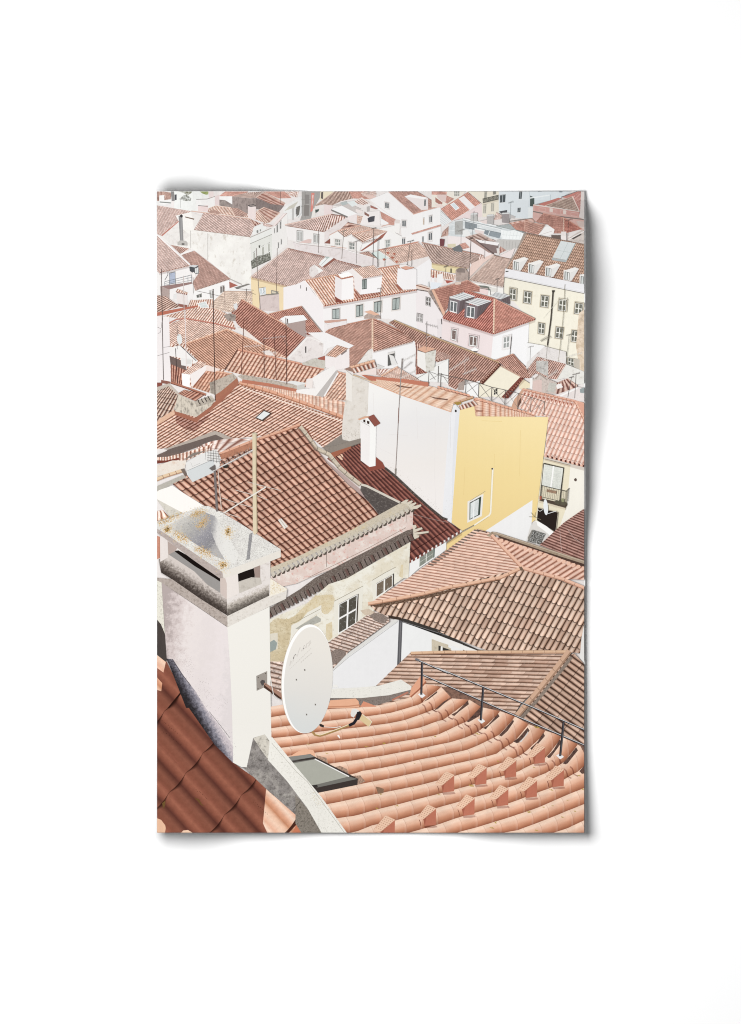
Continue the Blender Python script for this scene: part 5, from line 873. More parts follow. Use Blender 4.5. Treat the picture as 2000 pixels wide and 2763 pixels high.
# ---------------- right middle: bright roof and balcony house
h = part('printed_house', 'cream balcony house under a bright scalloped roof')
h.p(C3(1160, 85, 1590, 190, 1590, 690, 1400, 810, 1290, 910, 1215, 960, 1060, 800, 1085, 620), ink('#F1ECDE', .02)); h.p(C3(1150, 110, 1440, 182, 1400, 625, 1300, 910, 1240, 940, 1060, 780, 1085, 610), ink('#EBE2C8', .03))
h.p(C3(1010, 830, 1075, 790, 1240, 945, 1150, 1015, 960, 1005), ink('#DAD5CE', .04)); h.l(C3(1160, 112, 1440, 182), 1.4, '#9a948a')
r = h.s('roof'); BR = tile([(0, '#C8917f'), (.16, '#DCA593'), (.42, '#F3D0c0'), (.66, '#F0C6b6'), (.88, '#D99f8d'), (1, '#B57f6e')], row='#693f37', rowk=.9, roww=.11, sag=.28, stag=0, var=.06, mott=.05)
r.t(B3(920, 765, 1490, 890, 1220, 1480, 650, 1322), 14, 9.5, BR, B3(870, 955, 920, 760, 1490, 890, 1592, 1100, 1592, 1590, 1155, 1470, 1172, 1402, 1202, 1062, 1062, 1045))
r.eave(C3(1155, 72)[0], C3(1592, 188)[0], 9, 5, '#E9B9a8', '#5b312b'); r.p(B3(1490, 888, 1592, 915, 1592, 1100), ink('#DBA391', .08, 16)); r.cap(B3(920, 762, 1490, 890), 6, '#E0AC9a', '#B57a68', 12); r.cap(B3(1490, 890, 1592, 1100), 6, '#E9BAa7', '#B57a68', 5); r.l(B3(1490, 888, 1592, 918), 4, '#DDA896')
for i in range(13): x, y = B3(945 + i * 42, 800 + i * 9.3)[0]; r.p([(x - 3, y), (x + 4, y + 1), (x - 1, y + 9)], '#A8685b')
s = h.s('parapet'); s.p(B3(795, 965, 830, 870, 905, 758, 935, 775, 890, 880, 865, 980), ink('#CFA38e', .1, 14)); s.p(B3(765, 885, 885, 758, 915, 765, 830, 875, 800, 955), ink('#EAE5E0', .03)); s.p(B3(865, 975, 880, 890, 905, 850, 910, 900), '#6b4f47')
w = h.w(C3(1155, 170, 1364, 214, 1330, 450, 1128, 400), 2, 4, '#E6E5DA', '#D8DAD0', bar=.04); w.l(C3(1150, 160, 1366, 208, 1325, 565), 2.2, '#3f3d38'); w.l(C3(1150, 160, 1112, 560), 1.8, '#4f4d47'); w.l(C3(1258, 190, 1228, 425), 4, '#F6F5F1')
b = h.s('balcony'); b.p(C3(1098, 560, 1130, 540, 1408, 605, 1385, 642), ink('#55493f', .2, 24)); b.p(C3(1090, 580, 1100, 565, 1390, 645, 1380, 660), ink('#D9cdb5', .06)); b.l(C3(1122, 398, 1392, 462, 1428, 428), 1.8, '#3f3b36'); b.l(C3(1108, 520, 1380, 585), 1.2, '#4f4a44')
for i in range(15): b.l(C3(1120 + i * 19, 400 + i * 4.5, 1108 + i * 19, 522 + i * 4.5), .7, '#6b665d')
for i in range(4): b.l(C3(1395 + i * 9, 460 - i * 9, 1385 + i * 9, 600 - i * 10), .8, '#4f4a44')
b.p(C3(1185, 440, 1290, 462, 1286, 490, 1182, 468), ink('#9d7f6c', .35, 34)); b.p(C3(1105, 515, 1130, 515, 1125, 555, 1105, 550), '#A95f52'); b.p(C3(1265, 570, 1340, 560, 1408, 590, 1380, 620, 1280, 600), ink('#5b5648', .4, 34)); b.p(C3(1340, 540, 1375, 545, 1370, 580, 1345, 578), ink('#8f906f', .3, 30))
h.p(C3(1090, 640, 1302, 690, 1278, 905, 1078, 775), ink('#2d2522', .1)); h.l(C3(1086, 640, 1306, 690, 1280, 905), 1.6, '#BDB3a0'); h.p(C3(1478, 330, 1500, 318, 1512, 340, 1500, 358, 1482, 350), '#5f5049')
h.p(C3(1070, 782, 1100, 792, 1180, 840, 1272, 912, 1232, 952, 1160, 890, 1082, 832), ink('#FAF8F4', .01)); h.p(C3(1030, 878, 1168, 922, 1110, 1038, 975, 1002), ink('#85837e', .1, 30, h2='#2b2a2a', thr=.5, soft=.03, sc2=26, h3='#e8e8e4', thr3=.55, sc3=24)); h.p(C3(978, 965, 1022, 880, 1035, 882, 990, 1005), '#8d8982')
d = h.s('satellite_dish'); n = 20
d.p([(C3(1173, 635)[0][0] + 6.2 * math.cos(6.283 * i / n) + 1.5 * math.sin(6.283 * i / n), C3(1173, 635)[0][1] + 21.5 * math.sin(6.283 * i / n)) for i in range(n)], ink('#E6EAEB', .02)); d.l(C3(1195, 705, 1290, 675), 1.6, '#D9dcdc'); d.l(C3(1085, 660, 1110, 680, 1140, 660), 1.6, '#d5d5d0')
for q in ((1052, 740, 1012, 692), (1052, 740, 990, 738), (1052, 740, 1060, 690), (1052, 740, 1120, 770)): h.l(C3(*q), 1, '#8f8872')
h = part('printed_roof', 'dull brown weathered roof at the right edge'); h.t(C3(1570, 662, 1105, 1045, 1560, 1230, 2015, 820), 19, 4, tile([(0, '#4f2e2a'), (.25, '#8a5a52'), (.5, '#C9998f'), (.7, '#B5857b'), (1, '#4f2e2a')], rowk=.4, var=.14, lich='#8b7068', licht=.62), C3(1105, 1045, 1370, 800, 1572, 660, 1592, 655, 1592, 1225, 1480, 1185)); h.l(C3(1325, 880, 1335, 1020, 1345, 1110), .8, '#C9b5af'); h.l(C3(1405, 870, 1480, 970, 1592, 1045), .8, '#C9b5af')

# ---------------- the main roof with its ornate parapet
h = part('printed_house', 'old house with a broad terracotta roof and flaking pink parapet')
r = h.s('roof'); r.t(C1(182, 385, 1545, -232, 2424, 738, 1240, 1292), 23, 14.5, tile([(0, '#4f2c24'), (.1, '#6b4036'), (.24, '#B67f6e'), (.44, '#E0B19d'), (.64, '#D3A08c'), (.8, '#B98370'), (.91, '#6f4338'), (1, '#4f2c24')], row='#3d1f1a', rowk=.92, roww=.2, vg=.12, sag=.12, stag=.05, var=.11, lich='#8f6a5c', licht=.68),
    C1(178, 380, 310, 290, 690, 140, 1050, -80, 1562, -262, 1730, 0, 1850, 160, 2090, 400, 2300, 575, 2430, 740, 1650, 1165, 1240, 1310, 1100, 1100, 540, 625, 300, 480))
r.t(C1(420, -10, 1090, -100, 700, 80, 500, 60), 9, 4, FARP, C1(420, -15, 620, -82, 830, -115, 1100, -95, 1000, -50, 830, -5, 690, 60, 690, 100, 560, 30)); r.cap(C1(690, 62, 1050, -80, 1300, -165, 1562, -258), 8, '#DDA993', '#A86f5d', 8)
r.p(C1(690, 62, 830, 20, 1050, -70, 1050, 0, 830, 80, 700, 120), ink('#B57d68', .2, 26, h2='#6d5248', thr=.58)); r.l(C1(1562, -250, 1640, -200, 1730, -20), 3, '#8f5347')
r.cap(B2(38, 1165, 120, 1270, 210, 1402) + C2(350, 65, 470, 210, 560, 290, 690, 392), 12, ink('#D3C6b3', .1, 16, h2='#7d746b', thr=.6, sc2=14), ink('#A29688', .1, 20), 9, '#6b6259')
r.p(B2(10, 1200, 40, 1190, 130, 1300, 215, 1402) + C2(330, 130, 680, 430, 760, 560, 720, 540, 540, 370, 300, 130, 200, 20), shadow_film((.6, .48, .46)))  # shadow along the stone ridge, painted over the tiles
h.p(C2(700, 395, 760, 420, 1120, 590, 1100, 610, 900, 730, 840, 640, 740, 530, 690, 450), ink('#57504d', .2, 22, h2='#8d857f', thr=.6, sc2=14)); h.l(C2(700, 390, 760, 405, 1120, 585), 6, ink('#D3CCC0', .1, 18)); h.p(C2(1115, 575, 1180, 590, 1170, 612, 1118, 600), '#57504b')
r.p(C1(1322, 772, 1358, 755, 1432, 842, 1392, 872), ink('#DED6CC', .05)); r.l(C1(1345, 765, 1410, 855), 1.2, '#A99c90')
p = h.s('parapet', 'crumbling pink parapet edged with small tiles')
p.p(C1(1238, 1290, 1530, 1172) + C2(520, 920, 1110, 598, 1182, 588, 1285, 598, 1255, 645, 930, 810, 500, 1000, 0, 1215) + C1(1240, 1350), ink('#CFC4b1', .08, 16, h2='#9d9280', thr=.6, sc2=16, h3='#D6C49a', thr3=.6))
p.p(C1(1235, 1380, 1530, 1270) + C2(500, 1020, 1000, 790, 1262, 655, 1256, 865, 1000, 1000, 400, 1300, 130, 1402, 0, 1460) + D1(1235, 120), ink('#DDC9C0', .06, 10, h2='#D9a49c', thr=.58, soft=.03, sc2=6, h3='#E6DAD0', thr3=.55, sc3=3))
p.l(C2(1188, 690, 1186, 800), 1.2, '#8f7f76'); p.l(C2(325, 1130, 328, 1280), 1.4, '#7d6d64'); p.l(C2(130, 1395, 420, 1255, 780, 1075, 1185, 855), 1.4, '#9a867c')
for i in range(31):
    t = i / 30; x, y = C1(1262, 1372)[0]; x2, y2 = C2(1235, 660)[0]; x, y = x + (x2 - x) * t, y + (y2 - y) * t; y += 3 * math.sin(t * 3.14)
    p.p([(x - 6, y - 7), (x + 3, y - 11), (x + 11, y - 1), (x + 9, y + 6), (x + 2, y + 8)], '#5b5149'); p.p([(x - 6, y - 7), (x + 3, y - 11), (x + 9, y - 3), (x + 2, y + 5)], ink('#CFC6b8', .14, 30, h2='#8b8278', thr=.6, sc2=24))
O = ink('#D8CFBE', .08, 20)
for q in ((1120, 590, 1185, 552, 1215, 552, 1180, 600), (1180, 590, 1250, 560, 1260, 575, 1200, 620), (1200, 615, 1290, 580, 1298, 595, 1230, 640), (1225, 635, 1345, 603, 1352, 620, 1300, 655, 1240, 655)): p.p(C2(*q), O); p.l(C2(q[2], q[3], q[4], q[5]), 1.2, '#7d7468')
for q in ((1255, 830, 1290, 824, 1300, 850, 1256, 900), (1256, 880, 1355, 852, 1365, 872, 1262, 915), (1258, 910, 1428, 893, 1430, 912, 1270, 940), (1255, 930, 1330, 940, 1325, 960, 1262, 990)): p.p(C2(*q), O); p.l(C2(q[4], q[5], q[6], q[7]), 1.2, '#7d7468')
p.p(C2(200, 1400, 560, 1210, 1000, 985, 1195, 885, 1262, 870, 1265, 985, 1215, 1010, 900, 1190, 560, 1402, 100, 1600) + D1(1238, 425, 1238, 320, 1560, 120), ink('#6b5f58', .25, 22, h2='#A99f95', thr=.58, sc2=20))
a = D1(1240, 410)[0]; b2 = C2(1250, 985)[0]
for i in range(34):
    t = i / 33; x, y = a[0] + (b2[0] - a[0]) * t, a[1] + (b2[1] - a[1]) * t
    p.p([(x - 9, y - 13), (x - 2, y - 16), (x + 6, y + 1), (x, y + 5)], ink('#7d706a' if i % 3 else '#6d5550', .2, 30)); p.l([(x - 2, y - 16), (x + 7, y + 2)], 1.8, '#332b28')
fw = h.s('front_wall', 'peeling ochre and cream front wall'); wp = C2(1232, 1010, 1212, 1402) + D2(1160, 0, 1000, 110, 830, 300, 845, 345, 760, 400, 350, 690, 365, 905, 0, 905) + D1(1235, 905, 1235, 445, 1642, 265) + D2(350, 65) + C2(550, 1402, 900, 1200)
fw.p(wp, ink('#E2DAC7', .05, 9, h2='#B9AC92', thr=.63, sc2=6, h3='#EAE5D8', thr3=.5, sc3=2)); OC = ink('#D8C7A3', .05, 14, h2='#E2D8C0', thr=.52, soft=.15, sc2=7, h3='#C2AE86', thr3=.6)
fw.sp(D2(-60, 480, 0, 385, 205, 185, 400, 175, 418, 250, 380, 350, 300, 390, 268, 330, 120, 410, 0, 478), 160, 2.2, '#D8C7A3', 2.5); fw.p(D2(-60, 480, -10, 400, 90, 300, 205, 190, 300, 182, 392, 178, 408, 215, 415, 250, 395, 300, 380, 345, 340, 385, 300, 388, 275, 365, 268, 330, 190, 360, 120, 410, 60, 450, 0, 476), OC); fw.sp(D1(1235, 490, 1320, 430, 1440, 440, 1590, 370, 1620, 370, 1600, 420, 1480, 500, 1460, 600, 1400, 900, 1235, 905), 240, 2.4, '#CDBA94', 2.5); fw.p(D1(1235, 490, 1275, 450, 1320, 432, 1380, 445, 1440, 440, 1520, 400, 1590, 372, 1620, 370, 1600, 420, 1550, 470, 1480, 500, 1462, 560, 1458, 640, 1425, 780, 1400, 900, 1235, 905), ink('#D0C09f', .08, 16, h2='#9d8c6c', thr=.6, soft=.1, sc2=11, h3='#DCD0B4', thr3=.55)); fw.sp(D2(0, 385, 205, 185, 400, 175, 418, 250, 300, 390, 0, 478), 260, 1.3, '#C3AE85', 5); fw.sp(D1(1240, 450, 1590, 370, 1460, 600, 1400, 900, 1240, 900), 200, 1.0, '#A8946f', 5); fw.sp(D1(1240, 450, 1590, 370, 1460, 600, 1400, 900, 1240, 900), 260, 1.2, '#DDCFb2', 5); fw.sp(D2(0, 250, 400, 100, 700, 40, 400, 180, 100, 330), 240, .9, '#B9AD98', 4)
fw.p(D2(320, 500, 385, 470, 390, 640, 350, 680, 320, 650), OC); fw.p(C2(1110, 1380, 1130, 1260, 1155, 1255, 1150, 1402), OC); fw.p(D1(1238, 600, 1320, 590, 1320, 760, 1238, 790), ink('#DDD6C6', .06)); fw.p(D1(1238, 690, 1280, 665, 1315, 700, 1300, 770, 1240, 800), ink('#9aa39f', .15, 24))
fw.p(D1(1450, 905, 1468, 510, 1560, 470) + D2(120, 370, 270, 290, 270, 350, 0, 540) + D1(1540, 570, 1510, 800), ink('#E3DED0', .04)); fw.p(D2(-10, 545, 215, 405, 268, 440, 262, 470, 40, 560), ink('#B3B1A8', .14, 24, h2='#8b8a82', thr=.6)); fw.l(D2(-60, 490, 0, 470, 265, 330), 1, '#8d8366')
q = D2(456, 282, 662, 172, 642, 490, 452, 604)
fw.p(D2(408, 248, 722, 82, 705, 470, 640, 500, 560, 545, 405, 615), ink('#E2DCCD', .03, 12)); fw.l(D2(408, 250, 722, 84), 1.2, '#8d836f'); fw.p(D2(655, 182, 674, 166, 662, 460, 648, 480), '#4a4138'); fw.w(q, 2, 2, '#EFEDE8', '#57534a', bar=.09)
fw.p(D2(818, 25, 960, -60, 1060, -110, 1052, 80, 862, 225, 826, 262), ink('#E2DCCD', .03, 12)); fw.l(D2(818, 25, 960, -60, 1075, -120), 1.2, '#8d836f'); fw.w(D2(862, 58, 1042, -42, 1040, 90, 858, 215), 2, 1, '#EDEAE2', '#77695a', bar=.09); fw.p(D2(1042, -45, 1056, -55, 1055, 85, 1040, 95), '#4d4a45')
for i in range(3): fw.l(D2(965 + i * 24, 5 - i * 12, 970 + i * 22, 120 - i * 18), .8, '#3b3a38')

# metal flashing and old masonry left of the main roof
h = part('printed_flashing', 'sheet metal flashing and bleached masonry beside the terracotta roof')
h.p(C1(10, 75, 250, -30, 520, -40, 420, 0, 200, 75, 10, 140), ink('#75655f', .12, 18)); h.t(C1(10, 90, 420, -20, 420, 60, 10, 150), 12, 1.5, FARO, C1(10, 95, 130, 90, 400, 20, 560, -30, 620, -60, 560, 30, 330, 130, 10, 160)); h.p(C1(10, 130, 120, 130, 250, 100, 260, 120, 120, 150, 10, 165), ink('#7d3f39', .2, 30))
h.p(C1(10, 185, 180, 130, 335, 130, 310, 235, 100, 280, 10, 305), ink('#E6DACC', .06, 14, h2='#D9B9a6', thr=.6)); h.p(C1(300, 130, 400, 50, 560, 20, 420, 80), ink('#8b8078', .15))
h.p(C1(325, 155, 480, 60, 655, 8, 705, 100, 690, 205, 640, 255, 560, 285, 400, 365, 340, 285), ink('#DFDDD9', .03)); h.p(C1(345, 240, 625, 118, 645, 252, 430, 350, 400, 362, 350, 300), ink('#C9CDCD', .03)); h.l(C1(345, 240, 625, 118), 1, '#8b8d8d'); h.l(C1(380, 150, 400, 195, 480, 160), .8, '#a9a9a7')
h.p(C1(10, 410, 290, 290, 340, 310, 180, 385, 10, 480), ink('#BAB5AB', .12, 20)); h.cap(C1(10, 338, 100, 300, 290, 240), 10, '#E3C7a8', '#B9937a', 4); h.p(C1(270, 225, 310, 215, 345, 290, 320, 305), ink('#7d6f66', .2))
h.p(C1(10, 470, 40, 450, 182, 400, 300, 480, 530, 625, 370, 690, 305, 705, 150, 620, 10, 545), ink('#F7F3EC', .015)); h.p(C1(10, 545, 150, 620, 305, 702, 160, 742, 110, 680), ink('#D6D1C6', .06, 16, h2='#a39d92', thr=.62)); h.t(C1(10, 660, 80, 640, 160, 740, 10, 800), 2.5, 1, FARO, C1(10, 680, 75, 665, 150, 742, 10, 785)); h.p(C1(10, 940, 60, 960, 60, 1180, 10, 1200), ink('#C98a78', .2, 20))
v = part('printed_parapet', 'dark concrete gutter wedge between two orange roofs'); v.p(B1(90, 1410, 640, 1212, 700, 1230, 830, 1292, 740, 1305, 650, 1255, 400, 1345, 190, 1420), ink('#B5a99f', .12, 20)); v.p(C1(130, 15, 200, -10, 400, -70, 650, -150, 740, -105, 600, -80, 400, 0, 250, 40, 100, 60), ink('#6f625d', .12, 22))

# ---------------- the old tiled lean-to and white walls behind the dish
h = part('printed_roof', 'lichen covered lean-to roof with dry weeds')
h.t(D2(775, 385, -300, 1170, 60, 1260, 1010, 465), 27, 2.6, tile([(0, '#4d3a32'), (.1, '#8d6f62'), (.28, '#DDBCAC'), (.66, '#E8CDBF'), (.86, '#B08c7d'), (1, '#4d3a32')], rowk=.4, stag=.8, var=.14, alt='#E9D9CE', lich='#83756d', licht=.56), D2(775, 390, 800, 350, 1005, 405, 1005, 470, 560, 800, 490, 900, 385, 1010) + D2(-20, 1230, -290, 1240, -290, 900, 0, 905, 350, 690))
WEED = ink('#94857d', .2, 30, h2='#54473f', thr=.56, sc2=24)
h.p(D2(780, 400, 850, 375, 930, 385, 995, 430, 960, 490, 900, 480, 850, 460), WEED); h.p(D2(372, 800, 430, 765, 520, 785, 540, 810, 490, 900, 390, 940), WEED); h.p(D2(690, 350, 780, 330, 845, 365, 800, 400, 740, 400), ink('#D3c2ae', .15, 26))
h = part('printed_house', 'white walls in open shade with a grey drainpipe')
h.p(D2(375, 1010, 560, 845, 1112, 452, 1095, 955, 1000, 1025, 870, 1170, 380, 1200), ink('#E5E4E4', .015, 4)); h.p(D2(1138, 475, 1485, 590, 1642, 655, 1800, 720, 1800, 820, 1240, 815, 1120, 930), ink('#EAE9E8', .015, 4))
h.p(D2(375, 1000, 545, 820, 1075, 435, 1112, 450, 560, 850, 400, 1000), ink('#D6D4CF', .06, 16)); h.l(D2(395, 1002, 560, 858, 1100, 468), .8, '#8d8b87')
d = h.s('drainpipe'); d.p(D2(1108, 450, 1148, 455, 1130, 920, 1088, 948), ink('#5f5e61', .1)); d.l(D2(1126, 480, 1112, 920), 2, '#7d7b7d')
h.p(D2(1470, 648, 1642, 685, 1642, 800, 1462, 790), ink('#CFC4af', .08, 20, h2='#A99d86', thr=.6)); h.p(D3(-60, 660, 150, 760, 150, 790, -60, 790), ink('#CFC4af', .08, 20, h2='#A99d86', thr=.6)); h.p(D2(1535, 728, 1560, 735, 1556, 785, 1535, 785), '#3b3835'); h.p(D3(55, 745, 155, 780, 155, 790, 55, 790), '#3b3835'); h.p(D2(1562, 735, 1580, 740, 1580, 790, 1560, 790), '#F1F0EC')

# ---------------- right: hip roof of new and old barrel tiles
h = part('printed_house', 'hip roof with one smooth pink slope and one mixed old tile slope')
r = h.s('roof')
r.t(C3(400, 880, -742, 1680, -42, 1790, 1100, 985), 31, 6, tile([(0, '#85564a'), (.1, '#B57d6b'), (.3, '#EDC0ac'), (.6, '#F3CBB8'), (.85, '#DBA18b'), (1, '#85564a')], row='#A9705f', rowk=.4, roww=.08, sag=.1, stag=.9, var=.06, mott=.05), C3(395, 880, 440, 872, 560, 905, 595, 950, 920, 1290, 640, 1392, 0, 1585, -742, 1682, -560, 1560, -300, 1390, 0, 1175))
for i in range(16): x, y = C3(395 - i * 33, 890 + i * 24.5)[0]; r.l([(x, y - 2), (x + 15, y + 1.5)], 3.6, ink('#77685f', .15, 20))
r.t(C3(600, 955, 1600, 1425, 1850, 1265, 850, 795), 19, 1.5, tile([(0, '#7d4d40'), (.15, '#B57b69'), (.4, '#EDBDA8'), (.65, '#EFC2ad'), (.88, '#CF927d'), (1, '#7d4d40')], rowk=.25, roww=.06, stag=.9, var=.05), C3(600, 945, 680, 970, 1592, 1268, 1592, 1420, 1350, 1410, 920, 1290))
r.p(C3(640, 925, 1592, 1240, 1592, 1285, 1420, 1222, 1100, 1105, 680, 975), ink('#553f37', .15, 24)); s = h.s('parapet'); s.p(C3(530, 945, 590, 898, 640, 905, 1592, 1212, 1592, 1250, 1200, 1125, 640, 935, 570, 955), ink('#AB9884', .1, 18, h2='#857259', thr=.6)); s.l(C3(600, 902, 1592, 1222), 1.6, '#C9B9a6'); r.l(C3(430, 878, 540, 910), 2.4, '#55463e')
for i in range(18): x, y = C3(690 + i * 52, 990 + i * 17.6)[0]; r.p([(x - 5, y + 2), (x - 1, y - 4), (x + 5, y - 3), (x + 6, y + 4), (x - 2, y + 8)], ink('#EEC0ac', .04))
OLD = tile([(0, '#3d2a22'), (.08, '#785b4c'), (.2, '#CBA793'), (.42, '#EFCDB8'), (.68, '#E3BAA2'), (.84, '#B8917d'), (.94, '#5f463a'), (1, '#3d2a22')], row='#35231c', rowk=.95, roww=.14, sag=.18, vg=.28, stag=.25, var=.14, alt='#C9B9b2', alta=.6, mott=.06)
r.t(D3(-315, -300, 887, 125, 530, 778, -672, 352), 21, 5.8, OLD, D3(920, -105, 1262, 5, 1592, 110, 1592, 815, 1420, 800, 1395, 778, 530, 778, 0, 580) + D2(1110, 425, 960, 400, 845, 350, 790, 292, 1642, 120) + D3(300, 45))
r.p(D2(800, 285, 1180, 215, 1642, 130) + D3(680, 5, 690, 25, 300, 100, 20, 190) + D2(1180, 260, 860, 320), ink('#5d4437', .25, 24, h2='#A58d7b', thr=.56, sc2=18))
r.cap(D2(775, 278, 1080, 225, 1390, 165, 1642, 100) + D3(300, 70, 680, -5, 910, -110), 9.5, '#E6B9a1', '#B5856f', 11, '#8d6250'); r.cap(C3(585, 935, 700, 1060, 920, 1290), 9.5, '#EABBa6', '#C38f7b', 0); r.cap(C3(920, 1292, 1110, 1345, 1350, 1410) + D3(1592, 108), 9.5, '#EABBa6', '#C38f7b', 6, '#8d6250'); r.p(C3(885, 1285, 910, 1275, 940, 1320, 900, 1320), ink('#7d6656', .2))
g = h.s('gutter'); g.p(D2(1110, 430, 1180, 440, 1642, 590) + D3(0, 568, 440, 770, 530, 778, 440, 782, 0, 612) + D2(1642, 622, 1180, 485, 1110, 450), ink('#3f3b38', .15, 24)); g.p(D3(-60, 595, 60, 640, 440, 785, 330, 790, 0, 680, -60, 655), ink('#ECEAE4', .02)); g.p(D2(990, 400, 1130, 425, 1130, 455, 1040, 440, 1000, 430), ink('#3f332d', .2)); g.l(D2(1150, 470, 1642, 625), 1.6, '#7a797a')
h.p(D3(1592, 480, 1560, 640, 1540, 860, 1592, 920), ink('#E7E3DF', .04))
OLD2 = tile([(0, '#5b4338'), (.1, '#94705f'), (.26, '#DDB8a4'), (.6, '#E0BBA7'), (.8, '#C09682'), (.92, '#8b6757'), (1, '#54392e')], row='#7d5d4f', rowk=.5, roww=.06, sag=.1, stag=.95, var=.1, alt='#C9B5ab', alta=.6, lich='#93867d', licht=.63)
h = part('printed_house', 'near roof of sandy old tiles with a long ridge')
r = h.s('roof'); r.t(D2(1235, 812, 490, 1500, 2200, 1575, 2935, 850), 17.5, 12, OLD2, D2(1238, 800, 2922, 800) + D3(1420, 790, 1180, 1100, 900, 1360, 700, 1700, 0, 1700) + D2(700, 1700, 560, 1450))
r.t(D3(1450, 840, 950, 1475, 1650, 1990, 2150, 1355), 14, 6.2, tile([(0, '#3d2a23'), (.12, '#6b5044'), (.28, '#C9a18d'), (.55, '#DDB7a2'), (.78, '#B58d7a'), (.92, '#5d4236'), (1, '#3d2a23')], row='#3d2a22', rowk=.85, roww=.09, sag=.05, stag=0, var=.13, alt='#B9A99f', alta=.5), D3(1440, 830, 1480, 810, 1592, 935, 1592, 2100, 900, 2100, 900, 1500))
r.cap(D2(1235, 812, 1642, 800) + D3(530, 800, 1400, 797), 9, ink('#E0B99b', .06, 10, h2='#D6cdc2', thr=.66, sc2=8), '#A97f68', 14, '#A07a66'); r.l(D2(1240, 832, 1642, 825) + D3(1380, 822), 1.6, '#453129')
r.l(D3(1452, 850, 1330, 1010, 1090, 1310, 900, 1520), 9, ink('#9a8b7f', .25, 26, h2='#574940', thr=.55, sc2=20)); r.cap(D3(1428, 785, 1300, 955, 1050, 1265, 850, 1500), 15, '#D3AC94', '#A98570', 7, '#A58370')

# ---------------- the near terracotta roof: barrels that bend up to the eave
h = part('printed_house', 'nearest bright terracotta roof with vents, rail and roof window')
edges = [G1(-100, 330, 130, 290, 700, 250, 900, 200) + G2(50, 200), G1(-100, 490, 190, 445, 600, 395, 860, 355, 1247, 340) + G2(90, 330, 330, 300, 560, 250, 840, 175, 850, 60, 1000, -40),
  G1(-100, 660, 240, 610, 740, 550, 1000, 520, 1247, 492) + G2(280, 455, 540, 415, 770, 350, 1000, 280, 1060, 215, 1247, 75) + G3(60, 20),
  G1(-100, 810, 300, 770, 570, 722, 850, 685, 1247, 643) + G2(240, 612, 500, 578, 740, 530, 1000, 440, 1247, 345) + G3(110, 270, 225, 195),
  G1(-100, 985, 110, 950, 540, 895, 850, 850, 1247, 803) + G2(200, 780, 480, 735, 730, 690, 990, 640, 1247, 545) + G3(100, 520, 210, 435, 460, 250, 490, 215),
  G1(-100, 1120, 200, 1075, 500, 1040, 800, 1005, 1247, 965) + G2(200, 945, 480, 890, 710, 850, 980, 805, 1247, 755) + G3(200, 665, 350, 590, 450, 550, 660, 365, 680, 330),
  G1(-100, 1300, 300, 1265, 840, 1195, 1050, 1165, 1247, 1140) + G2(130, 1115, 430, 1070, 710, 1015, 960, 970, 1247, 905) + G3(210, 865, 450, 790, 580, 730, 700, 650, 940, 430, 960, 390),
  G1(-100, 1490, 500, 1440, 1130, 1370, 1247, 1340) + G2(100, 1305, 400, 1260, 690, 1200, 960, 1135, 1247, 1083) + G3(210, 1035, 450, 985, 680, 890, 830, 810, 940, 760, 1160, 520, 1190, 470),
  G1(-100, 1670, 500, 1640, 1247, 1520) + G2(150, 1490, 370, 1450, 660, 1390, 960, 1325, 1247, 1258) + G3(230, 1205, 480, 1150, 700, 1100, 930, 1035, 1010, 960, 1165, 870) + G4(120, 770, 265, 590),
  G1(-100, 1950, 890, 1800, 1247, 1725) + G2(300, 1660, 700, 1580, 950, 1530, 1247, 1455) + G3(270, 1380, 480, 1320, 760, 1260, 930, 1200, 1190, 1110) + G4(200, 1030, 280, 950, 505, 740, 520, 690),
  G1(-100, 2150, 950, 2030, 1247, 1990) + G2(300, 1900, 630, 1820, 940, 1740, 1247, 1660) + G3(270, 1590, 560, 1510, 760, 1440, 1000, 1385, 1247, 1310) + G4(260, 1230, 480, 1140, 560, 1070, 760, 800, 770, 770),
  G1(-100, 2420, 1247, 2238) + G2(270, 2130, 630, 2060, 930, 1970, 1247, 1870) + G3(280, 1790, 560, 1710, 790, 1650, 1080, 1560) + G4(60, 1520, 300, 1430, 520, 1340, 640, 1270, 790, 1190, 1005, 920, 1030, 880),
  G1(-100, 2620, 1247, 2500) + G2(630, 2300, 1247, 2130) + G3(310, 2020, 600, 1940, 890, 1850, 1100, 1800) + G4(210, 1710, 390, 1640, 640, 1550, 800, 1440, 950, 1350, 1050, 1300, 1180, 1150),
  G1(-100, 2850) + G2(600, 2600, 1247, 2370) + G3(330, 2240, 600, 2170, 890, 2080, 1150, 2000) + G4(400, 1870, 880, 1660, 1180, 1540),
  G1(-100, 3100) + G2(1247, 2600) + G3(870, 2275) + G4(100, 2210, 500, 2060, 1180, 1785),
  G2(-100, 3200) + G3(870, 2500) + G4(570, 2275, 860, 2180, 1180, 2030), G2(-100, 3500) + G3(870, 2750) + G4(570, 2500, 1180, 2290)]
def resample(pl, n):
    L = [0]
    for a, c in zip(pl, pl[1:]): L.append(L[-1] + math.dist(a, c))
    out = []; k = 0
    for i in range(n + 1):
        d = L[-1] * i / n
        while k < len(pl) - 2 and L[k + 1] < d: k += 1
        t = (d - L[k]) / ((L[k + 1] - L[k]) or 1); out.append((pl[k][0] + (pl[k + 1][0] - pl[k][0]) * t, pl[k][1] + (pl[k + 1][1] - pl[k][1]) * t))
    return out
N = 44; ES = [resample(e, N) for e in edges]
NEAR = tile([(0, '#EFC2A8'), (.2, '#F3C9B0'), (.36, '#EBB499'), (.5, '#E6A98d'), (.66, '#D38F73'), (.82, '#BD7a60'), (.94, '#A5634d'), (1, '#94543f')], row='#965441', rowk=.42, roww=.045, sag=.1, stag=1, var=.025, vg=.05, mott=.06, lich='#C99a6e', licht=.72, lip=.1, msc=3, wobk=.05)
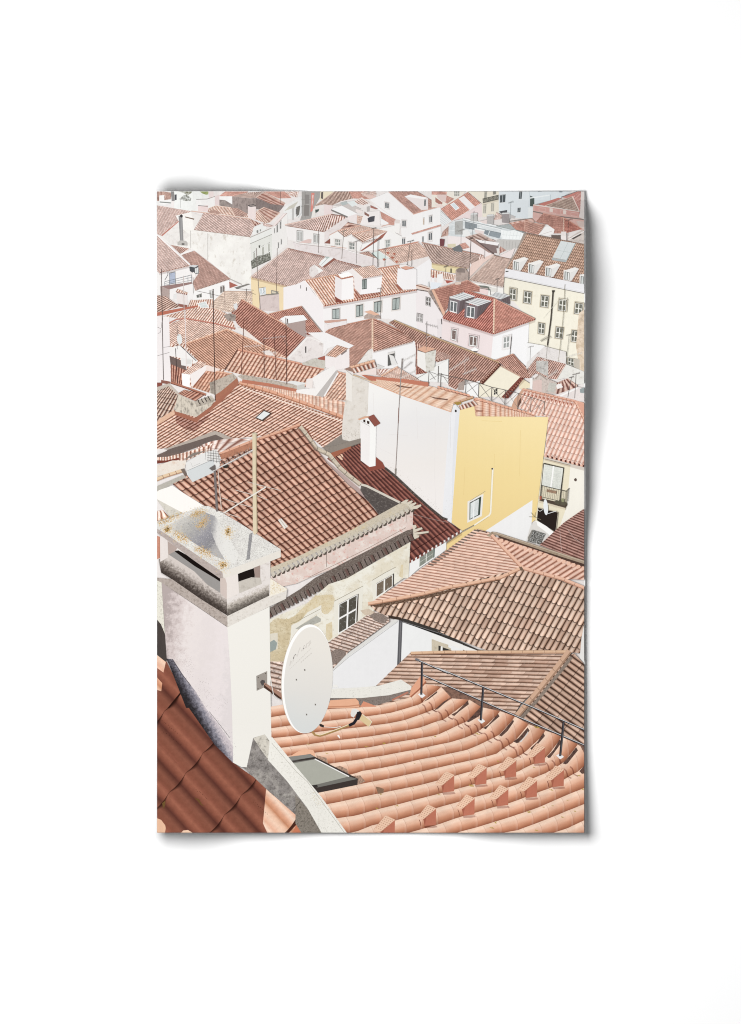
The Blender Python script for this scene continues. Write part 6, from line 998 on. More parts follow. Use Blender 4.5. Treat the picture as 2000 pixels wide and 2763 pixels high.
def field(tris_out, clip, vs):
    for k in range(len(ES) - 1):
        m = 5
        for i in range(N):
            for j in range(m):
                a, c = j / m, (j + 1) / m
                def P(ii, f):
                    x = ES[k][ii][0] * (1 - f) + ES[k + 1][ii][0] * f; y = ES[k][ii][1] * (1 - f) + ES[k + 1][ii][1] * f
                    return (x, y, k + min(max(f, .002), .998), (x - .25 * y) / 46)
                q = [P(i, a), P(i + 1, a), P(i + 1, c), P(i, c)]
                for t in ((q[0], q[1], q[2]), (q[0], q[2], q[3])): tris_out.append(list(t))
tr = []; field(tr, None, 0)
r = h.s('roof'); 
clip = G1(-100, 100, 0, 200, 130, 250) + G1(880, 260) + G2(0, 200, 40, 215, 80, 330, 320, 310, 560, 255, 830, 180, 850, 40) + D2(1335, 1040, 1560, 1140) + D3(30, 1160, 90, 1190, 180, 1215, 330, 1275) + G3(250, 90, 480, 180, 660, 260, 950, 370, 1170, 460) + G4(260, 560, 500, 660, 760, 780, 1000, 890, 1134, 980, 1134, 2300) + G1(0, 2300)
def clipped(tris, clip):
    C = tri(clip); out = []
    bb = [(min(p[0] for p in c), max(p[0] for p in c), min(p[1] for p in c), max(p[1] for p in c)) for c in C]
    for t in tris:
        x0, x1 = min(p[0] for p in t), max(p[0] for p in t); y0, y1 = min(p[1] for p in t), max(p[1] for p in t)
        if x1 < RX0 or x0 > RX1 or y1 < RY0 or y0 > RY1: continue
        for c, b in zip(C, bb):
            if x1 < b[0] or x0 > b[1] or y1 < b[2] or y0 > b[3]: continue
            e = clip_to(list(t), c)
            if len(e) > 2: out.append(e)
    return out
r.p(G3(-330, 150, 0, 0, 280, 60, 660, 230, 1180, 430) + G4(300, 560, 760, 760, 1134, 930, 1134, 1250, 700, 1000, 250, 950) + G3(1000, 780, 450, 560, 0, 360, -250, 260), ink('#8d6a5d', .15, 20, h2='#4b3a35', thr=.55, sc2=10))
r._add(clipped(tr, clip), NEAR)
# open channels between the barrels of the eave, their shade painted as dark ink
GAP = ink('#6d5049', .2, 18, h2='#3f322f', thr=.52, sc2=10)
for q in (G2(1040, 245, 1110, 215, 1247, 110, 1247, 80), G3(-60, 390, 20, 350, 200, 190, 215, 205, 225, 170, 90, 250), G3(220, 440, 300, 400, 470, 225, 485, 285, 330, 400, 260, 468), G3(450, 548, 500, 500, 660, 330, 700, 370, 640, 470, 480, 560), G3(700, 648, 780, 600, 930, 430, 955, 470, 800, 600, 745, 668), G3(945, 760, 1040, 660, 1160, 520, 1175, 550, 1080, 690, 985, 778), G4(30, 855, 110, 800, 250, 640, 280, 690, 120, 870, 80, 880), G4(290, 960, 400, 860, 490, 720, 515, 770, 420, 880, 310, 985), G4(545, 1085, 640, 990, 740, 820, 770, 870, 600, 1100, 570, 1110), G4(785, 1190, 900, 1060, 990, 940, 1020, 990, 860, 1190, 830, 1205), G4(1040, 1310, 1110, 1230, 1140, 1180, 1140, 1340, 1080, 1350)): r.p(q, GAP)
r.p(G4(120, 860, 190, 800, 260, 690, 250, 740, 150, 865), ink('#D9D3CE', .2, 30))
# weeds in the channels
wd = h.s('weeds'); MOSS = ink('#BFA052', .25, 40, h2='#8d7033', thr=.55, sc2=30)
for x, y, s in ((E2(935, 385)[0] + (3.4,)), (E2(755, 420)[0] + (3,)), (E2(355, 360)[0] + (2.2,)), (E2(125, 395)[0] + (2.2,)), (E2(325, 495)[0] + (2.4,)), (E2(870, 1090)[0] + (3,)), (E2(1085, 1060)[0] + (2.6,)), (E2(905, 935)[0] + (2.6,)), (E2(1260, 870)[0] + (2,)), (E3(355, 845)[0] + (4.6,)), (E3(435, 285)[0] + (3.6,)), (E3(1065, 215)[0] + (4.6,)), (E3(560, 905)[0] + (2.6,)), (E3(980, 1130)[0] + (4,)), (E3(625, 1245)[0] + (3.4,)), (E3(590, 1300)[0] + (3.6,)), (E3(1230, 890)[0] + (3.2,)), (E3(1350, 1185)[0] + (2.8,)), (E3(1485, 1120)[0] + (2.4,)), (E3(1240, 1060)[0] + (2,)), (E3(1405, 1000)[0] + (2,)), (E3(1570, 885)[0] + (3.4,)), (E3(1065, 1325)[0] + (3,)), (E3(1040, 645)[0] + (2.2,)), (E3(1525, 735)[0] + (3,)), (E3(650, 580)[0] + (2.4,)), (E3(1145, 1075)[0] + (2.4,)), (E3(15, 940)[0] + (2.6,)), (E2(1490, 310)[0] + (2.4,)), (E2(1275, 600)[0] + (1.8,))):
    for k in range(5):
        an = random.uniform(-2.6, -.2) if k else 0.15; L = s * random.uniform(.8, 1.7)
        wd.l([(x, y), (x + L * math.cos(an) * 1.5, y + L * math.sin(an) * .9)], s * .35, MOSS)
# rail shadow looping over each barrel
SH = shadow_film((.55, .45, .45)); rs = h.s('rail_shadow')
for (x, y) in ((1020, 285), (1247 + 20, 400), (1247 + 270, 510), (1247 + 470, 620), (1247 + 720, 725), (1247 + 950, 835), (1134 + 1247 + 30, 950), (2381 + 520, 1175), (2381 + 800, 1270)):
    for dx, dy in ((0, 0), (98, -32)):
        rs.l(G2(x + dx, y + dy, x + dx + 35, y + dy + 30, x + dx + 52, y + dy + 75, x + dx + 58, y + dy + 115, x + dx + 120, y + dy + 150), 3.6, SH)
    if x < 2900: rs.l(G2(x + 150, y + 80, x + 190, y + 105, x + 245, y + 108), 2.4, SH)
# concrete kerb and loose tiles at the top
k = h.s('kerb', 'rough whitewashed concrete kerb'); k.p(D2(366, 1300, 700, 1292, 1000, 1262, 1236, 1190, 1232, 1240, 1050, 1320, 870, 1372, 700, 1385, 640, 1320, 370, 1318), ink('#8b7f78', .2, 22, h2='#564c47', thr=.58, sc2=20)); k.p(D2(1030, 1310, 1200, 1225, 1215, 1240, 1040, 1325), ink('#B97868', .1)); k.p(D2(366, 1295, 385, 1195, 700, 1180, 900, 1160, 1130, 1095, 1245, 1170, 1238, 1205, 1000, 1265, 700, 1296), ink('#E5E2D8', .05, 14, h2='#8b8a80', thr=.62, soft=.04, sc2=18, st=(.5, 1.4))); k.p(D2(385, 1180, 400, 1150, 440, 1155, 455, 1185), '#E9E7E1')
r.p(D2(345, 1400, 365, 1320, 640, 1300, 672, 1330, 680, 1395, 560, 1402), ink('#E8AE92', .04)); r.l(D2(350, 1390, 560, 1385, 680, 1370), 3.4, '#C98a70'); r.p(D2(690, 1390, 725, 1330, 830, 1370, 870, 1390), ink('#D98f77', .05)); r.p(D2(1220, 1285, 1240, 1190, 1300, 1110, 1345, 1050, 1380, 1075, 1400, 1120, 1330, 1200, 1250, 1280), ink('#E2A389', .05)); r.l(D2(1235, 1285, 1330, 1200, 1402, 1118), 4, '#A9644f')
# tile vents
def vent(x, y, s=1.0, f=E3):
    v = h.s('roof_vent'); q = lambda *a: f(*[(x, y)[i % 2] + a[i] * s for i in range(len(a))])
    v.p(q(-45, 225, 85, 222, 100, 242, 40, 250, -35, 252), shadow_film((.6, .5, .5)))  # painted shadow at the vent's foot
    v.p(q(-55, 155, 85, 35, 82, 215, -38, 228), ink('#BD705f', .05, 10)); v.p(q(-55, 155, -20, 135, -38, 228), ink('#A65d4e', .04))
    v.p(q(-118, 132, -10, -5, 5, -2, 88, 38, -48, 150, -75, 152), ink('#EFC7AE', .03)); v.l(q(-118, 132, -8, -4, 86, 38), .8, '#C9927c'); v.l(q(-75, 154, -48, 152, 88, 40), 1, '#CF9680')
    for i in range(7):
        for j in range(4):
            px, py = -92 + i * 14.5 + j * 21, 118 - i * 17 + j * 8.5; v.l(q(px - 4, py - 3, px + 5, py + 3), 1.2, '#A3705e')
    v.l(q(-98, 160, -85, 190, -80, 225), 1.6, '#7d4336')
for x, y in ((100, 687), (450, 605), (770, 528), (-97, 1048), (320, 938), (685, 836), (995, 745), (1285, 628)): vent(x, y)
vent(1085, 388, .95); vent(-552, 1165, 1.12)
# roof window with ribbed flashing
k = h.s('skylight'); RB = ink('#B99683', .1, 30, h2='#6d5a50', thr=.52, soft=.03, sc2=22, st=(2.2, .35))
k.p(E2(210, 512, 325, 540, 348, 612, 250, 580), RB); k.p(E2(390, 650, 470, 625, 545, 660, 572, 735, 480, 690), RB); k.p(E2(600, 735, 690, 730, 745, 795, 665, 830), RB); k.p(E2(855, 850, 905, 860, 945, 875, 940, 920, 885, 930), ink('#94735f', .3, 40)); k.p(E2(-200, 600, 20, 470, 100, 445, 180, 455, 205, 500, 195, 530), ink('#EDB79b', .04))
k.p(E2(-110, 535, 150, 498, 200, 528, 665, 765, 660, 832, 215, 922, 130, 850, -60, 600), ink('#403835', .06)); k.p(E2(-100, 530, 148, 500, 198, 530, -80, 585), ink('#8b8984', .05)); k.l(E2(-90, 580, 200, 532), 1.4, '#3a3634'); k.p(E2(-60, 590, 195, 552, 570, 742, 660, 768, 230, 860, 150, 850), ink('#77756f', .05)); k.p(E2(-50, 602, 195, 558, 565, 742, 220, 828, 140, 838), ink('#AEAEA3', .03, 5)); k.l(E2(198, 552, 570, 742), 2.6, '#F5F3EE'); k.p(E2(160, 840, 225, 828, 232, 855, 175, 862), '#3a3634')
# guard rail
g = part('printed_railing', 'thin black steel guard rail along the near roof')
def rail(pts): g.l(pts, 4.6, '#39373a'); g.l([(x, y - 1.0) for x, y in pts], 1.5, '#D9D9DA')
def post(a, b, w=6): g.l([a, b], w, '#353236'); g.l([(a[0] + 1.4, a[1]), (b[0] + 1.4, b[1])], 1, '#77757a')
for b in (D2(1352, 1265)[0], E3(475, 140)[0], E3(1325, 525)[0]): g.p([(b[0] - 10, b[1] - 3), (b[0] + 1, b[1] - 8), (b[0] + 11, b[1] + 1), (b[0] + 1, b[1] + 8)], ink('#EDEBE9', .02)); g.l([(b[0] - 1, b[1] + 7), (b[0] + 3, b[1] + 20)], 5, SH)
rail(D2(1370, 1048, 1642, 1168) + D3(650, 1402) + E3(830, 80, 1592, 405)); post(D2(1358, 915)[0], D2(1350, 1260)[0]); post(D3(497, 1180)[0], E3(470, 135)[0]); post(E3(1365, 150)[0], E3(1328, 520)[0])
rail(D2(1285, 875, 1642, 1030) + D3(0, 970, 1040, 1400) + E3(1592, 238)); g.l(D2(1285, 872, 1330, 892), 6, '#77767a')

# ---------------- near left: shaded tiles, plastered kerb, big chimney and dish
h = part('printed_house', 'shaded foreground tiles and plastered kerb in the lower left corner')
q = E1(280, -182, -343, 543, 912, 1915, 1535, 1190)
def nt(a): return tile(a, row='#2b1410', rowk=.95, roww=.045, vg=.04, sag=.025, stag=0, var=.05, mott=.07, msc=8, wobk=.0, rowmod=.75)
DK = nt([(0, '#8c4f42'), (.12, '#9c5b4b'), (.3, '#874b3e'), (.46, '#5d322b'), (.54, '#693b32'), (.7, '#884f42'), (.9, '#844a3d'), (1, '#8c4f42')])  # near tiles with shade painted into their colours
NT_SUN = nt([(0, '#E9A98c'), (.16, '#F6CDB2'), (.34, '#DF9e80'), (.5, '#C98566'), (.62, '#E9b194'), (.8, '#F3C4a8'), (1, '#E9A98c')])  # the same tiles with sunlight painted into their colours
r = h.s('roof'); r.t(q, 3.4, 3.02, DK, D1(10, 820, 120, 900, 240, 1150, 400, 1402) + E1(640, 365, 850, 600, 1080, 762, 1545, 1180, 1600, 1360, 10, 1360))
r.t(q, 3.4, 3.02, NT_SUN, E1(1195, 878, 1545, 1180, 1600, 1360, 1212, 1360, 1160, 1245, 1172, 1130)); r.t(q, 3.4, 3.02, NT_SUN, D1(10, 825, 112, 902, 85, 1020, 10, 965)); r.t(q, 3.4, 3.02, NT_SUN, D1(10, 1065, 72, 1135, 62, 1222, 10, 1205)); r.p(E1(10, 1190, 60, 1210, 105, 1270, 110, 1300, 100, 1360, 10, 1360), ink('#E3B59a', .05)); r.p(E1(265, 1360, 300, 1325, 350, 1320, 420, 1360), ink('#EDC6ad', .03))  # sunlit patches painted over the shaded tiles
r.p(E1(1535, 1180, 1545, 1240, 1430, 1360, 1405, 1360), ink('#4d2a22', .08)); r.p(E1(1525, 1250, 1545, 1250, 1590, 1360, 1475, 1360), ink('#C9785f', .05)); r.p(D1(270, 1230, 285, 1240, 150, 1402, 130, 1402), '#2b1612')
for a in (E1(440, 880, 550, 975), E1(1055, 1010, 1205, 1145), E1(70, 130, 230, 270), E1(60, 235, 270, 395)):
    for i in range(9): t = i / 8; x = a[0][0] + (a[1][0] - a[0][0]) * t + random.uniform(-1.5, 1.5); y = a[0][1] + (a[1][1] - a[0][1]) * t + random.uniform(-1.5, 1.5); r.p([(x, y), (x + 2, y + .5), (x + 1.5, y + 2.2)], '#2d1511')
r.p(E1(415, 970, 470, 985, 500, 1040, 525, 1060, 490, 1050, 450, 1000), ink('#6b4a2c', .2)); r.p(E1(70, 1030, 105, 1000, 105, 1050, 85, 1090), ink('#6d5230', .3))
k = h.s('kerb', 'plastered kerb with a bright top and stained side')
k.p(E1(950, 645, 1062, 310, 1110, 350, 1600, 985, 1800, 1250, 1800, 1370, 1580, 1370, 1540, 1180, 1200, 880, 1085, 770), ink('#98928e', .08, 10, h2='#55504d', thr=.56, soft=.12, sc2=5, h3='#b3ada6', thr3=.55)); k.p(E2(-10, 935, 330, 1350, 60, 1360, -10, 1250), ink('#8f877d', .1, 16, h2='#4d4640', thr=.57, sc2=14))
k.p(E1(1228, 312, 1262, 318, 1524, 640, 1790, 960, 2075, 1360, 1800, 1360, 1642, 1085, 1420, 790, 1212, 560), ink('#ECE8DE', .03, 10, h2='#A9a596', thr=.63, sc2=14)); k.l(E1(1255, 380, 1522, 690) + E2(120, 800, 520, 1350), .9, '#9d998b'); k.p(E1(1055, 325, 1180, 280, 1232, 365, 1215, 555, 1130, 440), ink('#D6D0C4', .08, 12, h2='#8b857c', thr=.58)); k.l(E1(1055, 325, 1180, 282, 1228, 355), 1.2, '#6b655e'); k.l(E1(1490, 1105, 1560, 1010), 1.2, '#3b3532')

k.sp(E1(960, 645, 1040, 400, 1110, 430, 1400, 900, 1540, 1160, 1300, 960), 420, 1.1, '#3f3936', 5); k.sp(E1(1060, 330, 1200, 560, 1130, 470), 90, .9, '#57504a', 3); k.sp(E2(0, 1000, 300, 1340, 60, 1340, 0, 1250), 200, 1.1, '#4b443e', 4); k.sp(E1(1240, 400, 1520, 680, 1800, 1100, 1640, 1050), 170, .8, '#9a968a', 4); k.sp(E2(0, 640, 260, 950, 540, 1345, 300, 1345), 200, .8, '#8d8a7c', 5); k.sp(E2(150, 930, 220, 940, 320, 1100, 260, 1080), 60, 1.2, '#DCC88e', 4)
c = part('printed_chimney', 'big plastered chimney with a lichen spotted concrete cap')
c.p(D1(10, 20, 65, 45, 100, 600, 118, 900, 10, 830), ink('#E4DFCE', .06, 16, h2='#8d887a', thr=.6, sc2=16, h3='#C9a862', thr3=.66)); c.p(D1(10, 440, 60, 500, 100, 600, 122, 880, 110, 905, 10, 825), ink('#4b4441', .12, 14))
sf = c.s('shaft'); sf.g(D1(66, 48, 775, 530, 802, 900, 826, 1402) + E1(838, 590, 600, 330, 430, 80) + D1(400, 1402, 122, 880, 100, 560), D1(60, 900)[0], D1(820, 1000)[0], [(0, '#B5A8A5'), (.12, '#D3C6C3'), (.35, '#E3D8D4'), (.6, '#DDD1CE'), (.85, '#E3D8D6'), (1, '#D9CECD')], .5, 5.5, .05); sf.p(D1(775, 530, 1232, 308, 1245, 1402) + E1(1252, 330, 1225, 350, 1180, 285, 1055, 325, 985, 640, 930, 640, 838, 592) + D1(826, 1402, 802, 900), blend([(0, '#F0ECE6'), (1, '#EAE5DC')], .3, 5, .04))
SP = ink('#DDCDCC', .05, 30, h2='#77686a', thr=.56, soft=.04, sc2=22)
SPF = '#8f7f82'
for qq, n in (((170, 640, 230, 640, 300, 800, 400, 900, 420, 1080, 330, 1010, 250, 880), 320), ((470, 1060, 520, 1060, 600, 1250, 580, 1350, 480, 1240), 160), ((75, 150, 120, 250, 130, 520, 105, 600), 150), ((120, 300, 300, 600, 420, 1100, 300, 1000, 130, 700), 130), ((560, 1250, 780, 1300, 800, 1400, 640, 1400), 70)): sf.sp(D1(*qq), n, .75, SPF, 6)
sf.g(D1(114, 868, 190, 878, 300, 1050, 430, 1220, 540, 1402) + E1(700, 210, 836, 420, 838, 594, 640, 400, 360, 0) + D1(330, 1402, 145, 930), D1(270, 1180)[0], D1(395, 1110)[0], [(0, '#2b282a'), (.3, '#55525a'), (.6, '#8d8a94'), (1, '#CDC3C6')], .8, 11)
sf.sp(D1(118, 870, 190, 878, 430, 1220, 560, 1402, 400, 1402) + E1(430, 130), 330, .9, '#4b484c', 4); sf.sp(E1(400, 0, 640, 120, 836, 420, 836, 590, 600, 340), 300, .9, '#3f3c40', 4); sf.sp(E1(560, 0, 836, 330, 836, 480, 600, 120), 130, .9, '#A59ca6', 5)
sf.l(D1(180, 875, 280, 1030, 380, 1160), 1.6, '#4f474a'); sf.l(E1(580, 40, 700, 190, 800, 320), .9, '#4b464a')
lg = c.s('ledge', 'soot stained concrete ledge'); lg.p(D1(10, -5, 180, 10, 480, 210, 775, 400, 778, 528, 400, 270, 66, 48, 10, 22), ink('#B9ADA5', .08, 14, h2='#85786f', thr=.57, sc2=10)); lg.p(D1(775, 410, 1000, 300, 1230, 190, 1422, 118, 1412, 222, 1240, 302, 900, 470, 778, 530), ink('#DCD5CA', .04, 12, h2='#bdb5a9', thr=.6, sc2=10)); lg.p(D1(1225, 205, 1240, 0, 1330, 60, 1424, 118, 1400, 140), ink('#EEE6D3', .06, 20, h2='#C9a95e', thr=.6, sc2=14))
bd = c.s('cap_body'); bd.p(C1(50, 940, 130, 980, 730, 1330, 1240, 1210, 1242, 1402) + D1(1235, 190, 1000, 300, 775, 410, 400, 160, 180, 10, 60, -60), ink('#DED5CE', .04, 10, h2='#c0b5ad', thr=.6, sc2=6))
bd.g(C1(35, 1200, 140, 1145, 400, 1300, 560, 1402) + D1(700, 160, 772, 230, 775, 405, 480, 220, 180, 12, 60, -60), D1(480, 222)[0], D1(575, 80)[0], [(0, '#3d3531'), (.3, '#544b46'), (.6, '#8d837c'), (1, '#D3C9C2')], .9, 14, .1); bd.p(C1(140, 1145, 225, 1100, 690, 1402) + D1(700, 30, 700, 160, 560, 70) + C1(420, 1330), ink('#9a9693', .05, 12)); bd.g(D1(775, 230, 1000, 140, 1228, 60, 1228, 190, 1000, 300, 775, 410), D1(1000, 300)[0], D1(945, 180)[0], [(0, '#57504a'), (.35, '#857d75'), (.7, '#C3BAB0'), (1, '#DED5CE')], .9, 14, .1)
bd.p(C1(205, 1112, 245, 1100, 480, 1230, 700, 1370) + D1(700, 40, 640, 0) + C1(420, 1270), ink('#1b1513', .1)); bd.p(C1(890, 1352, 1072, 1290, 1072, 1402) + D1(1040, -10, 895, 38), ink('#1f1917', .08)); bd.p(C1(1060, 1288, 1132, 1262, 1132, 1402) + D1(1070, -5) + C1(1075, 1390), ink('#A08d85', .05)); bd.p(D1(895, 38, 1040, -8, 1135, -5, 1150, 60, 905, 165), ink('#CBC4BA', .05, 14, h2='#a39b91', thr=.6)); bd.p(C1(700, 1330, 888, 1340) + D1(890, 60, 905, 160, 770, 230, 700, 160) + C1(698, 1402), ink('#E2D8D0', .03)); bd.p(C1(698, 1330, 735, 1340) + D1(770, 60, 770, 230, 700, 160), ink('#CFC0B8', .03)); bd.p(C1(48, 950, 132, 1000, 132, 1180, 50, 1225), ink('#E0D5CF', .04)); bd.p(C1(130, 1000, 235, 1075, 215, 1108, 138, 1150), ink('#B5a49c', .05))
cp = c.s('cap', 'grey concrete cap with orange lichen'); CON = ink('#D9D5CE', .05, 20, h2='#A8A59f', thr=.56, soft=.06, sc2=22, h3='#E8E5DE', thr3=.52, sc3=4)
cp.p(C1(10, 850, 722, 1322, 735, 1402, 690, 1402, 400, 1200, 10, 905), ink('#BAADA7', .07, 14, h2='#93867f', thr=.58, sc2=9)); cp.p(C1(720, 1325, 1352, 1085, 1354, 1175, 900, 1352, 735, 1402), ink('#DED6CB', .04, 12))
cp.p(C1(10, 805, 330, 690, 520, 625, 570, 622, 720, 695, 900, 800, 1100, 930, 1352, 1088, 1352, 1100, 722, 1335, 400, 1120, 130, 935, 10, 862), CON)
cp.g(C1(95, 850, 280, 755, 470, 680, 530, 690, 575, 760, 600, 900, 660, 1050, 750, 1205, 660, 1175, 420, 1025, 250, 915), C1(230, 760)[0], C1(620, 1120)[0], [(0, '#D3CFC8'), (.3, '#B5B2ad'), (.65, '#96949a'), (.85, '#8b898d'), (1, '#B5b2b0')], .3, 11, .1); cp.g(C1(530, 690, 575, 760, 600, 900, 660, 1050, 750, 1205, 860, 1250, 900, 1150, 760, 900, 640, 730), C1(600, 930)[0], C1(760, 950)[0], [(0, '#A19fa1'), (.4, '#D3D0cb'), (1, '#DEDBD5')], .3, 11, .08); cp.p(C1(980, 1210, 1000, 1040, 1012, 930, 1048, 905, 1045, 960, 1025, 1110, 1020, 1195), shadow_film((.42, .42, .45)))  # gradients paint the cap's slope shading, last patch the pole's cast shadow
LI = ink('#DBA64e', .12, 26); LI2 = ink('#E6CB97', .1, 26)
for qq in ((360, 730, 440, 680, 520, 668, 545, 690, 480, 705, 400, 745), (440, 865, 470, 810, 540, 745, 560, 735, 545, 790, 490, 855), (190, 915, 230, 900, 270, 930, 330, 955, 345, 985, 300, 1005, 240, 990), (410, 1080, 460, 1060, 520, 1090, 600, 1140, 610, 1180, 540, 1150, 470, 1120), (690, 1250, 740, 1235, 770, 1255, 720, 1295), (20, 800, 200, 735, 330, 700, 200, 752, 60, 812), (770, 880, 800, 860, 795, 930, 780, 950), (100, 880, 150, 850, 140, 890)):
    cp.sp(C1(*qq), 170, 1.5, LI2, 8.0); cp.sp(C1(*qq), 260, 1.4, LI, 3.6)
cp.sp(C1(120, 870, 250, 900, 700, 1180, 800, 1240, 700, 1290, 400, 1110), 150, 1.2, LI, 3)
DKF = ink('#77757a', .2, 30); cp.sp(C1(140, 850, 470, 690, 560, 760, 740, 1190, 420, 1010), 600, .9, DKF, 8); cp.sp(C1(560, 740, 900, 850, 1300, 1090, 760, 1290, 640, 1010), 420, .8, ink('#8b8780', .2, 30), 5); cp.sp(C1(140, 850, 470, 690, 560, 760, 740, 1190, 420, 1010), 520, 1.0, '#D3D0ca', 9)
lg.sp(D1(190, 20, 330, 30, 690, 230, 770, 300, 770, 400, 480, 215), 420, 1.1, '#3b332e', 5); lg.sp(D1(780, 290, 1225, 110, 1225, 190, 780, 405), 420, .9, '#57504a', 3.5); lg.sp(D1(60, 40, 480, 220, 775, 420, 775, 500, 420, 260), 240, .8, '#8d8078', 4); lg.sp(D1(1230, 150, 1300, 60, 1400, 130), 90, .9, '#C9A55a', 3)
# dish and its arm
d = part('printed_satellite_dish', 'large white oval satellite dish with worn lettering, on the chimney arm')
d.p(D1(1092, 1055, 1207, 1003, 1207, 1166, 1095, 1217), ink('#A09890', .1, 20)); d.l(D1(1092, 1055, 1095, 1217), 1, '#5b544f'); d.p(D1(1130, 1120, 1150, 1098, 1180, 1105, 1185, 1140, 1150, 1165), '#55504f'); d.p(D1(1170, 1130, 1200, 1140, 1380, 1255, 1400, 1320, 1350, 1305, 1180, 1190), ink('#A77f70', .06)); d.p(D1(1170, 1150, 1360, 1295, 1350, 1310, 1172, 1185), ink('#4b342c', .06)); d.l(D1(1240, 1060, 1255, 1160, 1275, 1260, 1310, 1300), 1.6, '#F1EEE8')
for a in ((1110, 1075), (1190, 1030), (1192, 1150), (1108, 1195)): x, y = D1(*a)[0]; d.p([(x - 1.3, y - 1.3), (x + 1.3, y - 1.3), (x + 1.3, y + 1.3), (x - 1.3, y + 1.3)], '#57504a')
def oval(cx, cy, a, b, tilt, n=56):
    o = []
    for i in range(n):
        t = 2 * math.pi * i / n; u, v = a * math.cos(t), b * math.sin(t); o.append((cx + u - tilt * v, cy + v))
    return o
cx, cy = D2(120, 1090)[0]
d.p([(x - 2.2, y - .8) for x, y in oval(cx, cy, 68.5, 147, .055)], ink('#CFC3b4', .02)); d.p(oval(cx - 1, cy - .5, 68.5, 147, .055), ink('#FCFAF7', .005)); fc = d.s('dish_face'); fc.g(oval(cx + 2.6, cy + 3, 65.5, 143.5, .055), (cx - 40, cy + 120), (cx + 30, cy - 90), [(0, '#CFD1CE'), (.4, '#D9D5CE'), (1, '#E3DCD2')], .12, 1.5, .012)  # face gradient paints the dish's shading
for a in (D2(90, 992), D2(0, 1097), D2(205, 1366), E2(110, 72)): x, y = a[0]; fc.p([(x - 2, y - 2.4), (x + 1.6, y - 2), (x + 2.2, y + 2), (x - 1.2, y + 2.6)], '#77716b')
lt = d.s('lettering'); LT_ = '#D3CDC6'; V = Z(750, 1660, 10.26)
for s in ((560, 1040, 620, 880, 660, 1000), (690, 980, 730, 830, 770, 900, 700, 930), (800, 900, 790, 800, 850, 760, 880, 820, 840, 860), (850, 780, 900, 700, 915, 760, 880, 800), (420, 1280, 440, 1130, 490, 1080, 430, 1200), (500, 1080, 530, 1150, 560, 1060), (330, 1400, 360, 1260, 400, 1330)): lt.l(V(*s), 2.2, LT_)
for i in range(14): t = i / 13; lt.l(V(330 + 570 * t, 1500 - 560 * t, 350 + 570 * t, 1470 - 560 * t), 1.4, LT_)
for i in range(6): t = i / 5; lt.l(V(640 + 260 * t, 1310 - 230 * t, 665 + 260 * t, 1275 - 230 * t), 1.8, LT_)
ar = d.s('receiver_arm'); ar.l(E2(170, 255, 200, 290, 250, 302, 310, 285, 450, 235, 575, 185), 6, ink('#A98558', .1)); ar.l(E2(205, 280, 255, 294, 310, 276, 450, 226, 575, 176), 2, '#F1E3C4'); ar.l(E2(290, 205, 430, 212, 480, 200), 1.6, '#EEE9E0'); ar.p(E2(245, 180, 265, 172, 300, 190, 295, 212, 255, 200), '#332e2c'); ar.l(E2(568, 190, 620, 165, 650, 120, 668, 60), 8, ink('#25232a', .2)); ar.p(E2(585, 60, 600, 15, 640, 8, 672, 25, 690, 50, 650, 60, 620, 105, 590, 90), ink('#DDDAD4', .05)); ar.p(E2(655, 45, 690, 35, 708, 60, 680, 130, 640, 130), '#2a282c'); ar.p(E2(680, 125, 712, 68, 818, 150, 782, 207), ink('#DCC49a', .03)); ar.l(E2(712, 68, 818, 150, 782, 207), 1.3, '#F3E8D0'); ar.p(E2(440, 300, 460, 290, 474, 325, 466, 330), '#F6F1EC')

# ---------------- aerials: thin masts above everything
def aerial(label, mast, w=.9, col='#5f5350', yagi=(), bars=()):
    a = part('printed_aerial', label); a.l(mast, w, col)
    for (p, q, n, L, ang, c2) in yagi:
        a.l([p, q], .9, c2)
        for i in range(n):
            t = i / max(n - 1, 1); x, y = p[0] + (q[0] - p[0]) * t, p[1] + (q[1] - p[1]) * t; k = L * (.6 + .4 * t)
            a.l([(x - k * math.cos(ang), y - k * math.sin(ang)), (x + k * math.cos(ang), y + k * math.sin(ang))], .7, c2)
    for b in bars: a.l(b, .7, col)
    return a
aerial('tall dark aerial mast in front of the orange hip roof', B1(622, -320, 626, 0, 645, 885), 2.2, '#4b3733', bars=[A1(440, 1100, 622, 1140, 745, 1170)])
aerial('dark mast crossing two orange roofs', B1(962, -10, 955, 20, 926, 600), 1.8, '#6b3f39', yagi=[(B1(960, 300)[0], B1(1140, 290)[0], 8, 5, 1.2, '#D9cdc8')])
aerial('rusty mast with a feathery aerial head', B1(1170, 190, 1175, 640), 2, '#5d3a36', yagi=[(B1(1170, 215)[0], B1(1400, 190)[0], 11, 4, 1.3, '#C9B9b5')])
aerial('leaning rusty mast near the long orange roof', B1(1280, 150, 1305, 665), 1.8, '#6b423d', yagi=[(B1(1180, 360)[0], B1(1300, 370)[0], 7, 5, 1.1, '#E5D9d3')])
aerial('tallest dark mast left of the plaster gable', B1(1408, -10, 1418, 705), 2, '#5b3d38', yagi=[(B1(1360, 190)[0], B1(1430, 290)[0], 6, 5, .2, '#8d6f69')], bars=[B1(1425, 0, 1428, 60)])
aerial('mast on the white wall at the left edge', B1(72, -20, 78, 300, 86, 660), 2, '#6b625f', bars=[B1(20, 90, 60, 110, 50, 150, 25, 160), B1(85, 310, 260, 285), B1(20, 400, 150, 365), B1(60, 40, 66, 100)])
aerial('pale pole behind the air conditioner', B1(318, -90, 325, 200, 333, 545), 2.2, '#DDCFCA')
aerial('short dark pole by the grey dish', B1(215, 320, 238, 700), 1.5, '#4f4341', yagi=[(B1(232, 70)[0], B1(240, 180)[0], 5, 4, .1, '#7d706d')])
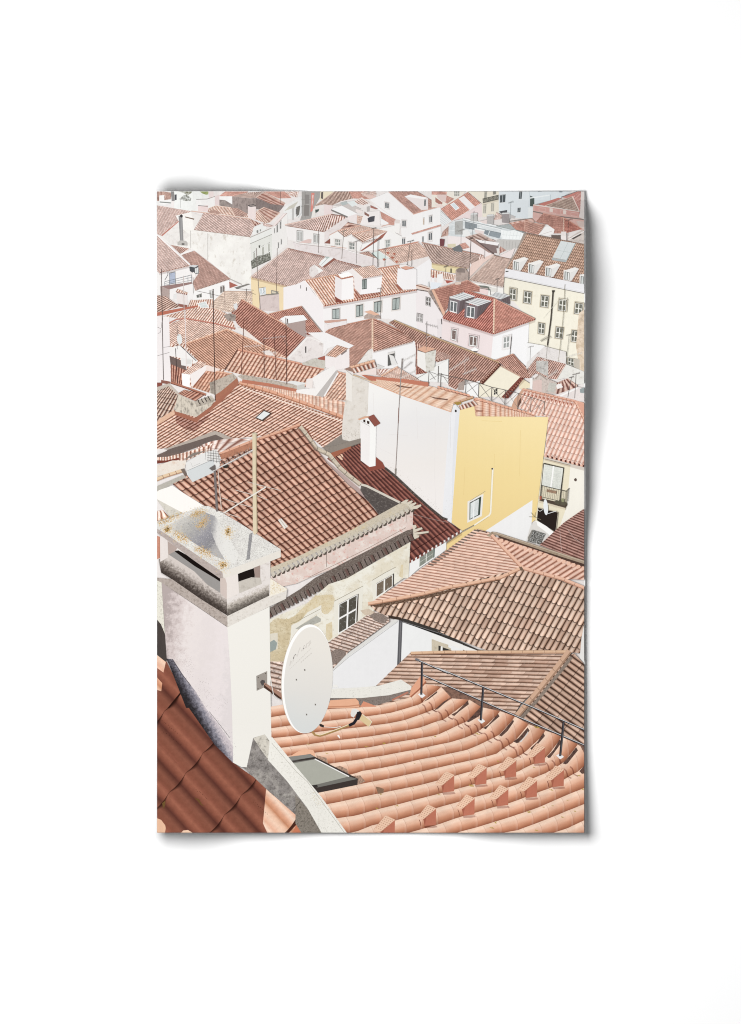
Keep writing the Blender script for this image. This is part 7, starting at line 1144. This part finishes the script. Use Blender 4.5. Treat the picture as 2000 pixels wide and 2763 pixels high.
aerial('mast in front of the balcony rail', A1(62, 860, 68, 1200, 76, 1420), 1.5, '#5d4f4c'); aerial('pale mast beside the tiled cap chimney', A1(300, 940, 312, 1420), 1.6, '#D3C7c2'); aerial('thin mast on the cream tiled roof', A1(745, 1055, 752, 1390), 1.1, '#a58f86')
aerial('mast with crossed wires above the cream roof', A1(982, 1078, 977, 1222), 1.3, '#5b514e', bars=[A1(870, 1075, 1060, 1095), A1(1000, 1110, 1080, 1140)]); aerial('leaning mast by the yellow wall', A1(1088, 640, 1105, 950, 1132, 1300), 1.5, '#8b807b', bars=[A1(1160, 1060, 1175, 1110, 1150, 1140)]); aerial('straight mast on the wide shaded roof', A1(1315, 640, 1305, 1110), 1.1, '#6d5a55')
for i, (lab, m, w, c) in enumerate((('thin mast before the low hip roof', A2(240, 440, 238, 690), 1.2, '#7b716d'), ('mast on the gabled house corner', A2(512, 450, 490, 755), 1.3, '#85796f'), ('mast on the long pale wall', A2(650, 560, 648, 805), 1, '#97908c'), ('dark mast by the second gable', A2(836, 425, 826, 825), 1.3, '#5f5652'), ('pair mast near the right gable', A2(882, 540, 875, 845), 1.1, '#77706b'), ('second pair mast near the right gable', A2(893, 540, 888, 845), .9, '#77706b'), ('mast with flower pots at its foot', A2(962, 640, 955, 835), 1.1, '#7d736e'), ('leaning mast on the wide white house roof', A2(1232, 560, 1198, 825), 1.1, '#5f5652'), ('short mast on a white chimney', A2(1248, 660, 1246, 832), 1.2, '#5f5652'), ('bent mast on the white house eave', A2(908, 1070, 905, 1200, 912, 1405), 1.3, '#7d7570'), ('dark mast on the shaded striped roof', A3(365, 530, 345, 980), 1.4, '#5d4f4b'), ('mast before the V shaped roofs', A3(517, 540, 512, 755), 1.1, '#857a75'), ('thin mast over the glass roofs', A3(396, 240, 378, 500), .9, '#8b8f8f'), ('thin mast beside the pale blue block', A3(795, 140, 790, 330), .9, '#a5abad'), ('mast on the grey glass house', A3(258, 440, 256, 600), .9, '#8d8783'), ('thin mast in front of the pale striped roof', A3(648, 970, 645, 1115), 1.1, '#6d645f'), ('mast in front of the cream dormer house', A3(1380, 1030, 1358, 1402) + B3(1310, 460), 1.1, '#8d8672'), ('mast at the tumbledown walls', B3(1500, 590, 1485, 860), 1.2, '#6d6663'), ('mast at the small broken roof', B3(1450, 630, 1410, 850), 1.2, '#6d6663'), ('thin pole by the drainpipe', B3(1425, 170, 1390, 480), .9, '#8f8b80'), ('mast before the white corner wall', B3(802, 195, 785, 385), 1.3, '#57504d'), ('short mast on the white wall', B3(1010, 300, 1003, 440), 1.1, '#85807c'), ('mast near the pink mansion roof', A3(900 + 520, 330, 1405, 560), .9, '#8d6a66'), ('pole in front of the yellow wall strip', A3(95, 830, 80, 990), 1, '#7d736c'))):
    (x, y), L = m[0], 5 + (i * 37 % 5)
    aerial(lab, m, w, c, yagi=[((x - L, y + 2 + i % 3), (x + L, y - 1), 5 + i % 3, 2.6, 1.25, c)] if i % 4 else ())
W2 = '#DCD6D0'
aerial('white aerial pole with twiggy arms above the pale roof', B2(1142, 430, 1128, 640, 1116, 860), 2.6, '#9a9490', yagi=[(B2(1140, 460)[0], B2(1290, 385)[0], 9, 4, 1.4, W2), (B2(1130, 640)[0], B2(1290, 560)[0], 8, 4, 1.4, W2), (B2(1160, 540)[0], B2(1240, 470)[0], 7, 5, .3, '#b9b2ae')], bars=[B2(1142, 430, 1138, 560)])
aerial('white comb aerial before the ochre ridged roof', B3(300, 380, 300, 600), .7, W2, yagi=[(B3(130, 560)[0], B3(340, 430)[0], 14, 6, 1.2, W2), (B3(280, 600)[0], B3(420, 540)[0], 10, 5, 1.2, W2)])
aerial('tangled aerial wires across the cream house front', A3(1140, 1400, 1310, 1200, 1400, 1190), .7, '#F1EEDD', yagi=[(A3(1320, 1210)[0], A3(1400, 1190)[0], 6, 4, 1.3, '#EDE9DC'), (B3(1120, 240)[0], B3(1220, 190)[0], 9, 6, .9, '#8d877a'), (B3(1300, 440)[0], B3(1560, 370)[0], 16, 3, 1.3, '#EDE8DD')])
aerial('dark wire mast in front of the pale shutters', B2(1408, 30, 1402, 340), 1.1, '#77706c', yagi=[(B2(1395, 60)[0], B2(1520, 90)[0], 6, 5, 1.3, '#b5b0ad'), (B2(1410, 200)[0], B2(1480, 180)[0], 3, 3, 1.2, '#DDDDDD')])
aerial('mess of white wires at the ruined walls', B3(1190, 290, 1175, 480), 1.4, '#a5a099', yagi=[(B3(1100, 470)[0], B3(1240, 400)[0], 8, 8, .6, '#E0DDD8'), (B3(1180, 640)[0], B3(1300, 560)[0], 9, 6, 1.0, '#DCD8D2')])
fr = part('printed_railing', 'light lattice railing crossing behind the scalloped roof'); FC = '#67615d'
pts = B3(5, 590, 40, 600, 312, 660, 450, 695, 590, 740, 735, 770, 875, 805, 1015, 850, 1160, 895)
fr.l(pts, 1.4, FC)
for (x, y), yy in zip(pts[1:], (740, 800, 850, 890, 930, 965, 1005, 1040)): fr.l([(x, y), (x - 1.5, B3(0, yy)[0][1])], 1.6, FC)
for a, b, y0, y1 in zip(pts[2:], pts[3:], (800, 850, 890, 930, 965, 1005), (850, 890, 930, 965, 1005, 1040)): fr.l([a, (b[0], B3(0, y1)[0][1])], .9, '#85807b'); fr.l([(a[0], B3(0, y0)[0][1]), b], .9, '#85807b')
fr.l(B2(1435, 555, 1425, 700), 1.6, FC); fr.l(B2(1535, 510, 1530, 690), 1.6, FC); fr.l(B2(1565, 590, 1555, 740), 1.6, FC); fr.l(B2(1310, 640, 1435, 570, 1642, 650), .9, '#85807b'); fr.l(B2(1440, 660, 1565, 590, 1642, 700), .9, '#85807b'); fr.l(B2(1435, 570, 1500, 660), .9, '#85807b')
m = part('printed_pole', 'thick cream pole rising behind the chimney cap'); m.p(B1(1046, 1238, 1092, 1238) + C1(1090, 300, 1102, 905, 1070, 935, 1052, 905, 1048, 300), ink('#DCCEB2', .04, 10)); m.l(B1(1086, 1250) + C1(1086, 300, 1096, 905), 2, '#B9a88a'); m.p(B1(1044, 1234, 1068, 1228, 1094, 1234, 1092, 1250, 1046, 1250), '#C9bfa8')
y = aerial('big lattice aerial on a grey mast before the terracotta roof', C1(636, 185, 648, 400, 664, 682), 6, '#7d7472', bars=[])
y.l(C1(675, 230, 690, 440, 712, 660), 2, '#E0CFC3'); y.l(C1(625, 240, 800, 150, 1055, 15), 3, '#D3CFCB'); y.l(C1(735, 700, 1190, 418), 3.4, '#E3DCD2')
for (x0, y0, x1, y1) in ((860, 448, 1050, 500), (1000, 362, 1350, 455), (715, 535, 880, 590), (880, 590, 1055, 640), (1095, 510, 1215, 558), (680, 675, 920, 750), (1100, 395, 1190, 412)): y.l(C1(x0, y0, x1, y1), 1.6, '#D9CCC2')
for i in range(13): px, py = 740 + i * 24, 175 - i * 12.5; y.l(C1(px - 16, py - 34, px + 10, py + 26), .9, '#A9A19d'); y.l(C1(px - 5, py + 20, px + 30, py - 8), .8, '#c9c3be')
for i in range(6): y.l(C1(545 + i * 26, 0 + i * 6, 535 + i * 31, 125 + i * 8), .7, '#57524f'); y.l(C1(556, -5 + i * 26, 700, 5 + i * 28), .7, '#57524f')
y.p(C1(580, 215, 640, 175, 650, 230, 610, 240), '#6d6663'); y.p(C1(725, 195, 770, 178, 800, 185, 770, 212, 735, 212), '#39332f')
for _p in PIECES: _p.build()
